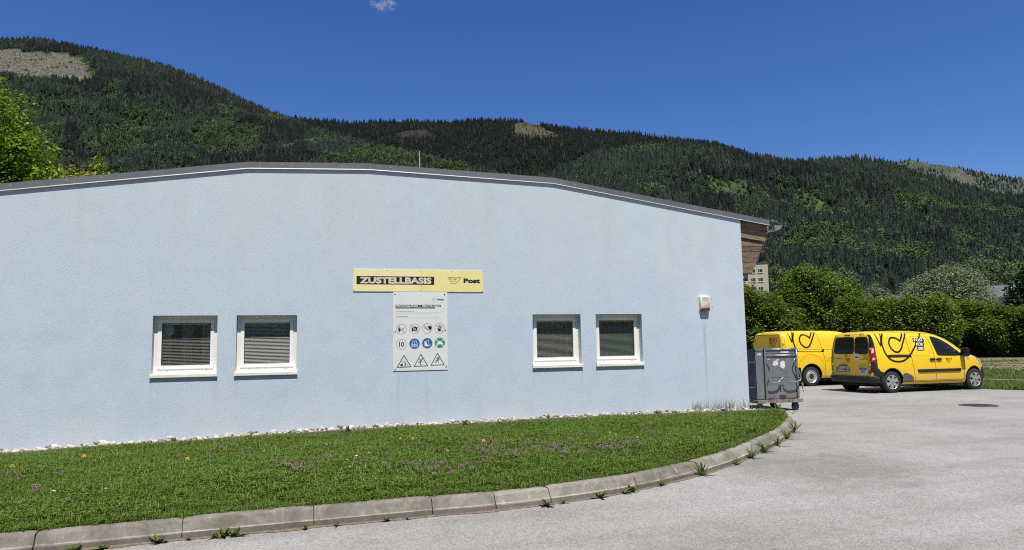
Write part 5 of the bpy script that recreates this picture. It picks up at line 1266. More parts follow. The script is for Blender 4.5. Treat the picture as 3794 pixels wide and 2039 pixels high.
# side, back and floor
mb = MB(); mb.box(-0.004, 0.018, 0.04, DP, ZB, ZT-0.03); mb.build('side_panel', CP, ct)
mb = MB(); mb.box(W_-0.018, W_+0.003, 0.04, DP, ZB, ZT-0.03); mb.build('side_panel', CP, ct)
mb = MB(); mb.box(0.02, W_-0.02, DP-0.02, DP, ZB, ZT-0.05); mb.build('back_panel', CP, ct)
for z in (1.08, 0.52):
    mb = MB(); mb.tube([(-0.012, 0.06, z), (-0.012, DP-0.05, z)], 0.011, 7); mb.build('side_bar', BAR, ct, smooth=60)
mb = MB(); mb.box(0.0, W_, 0.05, DP-0.03, ZB-0.05, ZB); mb.build('floor_plate', CD, ct)
mb = MB(); mb.box(-0.03, W_+0.06, -0.06, -0.02, ZB-0.085, ZB-0.01); bevel(mb.build('base_rail', RUST, ct), 0.006)
mb = MB(); mb.box(-0.03, 0.02, -0.02, DP, ZB-0.085, ZB-0.015); bevel(mb.build('base_rail', RUST, ct), 0.006)
mb = MB(); mb.box(W_+0.01, W_+0.06, -0.02, DP, ZB-0.085, ZB-0.015); bevel(mb.build('base_rail', RUST, ct), 0.006)
# bow handle
hp = catmull([(0.24, -0.03, 1.145), (0.30, -0.07, 1.14), (0.345, -0.085, 1.07), (0.315, -0.09, 0.92), (0.26, -0.095, 0.78), (0.245, -0.095, 0.69), (0.29, -0.10, 0.635), (0.40, -0.10, 0.63), (0.50, -0.10, 0.655), (0.56, -0.10, 0.71), (0.61, -0.10, 0.735), (0.66, -0.10, 0.715), (0.72, -0.10, 0.655), (0.82, -0.10, 0.632), (0.98, -0.10, 0.645), (1.06, -0.095, 0.69), (1.055, -0.095, 0.78), (1.00, -0.09, 0.92), (0.93, -0.085, 1.07), (0.95, -0.07, 1.14), (1.02, -0.03, 1.15)], 4)
mb = MB(); mb.tube(hp, 0.0135, 9); mb.build('bow_handle', BAR, ct, smooth=60)
# foot brake linkage
mb = MB(); mb.box(0.585, 0.635, -0.035, 0.0, 0.30, 0.56); bevel(mb.build('brake_post', CP, ct), 0.005)
mb = MB(); mb.tube([(0.54, -0.02, 0.56), (0.68, -0.02, 0.56)], 0.012, 6); mb.build('brake_bar', CP, ct, smooth=50)
mb = MB(); mb.prism([(0.40, -0.05, 0.27), (0.82, -0.05, 0.27), (0.78, -0.05, 0.34), (0.68, -0.05, 0.42), (0.54, -0.05, 0.42), (0.44, -0.05, 0.34)], [(0.40, -0.01, 0.27), (0.82, -0.01, 0.27), (0.78, -0.01, 0.34), (0.68, -0.01, 0.42), (0.54, -0.01, 0.42), (0.44, -0.01, 0.34)]); bevel(mb.build('coupling_plate', CP, ct), 0.006)
mb = MB(); mb.box(0.53, 0.69, -0.058, -0.045, 0.28, 0.36); bevel(mb.build('coupling_mouth', CD, ct), 0.004)
# torn labels
rnd = random.Random(11)
def blob(cx, cz, w, h, n=16, rg=0.35):
    return [(cx + w*(1-rg*rnd.random())*math.cos(2*PI*i/n), cz + h*(1-rg*rnd.random())*math.sin(2*PI*i/n)) for i in range(n)]
for (cx, cz, w, h, y) in ((0.50, 1.055, 0.085, 0.07, -0.002), (0.68, 1.02, 0.085, 0.10, -0.002), (0.55, 1.125, 0.05, 0.02, -0.002), (0.75, 1.30, 0.14, 0.022, -0.0065), (0.55, 1.372, 0.16, 0.018, -0.0285), (0.80, 1.374, 0.13, 0.016, -0.0285), (0.68, 1.235, 0.24, 0.018, -0.0245), (1.035, 1.30, 0.018, 0.09, -0.033)):
    mb = MB(); mb.poly(blob(cx, cz, w, h, 18), lambda u, v_: (u, y, v_)); mb.build('torn_label', LBL, ct)
mb = MB(); mb.poly([(0.05, 1.235), (0.14, 1.235), (0.14, 1.275), (0.05, 1.275)], lambda u, v_: (u, -0.002, v_)); mb.build('inventory_label', PLATE, ct); mb = MB(); mb.poly([(0.065, 1.243), (0.125, 1.243), (0.125, 1.250), (0.065, 1.250)], lambda u, v_: (u, -0.0035, v_)); mb.build('label_print', BLACK, ct)
# strap dangling on the right
mb = MB(); mb.tube(catmull([(W_+0.035, -0.03, 0.95), (W_+0.05, -0.04, 0.75), (W_+0.07, -0.04, 0.60)], 4), 0.012, 6); mb.build('strap', mat('strap_black', (0.015, 0.015, 0.015), 0.8), ct)
mb = MB(); mb.box(W_+0.05, W_+0.09, -0.06, -0.02, 0.54, 0.61); bevel(mb.build('buckle', BAR, ct), 0.005); mb = MB(); mb.tube([(W_+0.07, -0.04, 0.54), (W_+0.075, -0.04, 0.47), (W_+0.10, -0.04, 0.40)], [0.008, 0.006, 0.003], 6); mb.build('strap_end', mat('strap_black', (0.015, 0.015, 0.015), 0.8), ct)
for (x, y, rz) in ((0.12, 0.10, 0.5), (W_-0.10, 0.02, 0.15), (0.12, DP-0.12, 0.8), (W_-0.10, DP-0.12, 0.3)):
    cs = empty('castor', (x, y, 0), rz); cs.parent = ct
    mb = MB(); mb.lathe([(0.02, -0.026), (0.085, -0.026), (0.094, -0.018), (0.094, 0.018), (0.085, 0.026), (0.02, 0.026)], 28, (0, 0, 0.094)); mb.build('tyre', RUB, cs, smooth=40)
    mb = MB(); mb.lathe([(0.001, -0.030), (0.035, -0.028), (0.04, -0.024)], 16, (0, 0, 0.094)); mb.build('hub', CD, cs)
    mb = MB()
    for sy in (-0.036, 0.030): mb.prism([(-0.03, sy, 0.08), (0.03, sy, 0.08), (0.055, sy, 0.19), (-0.055, sy, 0.19)], [(-0.03, sy+0.006, 0.08), (0.03, sy+0.006, 0.08), (0.055, sy+0.006, 0.19), (-0.055, sy+0.006, 0.19)])
    mb.box(-0.055, 0.055, -0.036, 0.036, 0.186, 0.2); mb.build('fork', CD, cs)
# ================================================================== grass, weeds, flowers
def leaf_material(name, dark, light, trans=0.25, rough=0.5, island=True, yellow=None):
    m = bpy.data.materials.new(name); m.use_nodes = True; t = m.node_tree; b = t.nodes['Principled BSDF']
    ge = nn(t, 'ShaderNodeNewGeometry'); oi = nn(t, 'ShaderNodeObjectInfo')
    fac = math_n(t, 'FRACT', math_n(t, 'ADD', ge.outputs['Random Per Island'], math_n(t, 'MULTIPLY', oi.outputs['Random'], 1.0))) if island else oi.outputs['Random']
    c = ramp(t, fac, [(0.0, dark), (1.0, light)] if yellow is None else [(0.0, dark), (0.86, light), (0.93, yellow), (1.0, yellow)])
    t.links.new(c.outputs[0], b.inputs['Base Color']); b.inputs['Roughness'].default_value = rough; b.inputs['Specular IOR Level'].default_value = 0.25
    tl = t.nodes.new('ShaderNodeBsdfTranslucent'); t.links.new(c.outputs[0], tl.inputs[0]); mx = t.nodes.new('ShaderNodeMixShader'); mx.inputs[0].default_value = trans
    t.links.new(b.outputs[0], mx.inputs[1]); t.links.new(tl.outputs[0], mx.inputs[2]); t.links.new(mx.outputs[0], t.nodes['Material Output'].inputs[0])
    return m
GRASS = leaf_material('grass_blades', (0.026, 0.066, 0.007), (0.20, 0.315, 0.034), 0.35, yellow=(0.29, 0.29, 0.09))
GRASS2 = leaf_material('meadow_blades', (0.07, 0.12, 0.02), (0.19, 0.25, 0.05), 0.3, yellow=(0.30, 0.27, 0.12))
def tuft(seed, n, rad_, h, w, m, broad=0):
    r = random.Random(seed); v = []; f = []
    for i in range(n):
        a = r.uniform(0, 2*PI); d = rad_*math.sqrt(r.random()); x, y = d*math.cos(a), d*math.sin(a); hh = h*r.uniform(0.55, 1.25); le = r.uniform(0.15, 0.75)*hh if h > 0.04 else r.uniform(0.15, 0.4); b_ = r.uniform(0, 2*PI)
        lx, ly = le*math.cos(b_), le*math.sin(b_); c_ = b_ + PI/2 + r.uniform(-.5, .5); wx, wy = w*math.cos(c_)*r.uniform(.7, 1.3), w*math.sin(c_)
        k = len(v); v += [(x-wx, y-wy, -0.01), (x+wx, y+wy, -0.01), (x+lx*.35+wx*.8, y+ly*.35+wy*.8, hh*.6), (x+lx*.35-wx*.8, y+ly*.35-wy*.8, hh*.6), (x+lx, y+ly, hh)]
        f += [(k, k+1, k+2, k+3), (k+3, k+2, k+4)]
    for i in range(broad):
        a = r.uniform(0, 2*PI); d = rad_*math.sqrt(r.random()); x, y, z = d*math.cos(a), d*math.sin(a), h*r.uniform(.4, .9); s_ = r.uniform(.008, .016); b_ = r.uniform(0, 6.28); k = len(v)
        for q in range(3):
            c_ = b_ + q*2.1; k = len(v); v += [(x, y, z), (x + s_*math.cos(c_-.5), y + s_*math.sin(c_-.5), z+.003), (x + 1.5*s_*math.cos(c_), y + 1.5*s_*math.sin(c_), z+r.uniform(-.004, .006)), (x + s_*math.cos(c_+.5), y + s_*math.sin(c_+.5), z+.003)]; f.append((k, k+1, k+2, k+3))
    me = bpy.data.meshes.new('tuft'); me.from_pydata(v, [], f); me.materials.append(m); return me
npr = np.random.default_rng(12)
TUFTS = [tuft(i, 11, 0.055, 0.078, 0.0034, GRASS, 3) for i in range(5)] + [tuft(20+i, 8, 0.05, 0.05, 0.0036, GRASS, 9) for i in range(3)]
pts = []; scs = []; n_try = 80000
xs_ = npr.uniform(-5.6, 9.0, n_try); ys_ = npr.uniform(6.3, EY, n_try)
for x, y in zip(xs_, ys_):
    fy = lawn_front_y(x)
    if y < fy + 0.0 or y > EY - 0.0: continue
    dens = 0.15 + 1.2*(mnoise.noise((x*0.9, y*0.9, 5)) + 0.4) + 0.5*mnoise.noise((x*3.5, y*3.5, 2))
    if EY - y < 0.30 and npr.random() > 0.22: continue
    if npr.random() > max(0.25, dens) + 0.3: continue
    pts.append((x, y, lawn_height(x, y))); scs.append((0.62 + 0.6*(mnoise.noise((x*0.9+9, y*0.9, 1)) + 0.35) + npr.uniform(-.15, .3) + (0.5 if npr.random() < 0.012 else 0))*(0.7 if y - fy < 0.25 or EY - y < 0.3 else 1.0))
n_ = len(pts)
scatter('grass', pts, np.clip(scs, 0.45, 1.5), npr.integers(0, len(TUFTS), n_), npr.uniform(0, 6.28, n_), TUFTS)
tag(bpy.data.objects['grass'], 'short green lawn grass between the blue wall and the kerb', 'grass', kind='stuff')
# taller blades along the wall's right end
n_ = 70; px_ = npr.uniform(6.9, 8.35, n_); pts = [(x, npr.uniform(EY+0.05, D-0.03), wall_base(x)) for x in px_]
TALL = [tuft(40+i, 7, 0.05, 0.20, 0.002, GRASS2) for i in range(3)]
o = scatter('tall_grass', pts, npr.uniform(0.4, 1.35, n_), npr.integers(0, 3, n_), npr.uniform(0, 6.28, n_), TALL); tag(o, 'tall thin grass growing in the gravel near the wall corner', 'grass', kind='stuff')
# meadow beyond the yard
MT = [tuft(60+i, 12, 0.14, 0.13, 0.006, GRASS2) for i in range(4)]
pts = []; scs = []
ex = np.array([p.x for p in edge_s]); ey = np.array([p.y for p in edge_s])
o_y = np.argsort(ey)
def edge_x(y): return float(np.interp(y, ey[o_y], ex[o_y]))
for _ in range(30000):
    y = 14 + 46*npr.random()**1.7; x = edge_x(min(y, 26)) + 34*npr.random()**1.3 - (0 if y < 26 else 8)
    if x/y < 0.62 or x/y > 1.42: continue
    if y < 26 and x < edge_x(y) + 0.02: continue
    pts.append((x, y, -0.03)); scs.append(npr.uniform(0.7, 1.4)*(1 + 0.02*max(0, y-18)))
n_ = len(pts); o = scatter('meadow_grass', pts, scs, npr.integers(0, 4, n_), npr.uniform(0, 6.28, n_), MT); tag(o, 'unmown grass of the meadow beyond the asphalt yard', 'grass', kind='stuff')
# rows of cut hay
HAYM = leaf_material('hay_strands', (0.22, 0.19, 0.09), (0.44, 0.39, 0.22), 0.2)
HT = [tuft(80+i, 26, 0.45, 0.035, 0.012, HAYM) for i in range(3)]
pts = []; scs = []
for k, (d0, wd) in enumerate(((43, 2.6), (51, 3.0), (60, 4.0))):
    for _ in range(1100):
        t_ = npr.uniform(-6, 26); c_ = Vector((0.80, 0.60, 0))*d0*1.0 + Vector((0.72, -0.69, 0))*t_ + Vector((0.69, 0.72, 0))*npr.normal(0, wd*0.32); pts.append((c_.x, c_.y, 0.02 + 0.12*npr.random())); scs.append(npr.uniform(0.9, 1.8))
n_ = len(pts); o = scatter('hay', pts, scs, npr.integers(0, 3, n_), npr.uniform(0, 6.28, n_), HT); tag(o, 'rows of cut dry hay lying on the meadow', 'hay', kind='stuff')

# ---- flowers in the lawn
STEM = mat('flower_stem', (0.07, 0.12, 0.03), 0.7)
def flower_mesh(kind, seed):
    r = random.Random(seed); mb = MB()
    h = {'clover': 0.10, 'yellow': 0.12, 'white': 0.09}[kind]
    mb.cur = 0; mb.tube([(0, 0, -0.01), (r.uniform(-.01, .01), r.uniform(-.01, .01), h)], 0.0012, 4, caps=False); mb.cur = 1
    top = Vector((0, 0, h))
    if kind == 'clover':
        for i in range(26):
            a = i*2.4; ph = math.acos(1 - 1.6*(i+.5)/26); d = Vector((math.sin(ph)*math.cos(a), math.sin(ph)*math.sin(a), math.cos(ph))); p = top + d*0.004; e = top + d*0.0165; s_ = d.orthogonal().normalized()*0.0032
            mb.face([p-s_*.5, p+s_*.5, e+s_, e-s_])
            s_ = d.cross(s_).normalized()*0.0032; mb.face([p-s_*.5, p+s_*.5, e+s_, e-s_])
    elif kind == 'yellow':
        for i in range(22):
            a = 2*PI*i/22; z = 0.004 + 0.006*(i % 3); l = 0.018 - 0.004*(i % 3); d = Vector((math.cos(a), math.sin(a), 0.15*(i % 3))); s_ = Vector((-math.sin(a), math.cos(a), 0))*0.0028
            mb.face([top + Vector((0, 0, z)) - s_*.4, top + Vector((0, 0, z)) + s_*.4, top + d*l + s_ + Vector((0, 0, z)), top + d*l - s_ + Vector((0, 0, z))])
    else:
        for i in range(14):
            a = 2*PI*i/14; d = Vector((math.cos(a), math.sin(a), 0.1)); s_ = Vector((-math.sin(a), math.cos(a), 0))*0.0024; mb.face([top - s_*.4, top + s_*.4, top + d*0.014 + s_, top + d*0.014 - s_])
    m_ = {'clover': mat('clover_pink', (0.37, 0.255, 0.27), 0.7, var=0.3, vscale=80), 'yellow': mat('hawkbit_yellow', (0.75, 0.50, 0.03), 0.6), 'white': mat('daisy_white', (0.75, 0.75, 0.70), 0.6)}[kind]
    o = mb.build(kind, [STEM, m_]); me = o.data; bpy.data.objects.remove(o); return me
FM = {k: [flower_mesh(k, i) for i in range(3)] for k in ('clover', 'yellow', 'white')}
FL = {'clover': ('clover_flower', 'pink clover flower standing in the lawn', 'clover heads in the lawn'), 'yellow': ('hawkbit_flower', 'yellow dandelion-like flower standing in the lawn', 'yellow flowers in the lawn'), 'white': ('daisy_flower', 'small white daisy standing in the lawn', 'white daisies in the lawn')}
rnd = random.Random(21)
def ground_at(px, py):
    d = ray(px, py); t_ = (0.16-CAM.z)/d.z
    for _ in range(4):
        p = CAM + d*t_; z = lawn_height(p.x, p.y); t_ = (z-CAM.z)/d.z
    return CAM + d*t_
def flower(kind, px, py):
    p = ground_at(px, py)
    if p.y < lawn_front_y(p.x) + 0.05 or p.y > EY - 0.05: return
    o = bpy.data.objects.new(FL[kind][0], FM[kind][rnd.randrange(3)]); C.objects.link(o); o.location = (p.x, p.y, lawn_height(p.x, p.y)); s_ = rnd.uniform(0.75, 1.25); o.scale = (s_*1.1, s_*1.1, s_); o.rotation_euler = (rnd.uniform(-.2, .2), rnd.uniform(-.2, .2), rnd.uniform(0, 6.28))
    tag(o, FL[kind][1], {'clover': 'clover', 'yellow': 'flower', 'white': 'daisy'}[kind], FL[kind][2])
for (cx, cy, sx, sy, n) in ((1080, 1195, 110, 22, 34), (1250, 1160, 90, 18, 30), (1420, 1150, 110, 14, 34), (1550, 1140, 90, 12, 26), (1330, 1140, 160, 25, 30), (730, 1190, 30, 14, 16), (560, 1150, 160, 26, 14), (1600, 1105, 110, 10, 10), (900, 1180, 120, 35, 12), (100, 1220, 90, 50, 10), (1180, 1120, 150, 20, 10)):
    for _ in range(n): flower('clover', rnd.gauss(cx, sx*0.6), rnd.gauss(cy, sy*0.6))
for (x, y) in ((1130, 1162), (1126, 1170), (1040, 1128), (1210, 1150), (1216, 1140), (1534, 1110), (1545, 1114), (1300, 1115), (150, 1212), (50, 1213), (28, 1206), (210, 1180), (340, 1175), (470, 1188), (660, 1160), (820, 1140), (930, 1165), (1005, 1125), (1120, 1120), (1600, 1120)): flower('yellow', x, y)
for (x, y) in ((130, 1262), (170, 1255), (165, 1275), (265, 1255), (345, 1255), (400, 1260), (870, 1175), (880, 1190), (900, 1170), (1950, 1062), (1968, 1078), (520, 1180)): flower('white', x, y)

# ---- weeds along the kerb's foot
WEED = leaf_material('weed_leaf', (0.06, 0.10, 0.015), (0.20, 0.245, 0.06), 0.3)
def weed_mesh(seed, n, l, up, grassy=False):
    r = random.Random(seed); v = []; f = []
    for i in range(n):
        a = 2*PI*i/n + r.uniform(-.4, .4); L = l*r.uniform(.3, 1.2); el = up*r.uniform(.25, 1.6); w = L*(0.04 if grassy else r.uniform(0.09, 0.14)); d = Vector((math.cos(a), math.sin(a), 0)); s_ = Vector((-math.sin(a), math.cos(a), 0)); k = len(v)
        for j in range(6):
            t_ = j/5; z = L*(math.sin(el)*t_*(1.0-0.35*t_)) + 0.006; x = L*math.cos(el)*t_; ww = w*(math.sin(PI*min(1, t_*0.92+.08))**0.7)*(1 + (0 if grassy else 0.4*((j % 2)*2-1)*0.5)); p = d*x
            v += [(p.x - s_.x*ww, p.y - s_.y*ww, z), (p.x + s_.x*ww, p.y + s_.y*ww, z)]
        f += [(k+2*j, k+2*j+1, k+2*j+3, k+2*j+2) for j in range(5)]
    me = bpy.data.meshes.new('weed'); me.from_pydata(v, [], f); me.materials.append(WEED); me.polygons.foreach_set('use_smooth', [True]*len(f)); return me
ordn = ['first', 'second', 'third', 'fourth', 'fifth', 'sixth', 'seventh', 'eighth', 'ninth', 'tenth', 'eleventh', 'twelfth', 'thirteenth', 'fourteenth', 'fifteenth', 'sixteenth', 'seventeenth', 'eighteenth', 'nineteenth', 'twentieth', 'twenty-first', 'twenty-second', 'twenty-third', 'twenty-fourth']
WD = [(195, 0.12, 0), (262, 0.12, 0), (408, 0.13, 0), (478, 0.06, 0), (540, 0.10, 0), (562, 0.14, 0), (592, 0.15, 0), (770, 0.08, 0), (852, 0.06, 0), (975, 0.09, 0), (1024, 0.05, 0), (1372, 0.15, 0), (1410, 0.09, 0), (1508, 0.18, 0), (1562, 0.12, 0), (1588, 0.15, 0), (1660, 0.13, 1), (1760, 0.22, 1), (1845, 0.16, 1), (1882, 0.24, 1), (1915, 0.26, 1), (1950, 0.22, 1), (1975, 0.22, 1), (1992, 0.26, 1)]
kp_px = [(project(Vector((p.x, p.y, 0.0)))[0] if project(Vector((p.x, p.y, 0.0))) else -999, s_) for p, s_ in zip(kp, ks) if p.y < 12.2]
for i, (px, l, gr) in enumerate(WD):
    s_ = min(kp_px, key=lambda q_: abs(q_[0]-px))[1]; p, n = kerb_at(s_); p = p - n*(0.03 + 0.02*rnd.random())
    o = bpy.data.objects.new('weed', weed_mesh(100+i, (34 if gr else 16), l*(1.0 if gr else 0.82), 0.9 if gr else 0.75, bool(gr))); C.objects.link(o); o.location = (p.x, p.y, 0.003); o.rotation_euler = (0, 0, rnd.uniform(0, 6.28))
    tag(o, f"{'grassy' if gr else 'leafy'} green weed at the kerb foot, {ordn[i]} counted from the photo's left", 'weed', 'weeds along the kerb')
for i, (x, l) in enumerate(((2.52, 0.16), (0.62, 0.14), (-0.52, 0.08), (8.72, 0.2), (9.1, 0.24))):
    o = bpy.data.objects.new('weed', weed_mesh(200+i, 14, l, 0.95)); C.objects.link(o); y = EY - 0.03 if i < 3 else 12.05 + 0.25*(i-3); o.location = (x, y, (wall_base(x) if i < 3 else 0.13)); o.rotation_euler = (0, 0, i)
    tag(o, ['broad leaved weed on the edging below the right half of the notice board', 'broad leaved weed on the edging left of the notice board', 'small weed on the gravel below the second window', 'leafy weed beside the container castor at the wall corner', 'leafy weed at the kerb end next to the container'][i], 'weed', 'weeds along the edging')

# ---- manhole cover
mc = empty('manhole_cover', (14.78, 12.72, 0.0)); tag(mc, 'dark round iron manhole cover in the asphalt yard', 'manhole cover')
IRON = mat('cast_iron', (0.075, 0.06, 0.055), 0.7, 0.2, var=0.3, vscale=14, bmp=0.4)
mb = MB(); mb.lathe([(0.001, 0.008), (0.30, 0.008), (0.305, 0.004), (0.31, 0.004)], 40, axis='z'); mb.build('lid', IRON, mc)
mb = MB(); mb.lathe([(0.318, 0.003), (0.32, 0.011), (0.385, 0.010), (0.40, 0.003)], 40, axis='z'); mb.build('ring', IRON, mc)
mb = MB()
for i in range(-4, 5):
    w_ = math.sqrt(max(0, 0.27**2 - (i*0.06)**2))
    if w_ > 0.03: mb.box(-w_, w_, i*0.06-0.012, i*0.06+0.012, 0.008, 0.013)
mb.build('ribs', IRON, mc)

# ---- rope fence on the meadow
fe = empty('rope_fence', (23.5, 18.4, 0)); tag(fe, 'two thin white ropes of a pasture fence across the meadow', 'fence')
ROPE = mat('white_rope', (0.72, 0.72, 0.70), 0.7)
A, B = Vector((-1.6, 3.9, 0)), Vector((2.2, -5.4, 0))
for z in (0.66, 0.13):
    mb = MB(); mb.tube([A.lerp(B, t_) + Vector((0, 0, z + 0.02 - 0.05*math.sin(PI*t_))) for t_ in np.linspace(0, 1, 12)], 0.0065, 6); mb.build('rope', ROPE, fe)
for p in (A, B): mb = MB(); mb.tube([(p.x, p.y, -0.05), (p.x, p.y, 0.95)], 0.012, 7); mb.build('post', ROPE, fe)

# ================================================================== trees near by
BARK = mat('bark', (0.10, 0.085, 0.065), 0.9, var=0.35, vscale=7, bmp=0.6, bscale=18)
def crown_mesh(name, lobes, n, leaf, seed, m, droop=0.0, shell=0.55):
    g = np.random.default_rng(seed); L = np.array(lobes, float); wts = (L[:, 3]*L[:, 4] + L[:, 4]*L[:, 5] + L[:, 3]*L[:, 5]); wts /= wts.sum()
    k = g.choice(len(L), n, p=wts); d = g.normal(size=(n, 3)); d /= np.linalg.norm(d, axis=1)[:, None]
    r = (shell + (1.04-shell)*g.random(n)**0.6)
    # ragged surface: bunches of twigs stand out, hollows sit in between
    ph = np.sin(d[:, 0]*7 + k*1.7)*np.sin(d[:, 1]*8 + k*2.3)*np.sin(d[:, 2]*7.5 + k)
    r *= 1 + 0.16*ph
    c = L[k, :3] + d*L[k, 3:6]*r[:, None]
    c[:, 2] -= droop*np.hypot(d[:, 0], d[:, 1])*g.random(n)
    # gather the leaves to sprays
    c += g.normal(size=(n, 3))*leaf*0.35
    nrm = d*0.5 + g.normal(size=(n, 3))*0.55 + np.array([0, -0.12, 0.75]); nrm /= np.linalg.norm(nrm, axis=1)[:, None]
    t = np.cross(nrm, g.normal(size=(n, 3))); t /= np.linalg.norm(t, axis=1)[:, None] + 1e-9; b_ = np.cross(nrm, t)
    s_ = leaf*g.uniform(0.6, 1.3, n)[:, None]
    v = np.stack([c - t*s_*0.5, c + b_*s_*0.32 + nrm*s_*0.08, c + t*s_*0.6, c - b_*s_*0.32 + nrm*s_*0.08], 1).reshape(-1, 3)
    return np_mesh(name, v, np.arange(n*4).reshape(-1, 4), m)
def trunk_mesh(h, r, seed, limbs=7):
    q_ = random.Random(seed); mb = MB(); P = [(q_.uniform(-.1, .1)*i*0.2, q_.uniform(-.1, .1)*i*0.2, h*i/6) for i in range(7)]
    mb.tube(P, [r*(1.25 if i == 0 else 1-0.13*i) for i in range(7)], 9)
    for i in range(limbs):
        a = i*2.4 + q_.random(); z = h*q_.uniform(.2, .8); l = h*q_.uniform(.3, .5); p0 = Vector((0, 0, z)); d = Vector((math.cos(a), math.sin(a), q_.uniform(.5, 1.2))).normalized()
        mb.tube([p0, p0 + d*l*.5 + Vector((0, 0, .05*l)), p0 + d*l + Vector((0, 0, .18*l))], [r*.42, r*.25, r*.08], 6)
    o = mb.build('trunk', BARK, smooth=60); me = o.data; bpy.data.objects.remove(o); return me
def lobes_for(seed, rx, ry, h, n, low=0.12):
    q_ = random.Random(seed); out = [(0, 0, h*0.55, rx*0.7, ry*0.7, h*0.40)]
    for i in range(n):
        a = i*2.4 + q_.random(); z = h*(low + 0.15 + (0.9-low)*((i+0.5)/n)*0.85); rr = 1 - abs((z/h)-0.45)*1.15; d = q_.uniform(.35, .62)*max(.25, rr)
        k = q_.uniform(.22, .42); out.append((rx*d*1.35*math.cos(a), ry*d*1.35*math.sin(a), z, rx*k, ry*k, h*k*0.52))
    return out
def tree(name, label, cat, loc_, crown, trunk, scale=1.0, rz=0.0, group=None, sz=None):
    e = empty(name, loc_, rz); e.scale = (scale, scale, sz or scale); tag(e, label, cat, group)
    for nm, me in (('trunk', trunk), ('crown', crown)):
        o = bpy.data.objects.new(nm, me); C.objects.link(o); o.parent = e
    return e
HEDGE = leaf_material('hedge_leaf', (0.024, 0.052, 0.005), (0.20, 0.275, 0.034), 0.32, 0.42)
HEDGE_Y = leaf_material('hedge_leaf_young', (0.045, 0.08, 0.008), (0.24, 0.30, 0.035), 0.28, 0.45)
WILLOW = leaf_material('willow_leaf', (0.075, 0.10, 0.045), (0.24, 0.275, 0.14), 0.2, 0.5)
DARKL = leaf_material('dark_leaf', (0.015, 0.035, 0.010), (0.045, 0.08, 0.02), 0.15, 0.5)
MAPLE = leaf_material('maple_leaf', (0.045, 0.10, 0.004), (0.235, 0.33, 0.022), 0.4, 0.4)
MAPLE_Y = leaf_material('maple_leaf_young', (0.10, 0.14, 0.012), (0.36, 0.38, 0.05), 0.35, 0.4)
HC = [crown_mesh('crown', lobes_for(i, 3.7, 3.4, 9.0, 17, 0.0), 26000, 0.225, i, HEDGE if i != 2 else HEDGE_Y) for i in range(4)]
CT = [max(v.co.z for v in me.vertices)*0.985 for me in HC]
HT_ = trunk_mesh(5.5, 0.17, 3)
gn = 'trees in the row behind the vans'
hedge = [(1780, 730, 64, 1, 'bushy green tree hidden behind the building, two before its corner'), (1838, 722, 66, 2, 'bushy green tree hidden behind the building just before its corner'), (1895, 716, 62, 0, 'bushy green tree just beside the building corner, below the beige block'), (1955, 722, 66, 3, 'bushy green tree second from the building corner in the row behind the vans'), (2012, 664, 67, 1, 'tallest bushy green tree of the row, its top left of the pale willow'), (2105, 684, 70, 0, 'tall bushy green tree beside the tallest one, over the rear van'),
         (2165, 742, 66, 3, 'low bushy tree between the tall green trees and the willow'), (2232, 752, 63, 2, 'young yellowish green tree in front of the willow’s left edge'), (2325, 742, 62, 2, 'young yellowish green tree in front of the willow’s middle, over the van roof'), (2410, 756, 64, 1, 'dense green tree in front of the willow’s right half'), (2480, 764, 63, 0, 'dense green tree over the front van’s bonnet'), (2552, 768, 62, 3, 'dense green tree at the photo’s right edge below the dark tree'), (2650, 760, 60, 1, 'green tree just outside the photo’s right edge')]
for i, (px, py, d, k, lab) in enumerate(hedge):
    p = at(px, py, d); tree('hedge_tree', lab.replace('’', "'"), 'tree', (p.x, p.y, -0.05), HC[k], HT_, 1.0*(0.9 if i in (6, 7, 8) else 1.0), i*1.3, gn, (p.z+0.25)/CT[k])
# low shrubs closing the row at its foot
SC = [crown_mesh('crown', [(0, 0, 1.2, 2.2, 1.8, 1.3), (1.5, 0.3, 1.0, 1.3, 1.2, 1.1), (-1.6, -0.2, 1.1, 1.4, 1.2, 1.2)], 8000, 0.21, 50+i, HEDGE) for i in range(2)]
ST = trunk_mesh(1.6, 0.06, 9, 4)
for i in range(7):
    px = 1890 + i*112 + 25*(i % 2); p = at(px, 880, 61 + 2*(i % 3)); tree('shrub', f'low dark shrub at the foot of the tree row, {ordn[i]} from the building corner', 'shrub', (p.x, p.y, -0.05), SC[i % 2], ST, 1.0 + 0.15*(i % 3), i, 'shrubs under the tree row', 0.8 + 0.15*(i % 2))
p = at(2370, 700, 96); wlb = [(0, 0, 7, 6.2, 5, 4.6), (4.5, 0, 7.2, 3.8, 3.5, 3.6), (-4.8, 0, 6.2, 3.6, 3.4, 3.4), (1.0, -1, 10.2, 3.2, 3, 2.4), (3.6, 1, 9.6, 2.6, 2.6, 2.2), (-2.6, -1, 9.0, 2.8, 2.6, 2.3), (7.0, 0, 5.5, 2.4, 2.4, 2.6), (-7.0, 0, 4.6, 2.2, 2.2, 2.2)]
zt_ = at(2409, 655, 96).z
tree('willow_tree', 'large pale grey green willow rising behind the tree row', 'tree', (p.x, p.y, -0.05), crown_mesh('crown', wlb, 44000, 0.25, 77, WILLOW, 1.0), trunk_mesh(7, 0.35, 5), 0.98, 0.0, None, zt_/12.75)
p = at(2200, 720, 100); tree('willow_tree', 'smaller pale willow left of the large one', 'tree', (p.x, p.y, -0.05), crown_mesh('crown', [(0, 0, 6.5, 2.6, 2.6, 3.6), (1.5, 0, 4.5, 2, 2, 2.5), (-1.5, 0, 5, 2, 2, 2.4)], 12000, 0.25, 78, WILLOW, 0.8), trunk_mesh(5, 0.2, 6), 1.0, 0.4, None, at(2200, 712, 100).z/10.2)
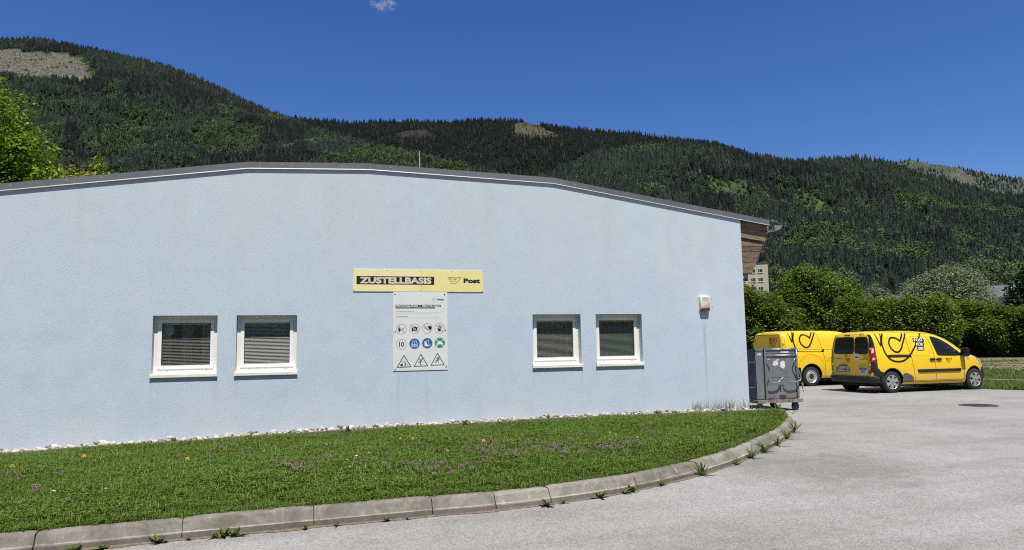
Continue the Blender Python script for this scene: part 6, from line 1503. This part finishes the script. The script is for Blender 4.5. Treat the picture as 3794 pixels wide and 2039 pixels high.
p = at(2590, 690, 70); tree('dark_tree', "dark green leafy tree cut by the photo's right edge", 'tree', (p.x, p.y, -0.05), crown_mesh('crown', lobes_for(9, 3.4, 3.2, 9, 16), 14000, 0.28, 79, DARKL), HT_, 1.0, 0.7, None, at(2565, 672, 70).z/9.2)
# trees behind the left of the building
p = at(-30, 300, 31); MC = crown_mesh('crown', lobes_for(31, 3.6, 3.2, 12.5, 26, 0.05) + [(2.2, -0.5, 9.8, 1.3, 1.1, 0.8), (3.3, -0.6, 8.6, 0.9, 0.9, 0.6), (2.6, -.4, 7.0, 1.2, 1.0, .8)], 42000, 0.175, 31, MAPLE)
tree('maple_tree', 'bright green maple rising above the left end of the roof', 'tree', (p.x, p.y, 0), MC, trunk_mesh(9, 0.22, 12), 1.0, -YAW, None, at(30, 230, 31).z/12.6)
p = at(195, 430, 33); tree('maple_tree', 'low yellowish green young maple just showing over the left roof edge', 'tree', (p.x, p.y, 0), crown_mesh('crown', [(0, 0, 7.2, 1.5, 1.4, 1.5), (-1.3, 0, 7.0, 1.0, 1, 1.3), (1.0, 0, 8.1, 0.45, 0.4, 1.1), (-1.0, 0, 8.0, 0.45, .4, .9), (1.9, 0, 7.4, 0.5, .4, .7), (0.1, 0, 8.0, .4, .4, .6), (1.3, 0, 6.9, .9, .8, .9)], 6500, 0.17, 32, MAPLE_Y, 0.0, 0.3), trunk_mesh(7, 0.14, 14), 1.0, -YAW, None, at(240, 396, 33).z/9.1)
# ================================================================== wooded hills
def hill_material():
    m, t, b = new_mat('hill_ground')
    at_ = nn(t, 'ShaderNodeAttribute'); at_.attribute_name = 'ground_tint'; co = world_co(t)
    n = noise_tex(t, 0.05, 5, 0.7, co); n2 = noise_tex(t, 0.16, 5, 0.8, co)
    r = ramp(t, n.outputs[0], [(0.3, (0.55, 0.68, 0.5)), (0.5, (1, 1, 1)), (0.7, (1.4, 1.32, 1.25))]); r2 = ramp(t, n2.outputs[0], [(0.35, (0.35, 0.38, 0.33)), (0.5, (0.95, 0.95, 0.95)), (0.65, (1.6, 1.55, 1.5))])
    t.links.new(mixc(t, 1.0, mixc(t, 1.0, at_.outputs['Color'], r.outputs[0], 'MULTIPLY'), r2.outputs[0], 'MULTIPLY'), b.inputs['Base Color']); b.inputs['Roughness'].default_value = 0.95; b.inputs['Specular IOR Level'].default_value = 0.05
    return m
HILLM = hill_material()
def spruce_mesh(seed, m):
    q_ = random.Random(seed); mb = MB(); lv = 7
    mb.tube([(0, 0, -0.03), (0, 0, 0.2)], 0.012, 4, caps=False)
    for i in range(lv):
        z0 = 0.05 + 0.86*(i/lv)**0.92; z1 = min(1.0, z0 + 0.30 - 0.012*i); r = 0.225*(1-(i/lv))**0.85 + 0.022; n = 9; v = [(q_.uniform(-.01, .01), q_.uniform(-.01, .01), z1 if i < lv-1 else 1.0)]
        for k in range(n):
            a = 2*PI*k/n + i*0.5 + q_.uniform(-.15, .15); rr = r*(q_.uniform(0.9, 1.2) if k % 2 else q_.uniform(.5, .72)); v.append((rr*math.cos(a), rr*math.sin(a), z0 - (0.035 if k % 2 else -0.03)*1.0 + q_.uniform(-.012, .012)))
        mb.raw(v, [(0, 1+k, 1+(k+1) % n) for k in range(n)])
    o = mb.build('spruce', m); me = o.data; bpy.data.objects.remove(o); return me
SPR = leaf_material('spruce_needles', (0.003, 0.008, 0.006), (0.031, 0.046, 0.029), 0.0, 0.8, island=False)
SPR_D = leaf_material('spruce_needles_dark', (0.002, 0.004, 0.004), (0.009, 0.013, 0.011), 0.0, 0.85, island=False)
LARCH = leaf_material('larch_needles', (0.022, 0.038, 0.014), (0.058, 0.082, 0.030), 0.05, 0.75, island=False)
DECI = leaf_material('hill_leaf', (0.032, 0.062, 0.020), (0.135, 0.185, 0.072), 0.12, 0.6, island=False)
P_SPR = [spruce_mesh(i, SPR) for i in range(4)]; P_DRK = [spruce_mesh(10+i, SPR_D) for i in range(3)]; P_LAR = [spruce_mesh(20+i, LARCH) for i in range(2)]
P_DEC = [crown_mesh('hill_crown', [(0, 0, .5, .30, .30, .36), (.14, .1, .42, .22, .22, .26), (-.16, -.08, .45, .2, .2, .24), (.02, -.1, .72, .18, .18, .2)], 420, 0.11, 300+i, DECI) for i in range(3)]
PROTO = P_SPR + P_DRK + P_LAR + P_DEC      # 0-3 spruce, 4-6 dark, 7-8 larch, 9-11 broadleaved
def inside(px, py, poly):
    c_ = False; n = len(poly)
    for i in range(n):
        (x1, y1), (x2, y2) = poly[i], poly[(i+1) % n]
        if (y1 > py) != (y2 > py) and px < (x2-x1)*(py-y1)/(y2-y1) + x1: c_ = not c_
    return c_
def make_hill(name, ridge, foot, seed, amp, n_trees, patches, label, size, kind_fn, rows=34, cols=150, expo=1.0, lim=None, base=(0.010, 0.013, 0.008)):
    pxs = np.linspace(ridge[0][0], ridge[-1][0], cols); R = []; F = []
    for px in pxs:
        py = interp(px, [(a, b_) for a, b_, _ in ridge]); d = interp(px, [(a, c_) for a, _, c_ in ridge]); R.append(at(px, py, d))
        fd = interp(px, foot); p = at(px, 860, fd); F.append(Vector((p.x, p.y, 0)))
    def pos(t, v):
        c_ = t*(cols-1); i = min(int(c_), cols-2); f = c_-i; r = R[i].lerp(R[i+1], f); o_ = F[i].lerp(F[i+1], f)
        p = o_.lerp(r, v); p.z = r.z*(v**expo)
        s_ = math.sin(PI*min(1, v))
        q_ = (p.x*0.0032, p.y*0.0032, seed)
        p.z += amp*s_*(mnoise.noise(q_) + 0.5*mnoise.noise((q_[0]*2.7, q_[1]*2.7, seed+3)) + 0.25*mnoise.noise((q_[0]*7, q_[1]*7, seed+5)))
        return p
    verts = []; cols_ = []
    allrows = list(np.linspace(0, 1, rows)) + [1.03, 1.1, 1.3]
    for v in allrows:
        for j in range(cols):
            if v <= 1: p = pos(j/(cols-1), v)
            else:
                r = R[j]; dr = (r-F[j]).normalized(); dr.z = 0; p = Vector((r.x, r.y, 0)) + dr*(v-1)*900; p.z = r.z - (v-1)*(v-1)*2200 - (v-1)*90
            verts.append(p)
    faces = [(i*cols+j, i*cols+j+1, (i+1)*cols+j+1, (i+1)*cols+j) for i in range(len(allrows)-1) for j in range(cols-1)]
    me = bpy.data.meshes.new(name); me.from_pydata(verts, [], faces); me.materials.append(HILLM); me.polygons.foreach_set('use_smooth', [True]*len(faces))
    ca = me.color_attributes.new('ground_tint', 'FLOAT_COLOR', 'POINT'); arr = np.zeros((len(verts), 4)); arr[:] = (*base, 1)
    for k, p in enumerate(verts):
        q_ = project(p)
        if q_:
            for poly, tint, dens, kinds in patches:
                if tint and inside(q_[0] + 6*mnoise.noise((p.x*.02, p.y*.02, 1)), q_[1] + 5*mnoise.noise((p.x*.02, p.y*.02, 7)), poly): arr[k] = (*tint, 1)
    ca.data.foreach_set('color', arr.ravel())
    o = bpy.data.objects.new(name, me); C.objects.link(o); tag(o, kind='structure')
    g = np.random.default_rng(seed); pts = []; sz = []; idx = []
    tries = 0
    while len(pts) < n_trees and tries < n_trees*8:
        tries += 1
        t, v = g.random(), g.random()**0.85; p = pos(t, v); q_ = project(p)
        if not q_ or q_[0] < -160 or q_[0] > 2740: continue
        if q_[1] > (lim(q_[0]) if lim else 900): continue
        dens, kinds = 1.0, None
        jx, jy = q_[0] + 16*mnoise.noise((p.x*.02, p.y*.02, 1)) + 6*mnoise.noise((p.x*.08, p.y*.08, 1)), q_[1] + 9*mnoise.noise((p.x*.02, p.y*.02, 7))
        for poly, tint, dn, kd in patches:
            if inside(jx, jy, poly): dens, kinds = dn, kd
        if dens < 1 and g.random() > dens: continue
        if kinds is None: kinds = kind_fn(p, q_, g)
        k = kinds[g.integers(0, len(kinds))]; s_ = size*(0.55 + 0.9*g.random()**1.3)*(0.85 if k >= 9 else (0.8 if k >= 7 else 1.0)*1.0)
        if dens < 1: s_ *= 0.45
        pts.append((p.x, p.y, p.z-0.3)); sz.append(s_); idx.append(k)
    f = scatter(name + '_forest', pts, sz, idx, g.uniform(0, 6.28, len(pts)), PROTO); f.name = 'forest'
    tag(f, label, 'forest', kind='stuff')
    return pos
def roof_lim(px): return interp(px, [(-300, 540), (0, 550), (625, 500), (925, 500), (1390, 540), (1800, 640), (1860, 740), (1905, 740), (2100, 770), (2800, 800)])
def mixed(th, th2=0.3):
    def f(p, q_, g):
        n = mnoise.noise((p.x*0.011, p.y*0.011, 4)) + 0.6*mnoise.noise((p.x*0.03, p.y*0.03, 6)) + 0.25*((q_[1]-th[0])/th[1])
        if n > th2: return (9, 10, 11, 9, 10, 7)
        if n > th2 - 0.14: return (7, 8, 0, 1, 9)
        st = mnoise.noise((p.x*0.0045, p.y*0.0045, 11)) + 0.35*mnoise.noise((p.x*0.02, p.y*0.02, 13))
        if st > 0.10: return (4, 5, 6, 4, 5, 0, 1)
        if st < -0.32: return (0, 1, 2, 7, 8)
        return (0, 1, 2, 3, 0, 1, 2, 3, 4, 9)
    return f
BROWN, GREENL, GREENM, TRACK = (0.098, 0.092, 0.074), (0.05, 0.072, 0.030), (0.04, 0.062, 0.022), (0.15, 0.135, 0.10)
A_ = [(-400, 150, 2150), (-200, 118, 2080), (0, 104, 2000), (100, 103, 1980), (200, 122, 1950), (300, 144, 1900), (400, 166, 1850), (500, 203, 1780), (600, 251, 1700), (660, 279, 1650), (700, 297, 1600), (800, 333, 1500), (925, 370, 1380), (1060, 400, 1250), (1200, 434, 1120), (1330, 470, 1000), (1450, 520, 900)]
hill_a = make_hill('hill_left', A_, [(-400, 620), (1450, 640)], 3, 62, 47000,
    [([(-160, 140), (-60, 132), (30, 126), (110, 128), (170, 136), (205, 150), (232, 182), (234, 209), (150, 206), (60, 200), (0, 192), (-60, 205), (-160, 200)], BROWN, 0.05, (0, 9, 7)), ([(185, 140), (215, 140), (240, 175), (238, 210), (222, 205), (215, 165)], GREENM, 0.35, (9, 7, 10)), ([(255, 222), (312, 212), (325, 262), (270, 268)], None, 1.0, (9, 10, 11, 7, 0)), ([(470, 345), (540, 310), (570, 290), (600, 320), (660, 330), (650, 385), (560, 400), (480, 385)], None, 1.0, (9, 10, 11, 9, 0)), ([(200, 330), (300, 310), (360, 340), (330, 390), (220, 400)], None, 1.0, (9, 10, 7, 0)), ([(540, 275), (575, 270), (590, 300), (555, 310)], None, 1.0, (9, 10, 11)), ([(1040, 385), (1110, 395), (1150, 420), (1050, 420)], None, 1.0, (9, 10, 0))],
    'dark spruce forest with pale broadleaved patches on the left hill', 13.0, mixed((330, 110), 0.30), lim=roof_lim, rows=40)
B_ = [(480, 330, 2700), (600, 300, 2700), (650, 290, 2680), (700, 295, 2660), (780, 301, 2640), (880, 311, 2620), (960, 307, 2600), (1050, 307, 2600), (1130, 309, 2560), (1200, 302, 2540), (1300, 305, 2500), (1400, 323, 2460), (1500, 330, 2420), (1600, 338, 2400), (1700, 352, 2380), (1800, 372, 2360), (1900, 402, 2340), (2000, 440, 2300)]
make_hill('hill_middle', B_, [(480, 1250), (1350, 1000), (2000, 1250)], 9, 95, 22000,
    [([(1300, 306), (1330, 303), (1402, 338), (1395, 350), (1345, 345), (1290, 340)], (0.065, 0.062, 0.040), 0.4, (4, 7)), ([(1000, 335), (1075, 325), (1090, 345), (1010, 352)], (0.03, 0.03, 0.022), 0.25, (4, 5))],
    'spruce forest coloured dark for shade on the middle ridge behind the roof', 14.0, lambda p, q_, g: (4, 5, 6, 4, 5, 6, 2), lim=lambda px: min(roof_lim(px), 480), rows=40)  # the ridge's shade is put into the colour: nearly all dark trees
C_ = [(1150, 520, 1000), (1330, 470, 1050), (1450, 418, 1150), (1540, 376, 1250), (1600, 364, 1300), (1680, 362, 1380), (1760, 368, 1430), (1800, 372, 1450), (1900, 399, 1480), (2000, 413, 1500), (2080, 409, 1450), (2150, 403, 1420), (2210, 411, 1400), (2300, 441, 1350), (2400, 471, 1300), (2500, 497, 1250), (2575, 507, 1200), (2700, 540, 1150), (2850, 580, 1100)]
make_hill('hill_right', C_, [(1150, 640), (2000, 520), (2850, 430)], 17, 58, 46000,
    [([(1510, 376), (1600, 352), (1690, 362), (1660, 385), (1540, 392)], GREENL, 0.55, (7, 8, 9, 10)), ([(1770, 442), (1880, 462), (1895, 512), (1800, 505)], GREENL, 0.5, (9, 10, 7)), ([(1975, 468), (2030, 475), (2125, 542), (2060, 548), (1990, 512)], GREENL, 0.35, (9, 10, 11)), ([(1690, 418), (1780, 440), (1775, 450), (1700, 430)], TRACK, 0.05, (0,))],
    'spruce forest with light green clearings on the right hill', 13.0, mixed((480, 150), 0.50), lim=roof_lim, rows=40)
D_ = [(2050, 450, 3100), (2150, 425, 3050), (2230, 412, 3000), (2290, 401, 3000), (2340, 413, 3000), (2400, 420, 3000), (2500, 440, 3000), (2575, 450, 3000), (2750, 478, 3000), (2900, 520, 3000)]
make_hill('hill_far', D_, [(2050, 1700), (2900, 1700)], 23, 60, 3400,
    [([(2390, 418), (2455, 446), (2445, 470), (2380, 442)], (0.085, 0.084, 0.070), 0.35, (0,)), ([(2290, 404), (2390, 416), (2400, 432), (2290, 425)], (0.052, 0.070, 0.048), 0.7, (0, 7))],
    'thin spruce wood on the far right ridge, its ground paled for haze', 14.0, lambda p, q_, g: (0, 1, 7, 4), lim=lambda px: 560, rows=24, cols=90, base=(0.062, 0.078, 0.068))  # pale grey-green base: haze put into the pasture's own colour
# the valley side behind the photographer, seen only as a reflection in the panes
mb = MB(); rows = []
for i in range(61):
    a = PI + PI*i/60; hgt = 300 + 60*math.sin(i*0.7) + 40*math.sin(i*0.31)
    for rr_, z in ((140, -0.02), (260, 14), (700, hgt*0.75), (950, hgt)): rows.append((rr_*math.cos(a), rr_*math.sin(a), z))
mb.raw(rows, [(4*i+j, 4*i+4+j, 4*i+5+j, 4*i+1+j) for i in range(60) for j in range(3)])
tag(mb.build('hill_behind', mat('wooded_slope', (0.03, 0.042, 0.02), 0.95, var=0.6, vscale=0.04)), kind='structure')
# logging waste on the clear cut
WASTE = mat('grey_deadwood', (0.34, 0.31, 0.27), 0.9, var=0.4)
mb = MB(); mb.box(-0.5, 0.5, -0.06, 0.06, 0, 0.1); o = mb.build('log', WASTE); lm = o.data; bpy.data.objects.remove(o)
g = np.random.default_rng(5); pts = []
while len(pts) < 900:
    t, v = g.random()*0.45, 0.6 + 0.4*g.random(); p = hill_a(t, v); q_ = project(p)
    if q_ and inside(q_[0], q_[1], [(-160, 140), (30, 126), (110, 128), (205, 150), (232, 182), (234, 209), (60, 200), (-160, 200)]): pts.append((p.x, p.y, p.z + 0.3))
o = scatter('logging_waste', pts, g.uniform(2, 7, 900), np.zeros(900, int), g.uniform(0, 6.28, 900), [lm]); tag(o, 'grey logging waste strewn over the clear cut on the left hill', 'deadwood', kind='stuff')

# ================================================================== buildings far off
def facing(p): return -math.atan2(p.x - CAM.x, p.y - CAM.y)
BEIGE = mat('beige_render', (0.52, 0.45, 0.33), 0.9, var=0.06, vscale=0.5); WPAINT = mat('house_white', (0.66, 0.65, 0.62), 0.85, var=0.05); FPANE = mat('far_pane', (0.05, 0.055, 0.06), 0.1); RGREY = mat('roof_grey', (0.10, 0.10, 0.105), 0.7, var=0.1)
p = at(1912, 800, 220); zt_ = at(1912, 661.5, 220).z
ap = empty('apartment_block', (p.x, p.y, 0), facing(p)); tag(ap, 'beige apartment block with paired white windows beyond the eave', 'building')
mb = MB(); mb.box(-3.05, 3.0, 0, 11, -0.5, zt_); mb.build('wall', BEIGE, ap)
mb = MB(); mb.box(-14, -3.06, 1.4, 10.5, -0.5, zt_-3.2); mb.build('wall', BEIGE, ap)
mb = MB(); mb.box(-3.2, 3.15, -0.15, 11.15, zt_, zt_+0.18); mb.build('roof_edge', RGREY, ap)
mb = MB(); mb.box(-14.1, -3.07, 1.2, 10.6, zt_-3.2, zt_-2.95); mb.build('roof_edge', RGREY, ap)
z0 = at(1912, 680, 220).z
for k in range(8):
    zc = z0 - 2.82*k
    if zc < 1: break
    for xc in (-1.46, 0.72):
        w = empty('window', (xc, 0, zc)); w.parent = ap
        mb = MB(); ring(mb, -0.74, 0.74, -0.66, 0.66, 0.09, -0.05, 0.02); mb.box(-0.22, -0.14, -0.045, 0.02, -0.57, 0.57); mb.build('frame', WPAINT, w)
        mb = MB(); mb.box(-0.66, 0.66, -0.03, -0.01, -0.58, 0.58); mb.build('pane', FPANE, w)
        mb = MB(); mb.box(-0.8, 0.8, -0.14, 0.0, -0.76, -0.67); mb.build('sill', WPAINT, w)
    zb_ = zc - 1.3
    if zc < zt_ - 3.4:
        b_ = empty('balcony', (-5.0, 1.4, zb_)); b_.parent = ap
        mb = MB(); mb.box(-1.9, 1.9, -1.3, 0.0, -0.12, 0.05); mb.build('slab', WPAINT, b_); mb = MB(); mb.box(-1.9, 1.9, -1.32, -1.26, 0.06, 0.95); mb.build('parapet', WPAINT, b_); mb = MB(); mb.box(-1.5, 1.5, -0.02, -0.004, 0.1, 2.2); mb.build('balcony_door', FPANE, b_)
mb = MB(); mb.tube([(3.25, 1.0, zt_-4), (3.25, 1.0, zt_+2.4)], 0.06, 6); mb.build('antenna', RGREY, ap)
def house(px, py, d, w, dep, lab, chimney):
    p = at(px, py, d); e = empty('house', (p.x, p.y, 0), facing(p)); tag(e, lab, 'house'); zr = p.z; ze = zr - 2.6
    mb = MB(); mb.box(-w/2, w/2, 0, dep, -0.3, ze); mb.build('wall', WPAINT, e)
    rf = empty('roof', (0, 0, ze)); rf.parent = e
    mb = MB(); o_ = 0.6
    mb.prism([(-w/2-o_, -o_, -0.05), (-w/2-o_, dep/2, zr-ze), (-w/2-o_, dep/2, zr-ze+0.2), (-w/2-o_, -o_, 0.15)], [(w/2+o_, -o_, -0.05), (w/2+o_, dep/2, zr-ze), (w/2+o_, dep/2, zr-ze+0.2), (w/2+o_, -o_, 0.15)]); mb.build('roof_slope', RGREY, rf)
    mb = MB(); mb.prism([(-w/2-o_, dep+o_, -0.05), (-w/2-o_, dep/2+.01, zr-ze), (-w/2-o_, dep/2+.01, zr-ze+0.2), (-w/2-o_, dep+o_, 0.15)], [(w/2+o_, dep+o_, -0.05), (w/2+o_, dep/2+.01, zr-ze), (w/2+o_, dep/2+.01, zr-ze+0.2), (w/2+o_, dep+o_, 0.15)]); mb.build('roof_slope', RGREY, rf)
    mb = MB(); mb.face([(-w/2, 0.001, ze), (-w/2, dep, ze), (-w/2, dep/2, zr)]); mb.face([(w/2, 0.001, ze), (w/2, dep, ze), (w/2, dep/2, zr)]); mb.build('gable', WPAINT, e)
    if chimney is not None:
        mb = MB(); mb.box(chimney-0.35, chimney+0.35, dep*0.3, dep*0.3+0.7, zr-ze-1.6, zr-ze+0.9); mb.build('chimney', WPAINT, rf)
    for x in (-w*0.28, w*0.28):
        for z in (ze-1.6, ze-4.4):
            if z < 0.8: continue
            wd_ = empty('window', (x, -0.002, z)); wd_.parent = e; mb = MB(); ring(mb, -0.6, 0.6, -0.65, 0.65, 0.09, -0.05, 0.0); mb.build('frame', PVC, wd_); mb = MB(); mb.box(-0.52, 0.52, -0.03, -0.005, -0.57, 0.57); mb.build('pane', FPANE, wd_)
house(2283, 741, 135, 9, 8, 'grey roofed house glimpsed through the trees left of the willow', None)
house(2520, 717, 140, 9, 8, 'grey roofed house with white chimney behind the trees at right', 1.6)

# ================================================================== one small cloud
def cloud_material():
    m = bpy.data.materials.new('cloud_vapour'); m.use_nodes = True; t = m.node_tree; t.nodes.remove(t.nodes['Principled BSDF'])
    pv = t.nodes.new('ShaderNodeVolumePrincipled'); pv.inputs['Color'].default_value = (1, 1, 1, 1); pv.inputs['Anisotropy'].default_value = 0.0
    co = obj_co(t); n = noise_tex(t, 0.045, 6, 0.65, co, 0.6); r = ramp(t, n.outputs[0], [(0.50, (0, 0, 0)), (0.70, (1, 1, 1))])
    ln = nn(t, 'ShaderNodeVectorMath', operation='LENGTH'); mp = nn(t, 'ShaderNodeMapping'); mp.inputs['Scale'].default_value = (1/70, 1/40, 1/34); t.links.new(co, mp.inputs[0]); t.links.new(mp.outputs[0], ln.inputs[0])
    fo = nn(t, 'ShaderNodeMapRange'); fo.inputs['From Min'].default_value = 1.0; fo.inputs['From Max'].default_value = 0.25; t.links.new(ln.outputs['Value'], fo.inputs['Value'])
    t.links.new(math_n(t, 'MULTIPLY', math_n(t, 'MULTIPLY', r.outputs[0], fo.outputs[0]), 0.055), pv.inputs['Density'])
    t.links.new(pv.outputs[0], t.nodes['Material Output'].inputs['Volume']); return m
bm = bmesh.new(); bmesh.ops.create_icosphere(bm, subdivisions=3, radius=1.0)
for v in bm.verts: v.co = Vector((v.co.x*68, v.co.y*38, v.co.z*32))*(1 + 0.12*mnoise.noise(v.co*2))
me = bpy.data.meshes.new('cloud'); bm.to_mesh(me); bm.free(); me.materials.append(cloud_material())
o = bpy.data.objects.new('cloud', me); C.objects.link(o); p = at(964, 12, 3200); o.location = p; o.rotation_euler = (0, 0, facing(p))
tag(o, 'small thin white wisp of cloud in the blue sky', 'cloud')
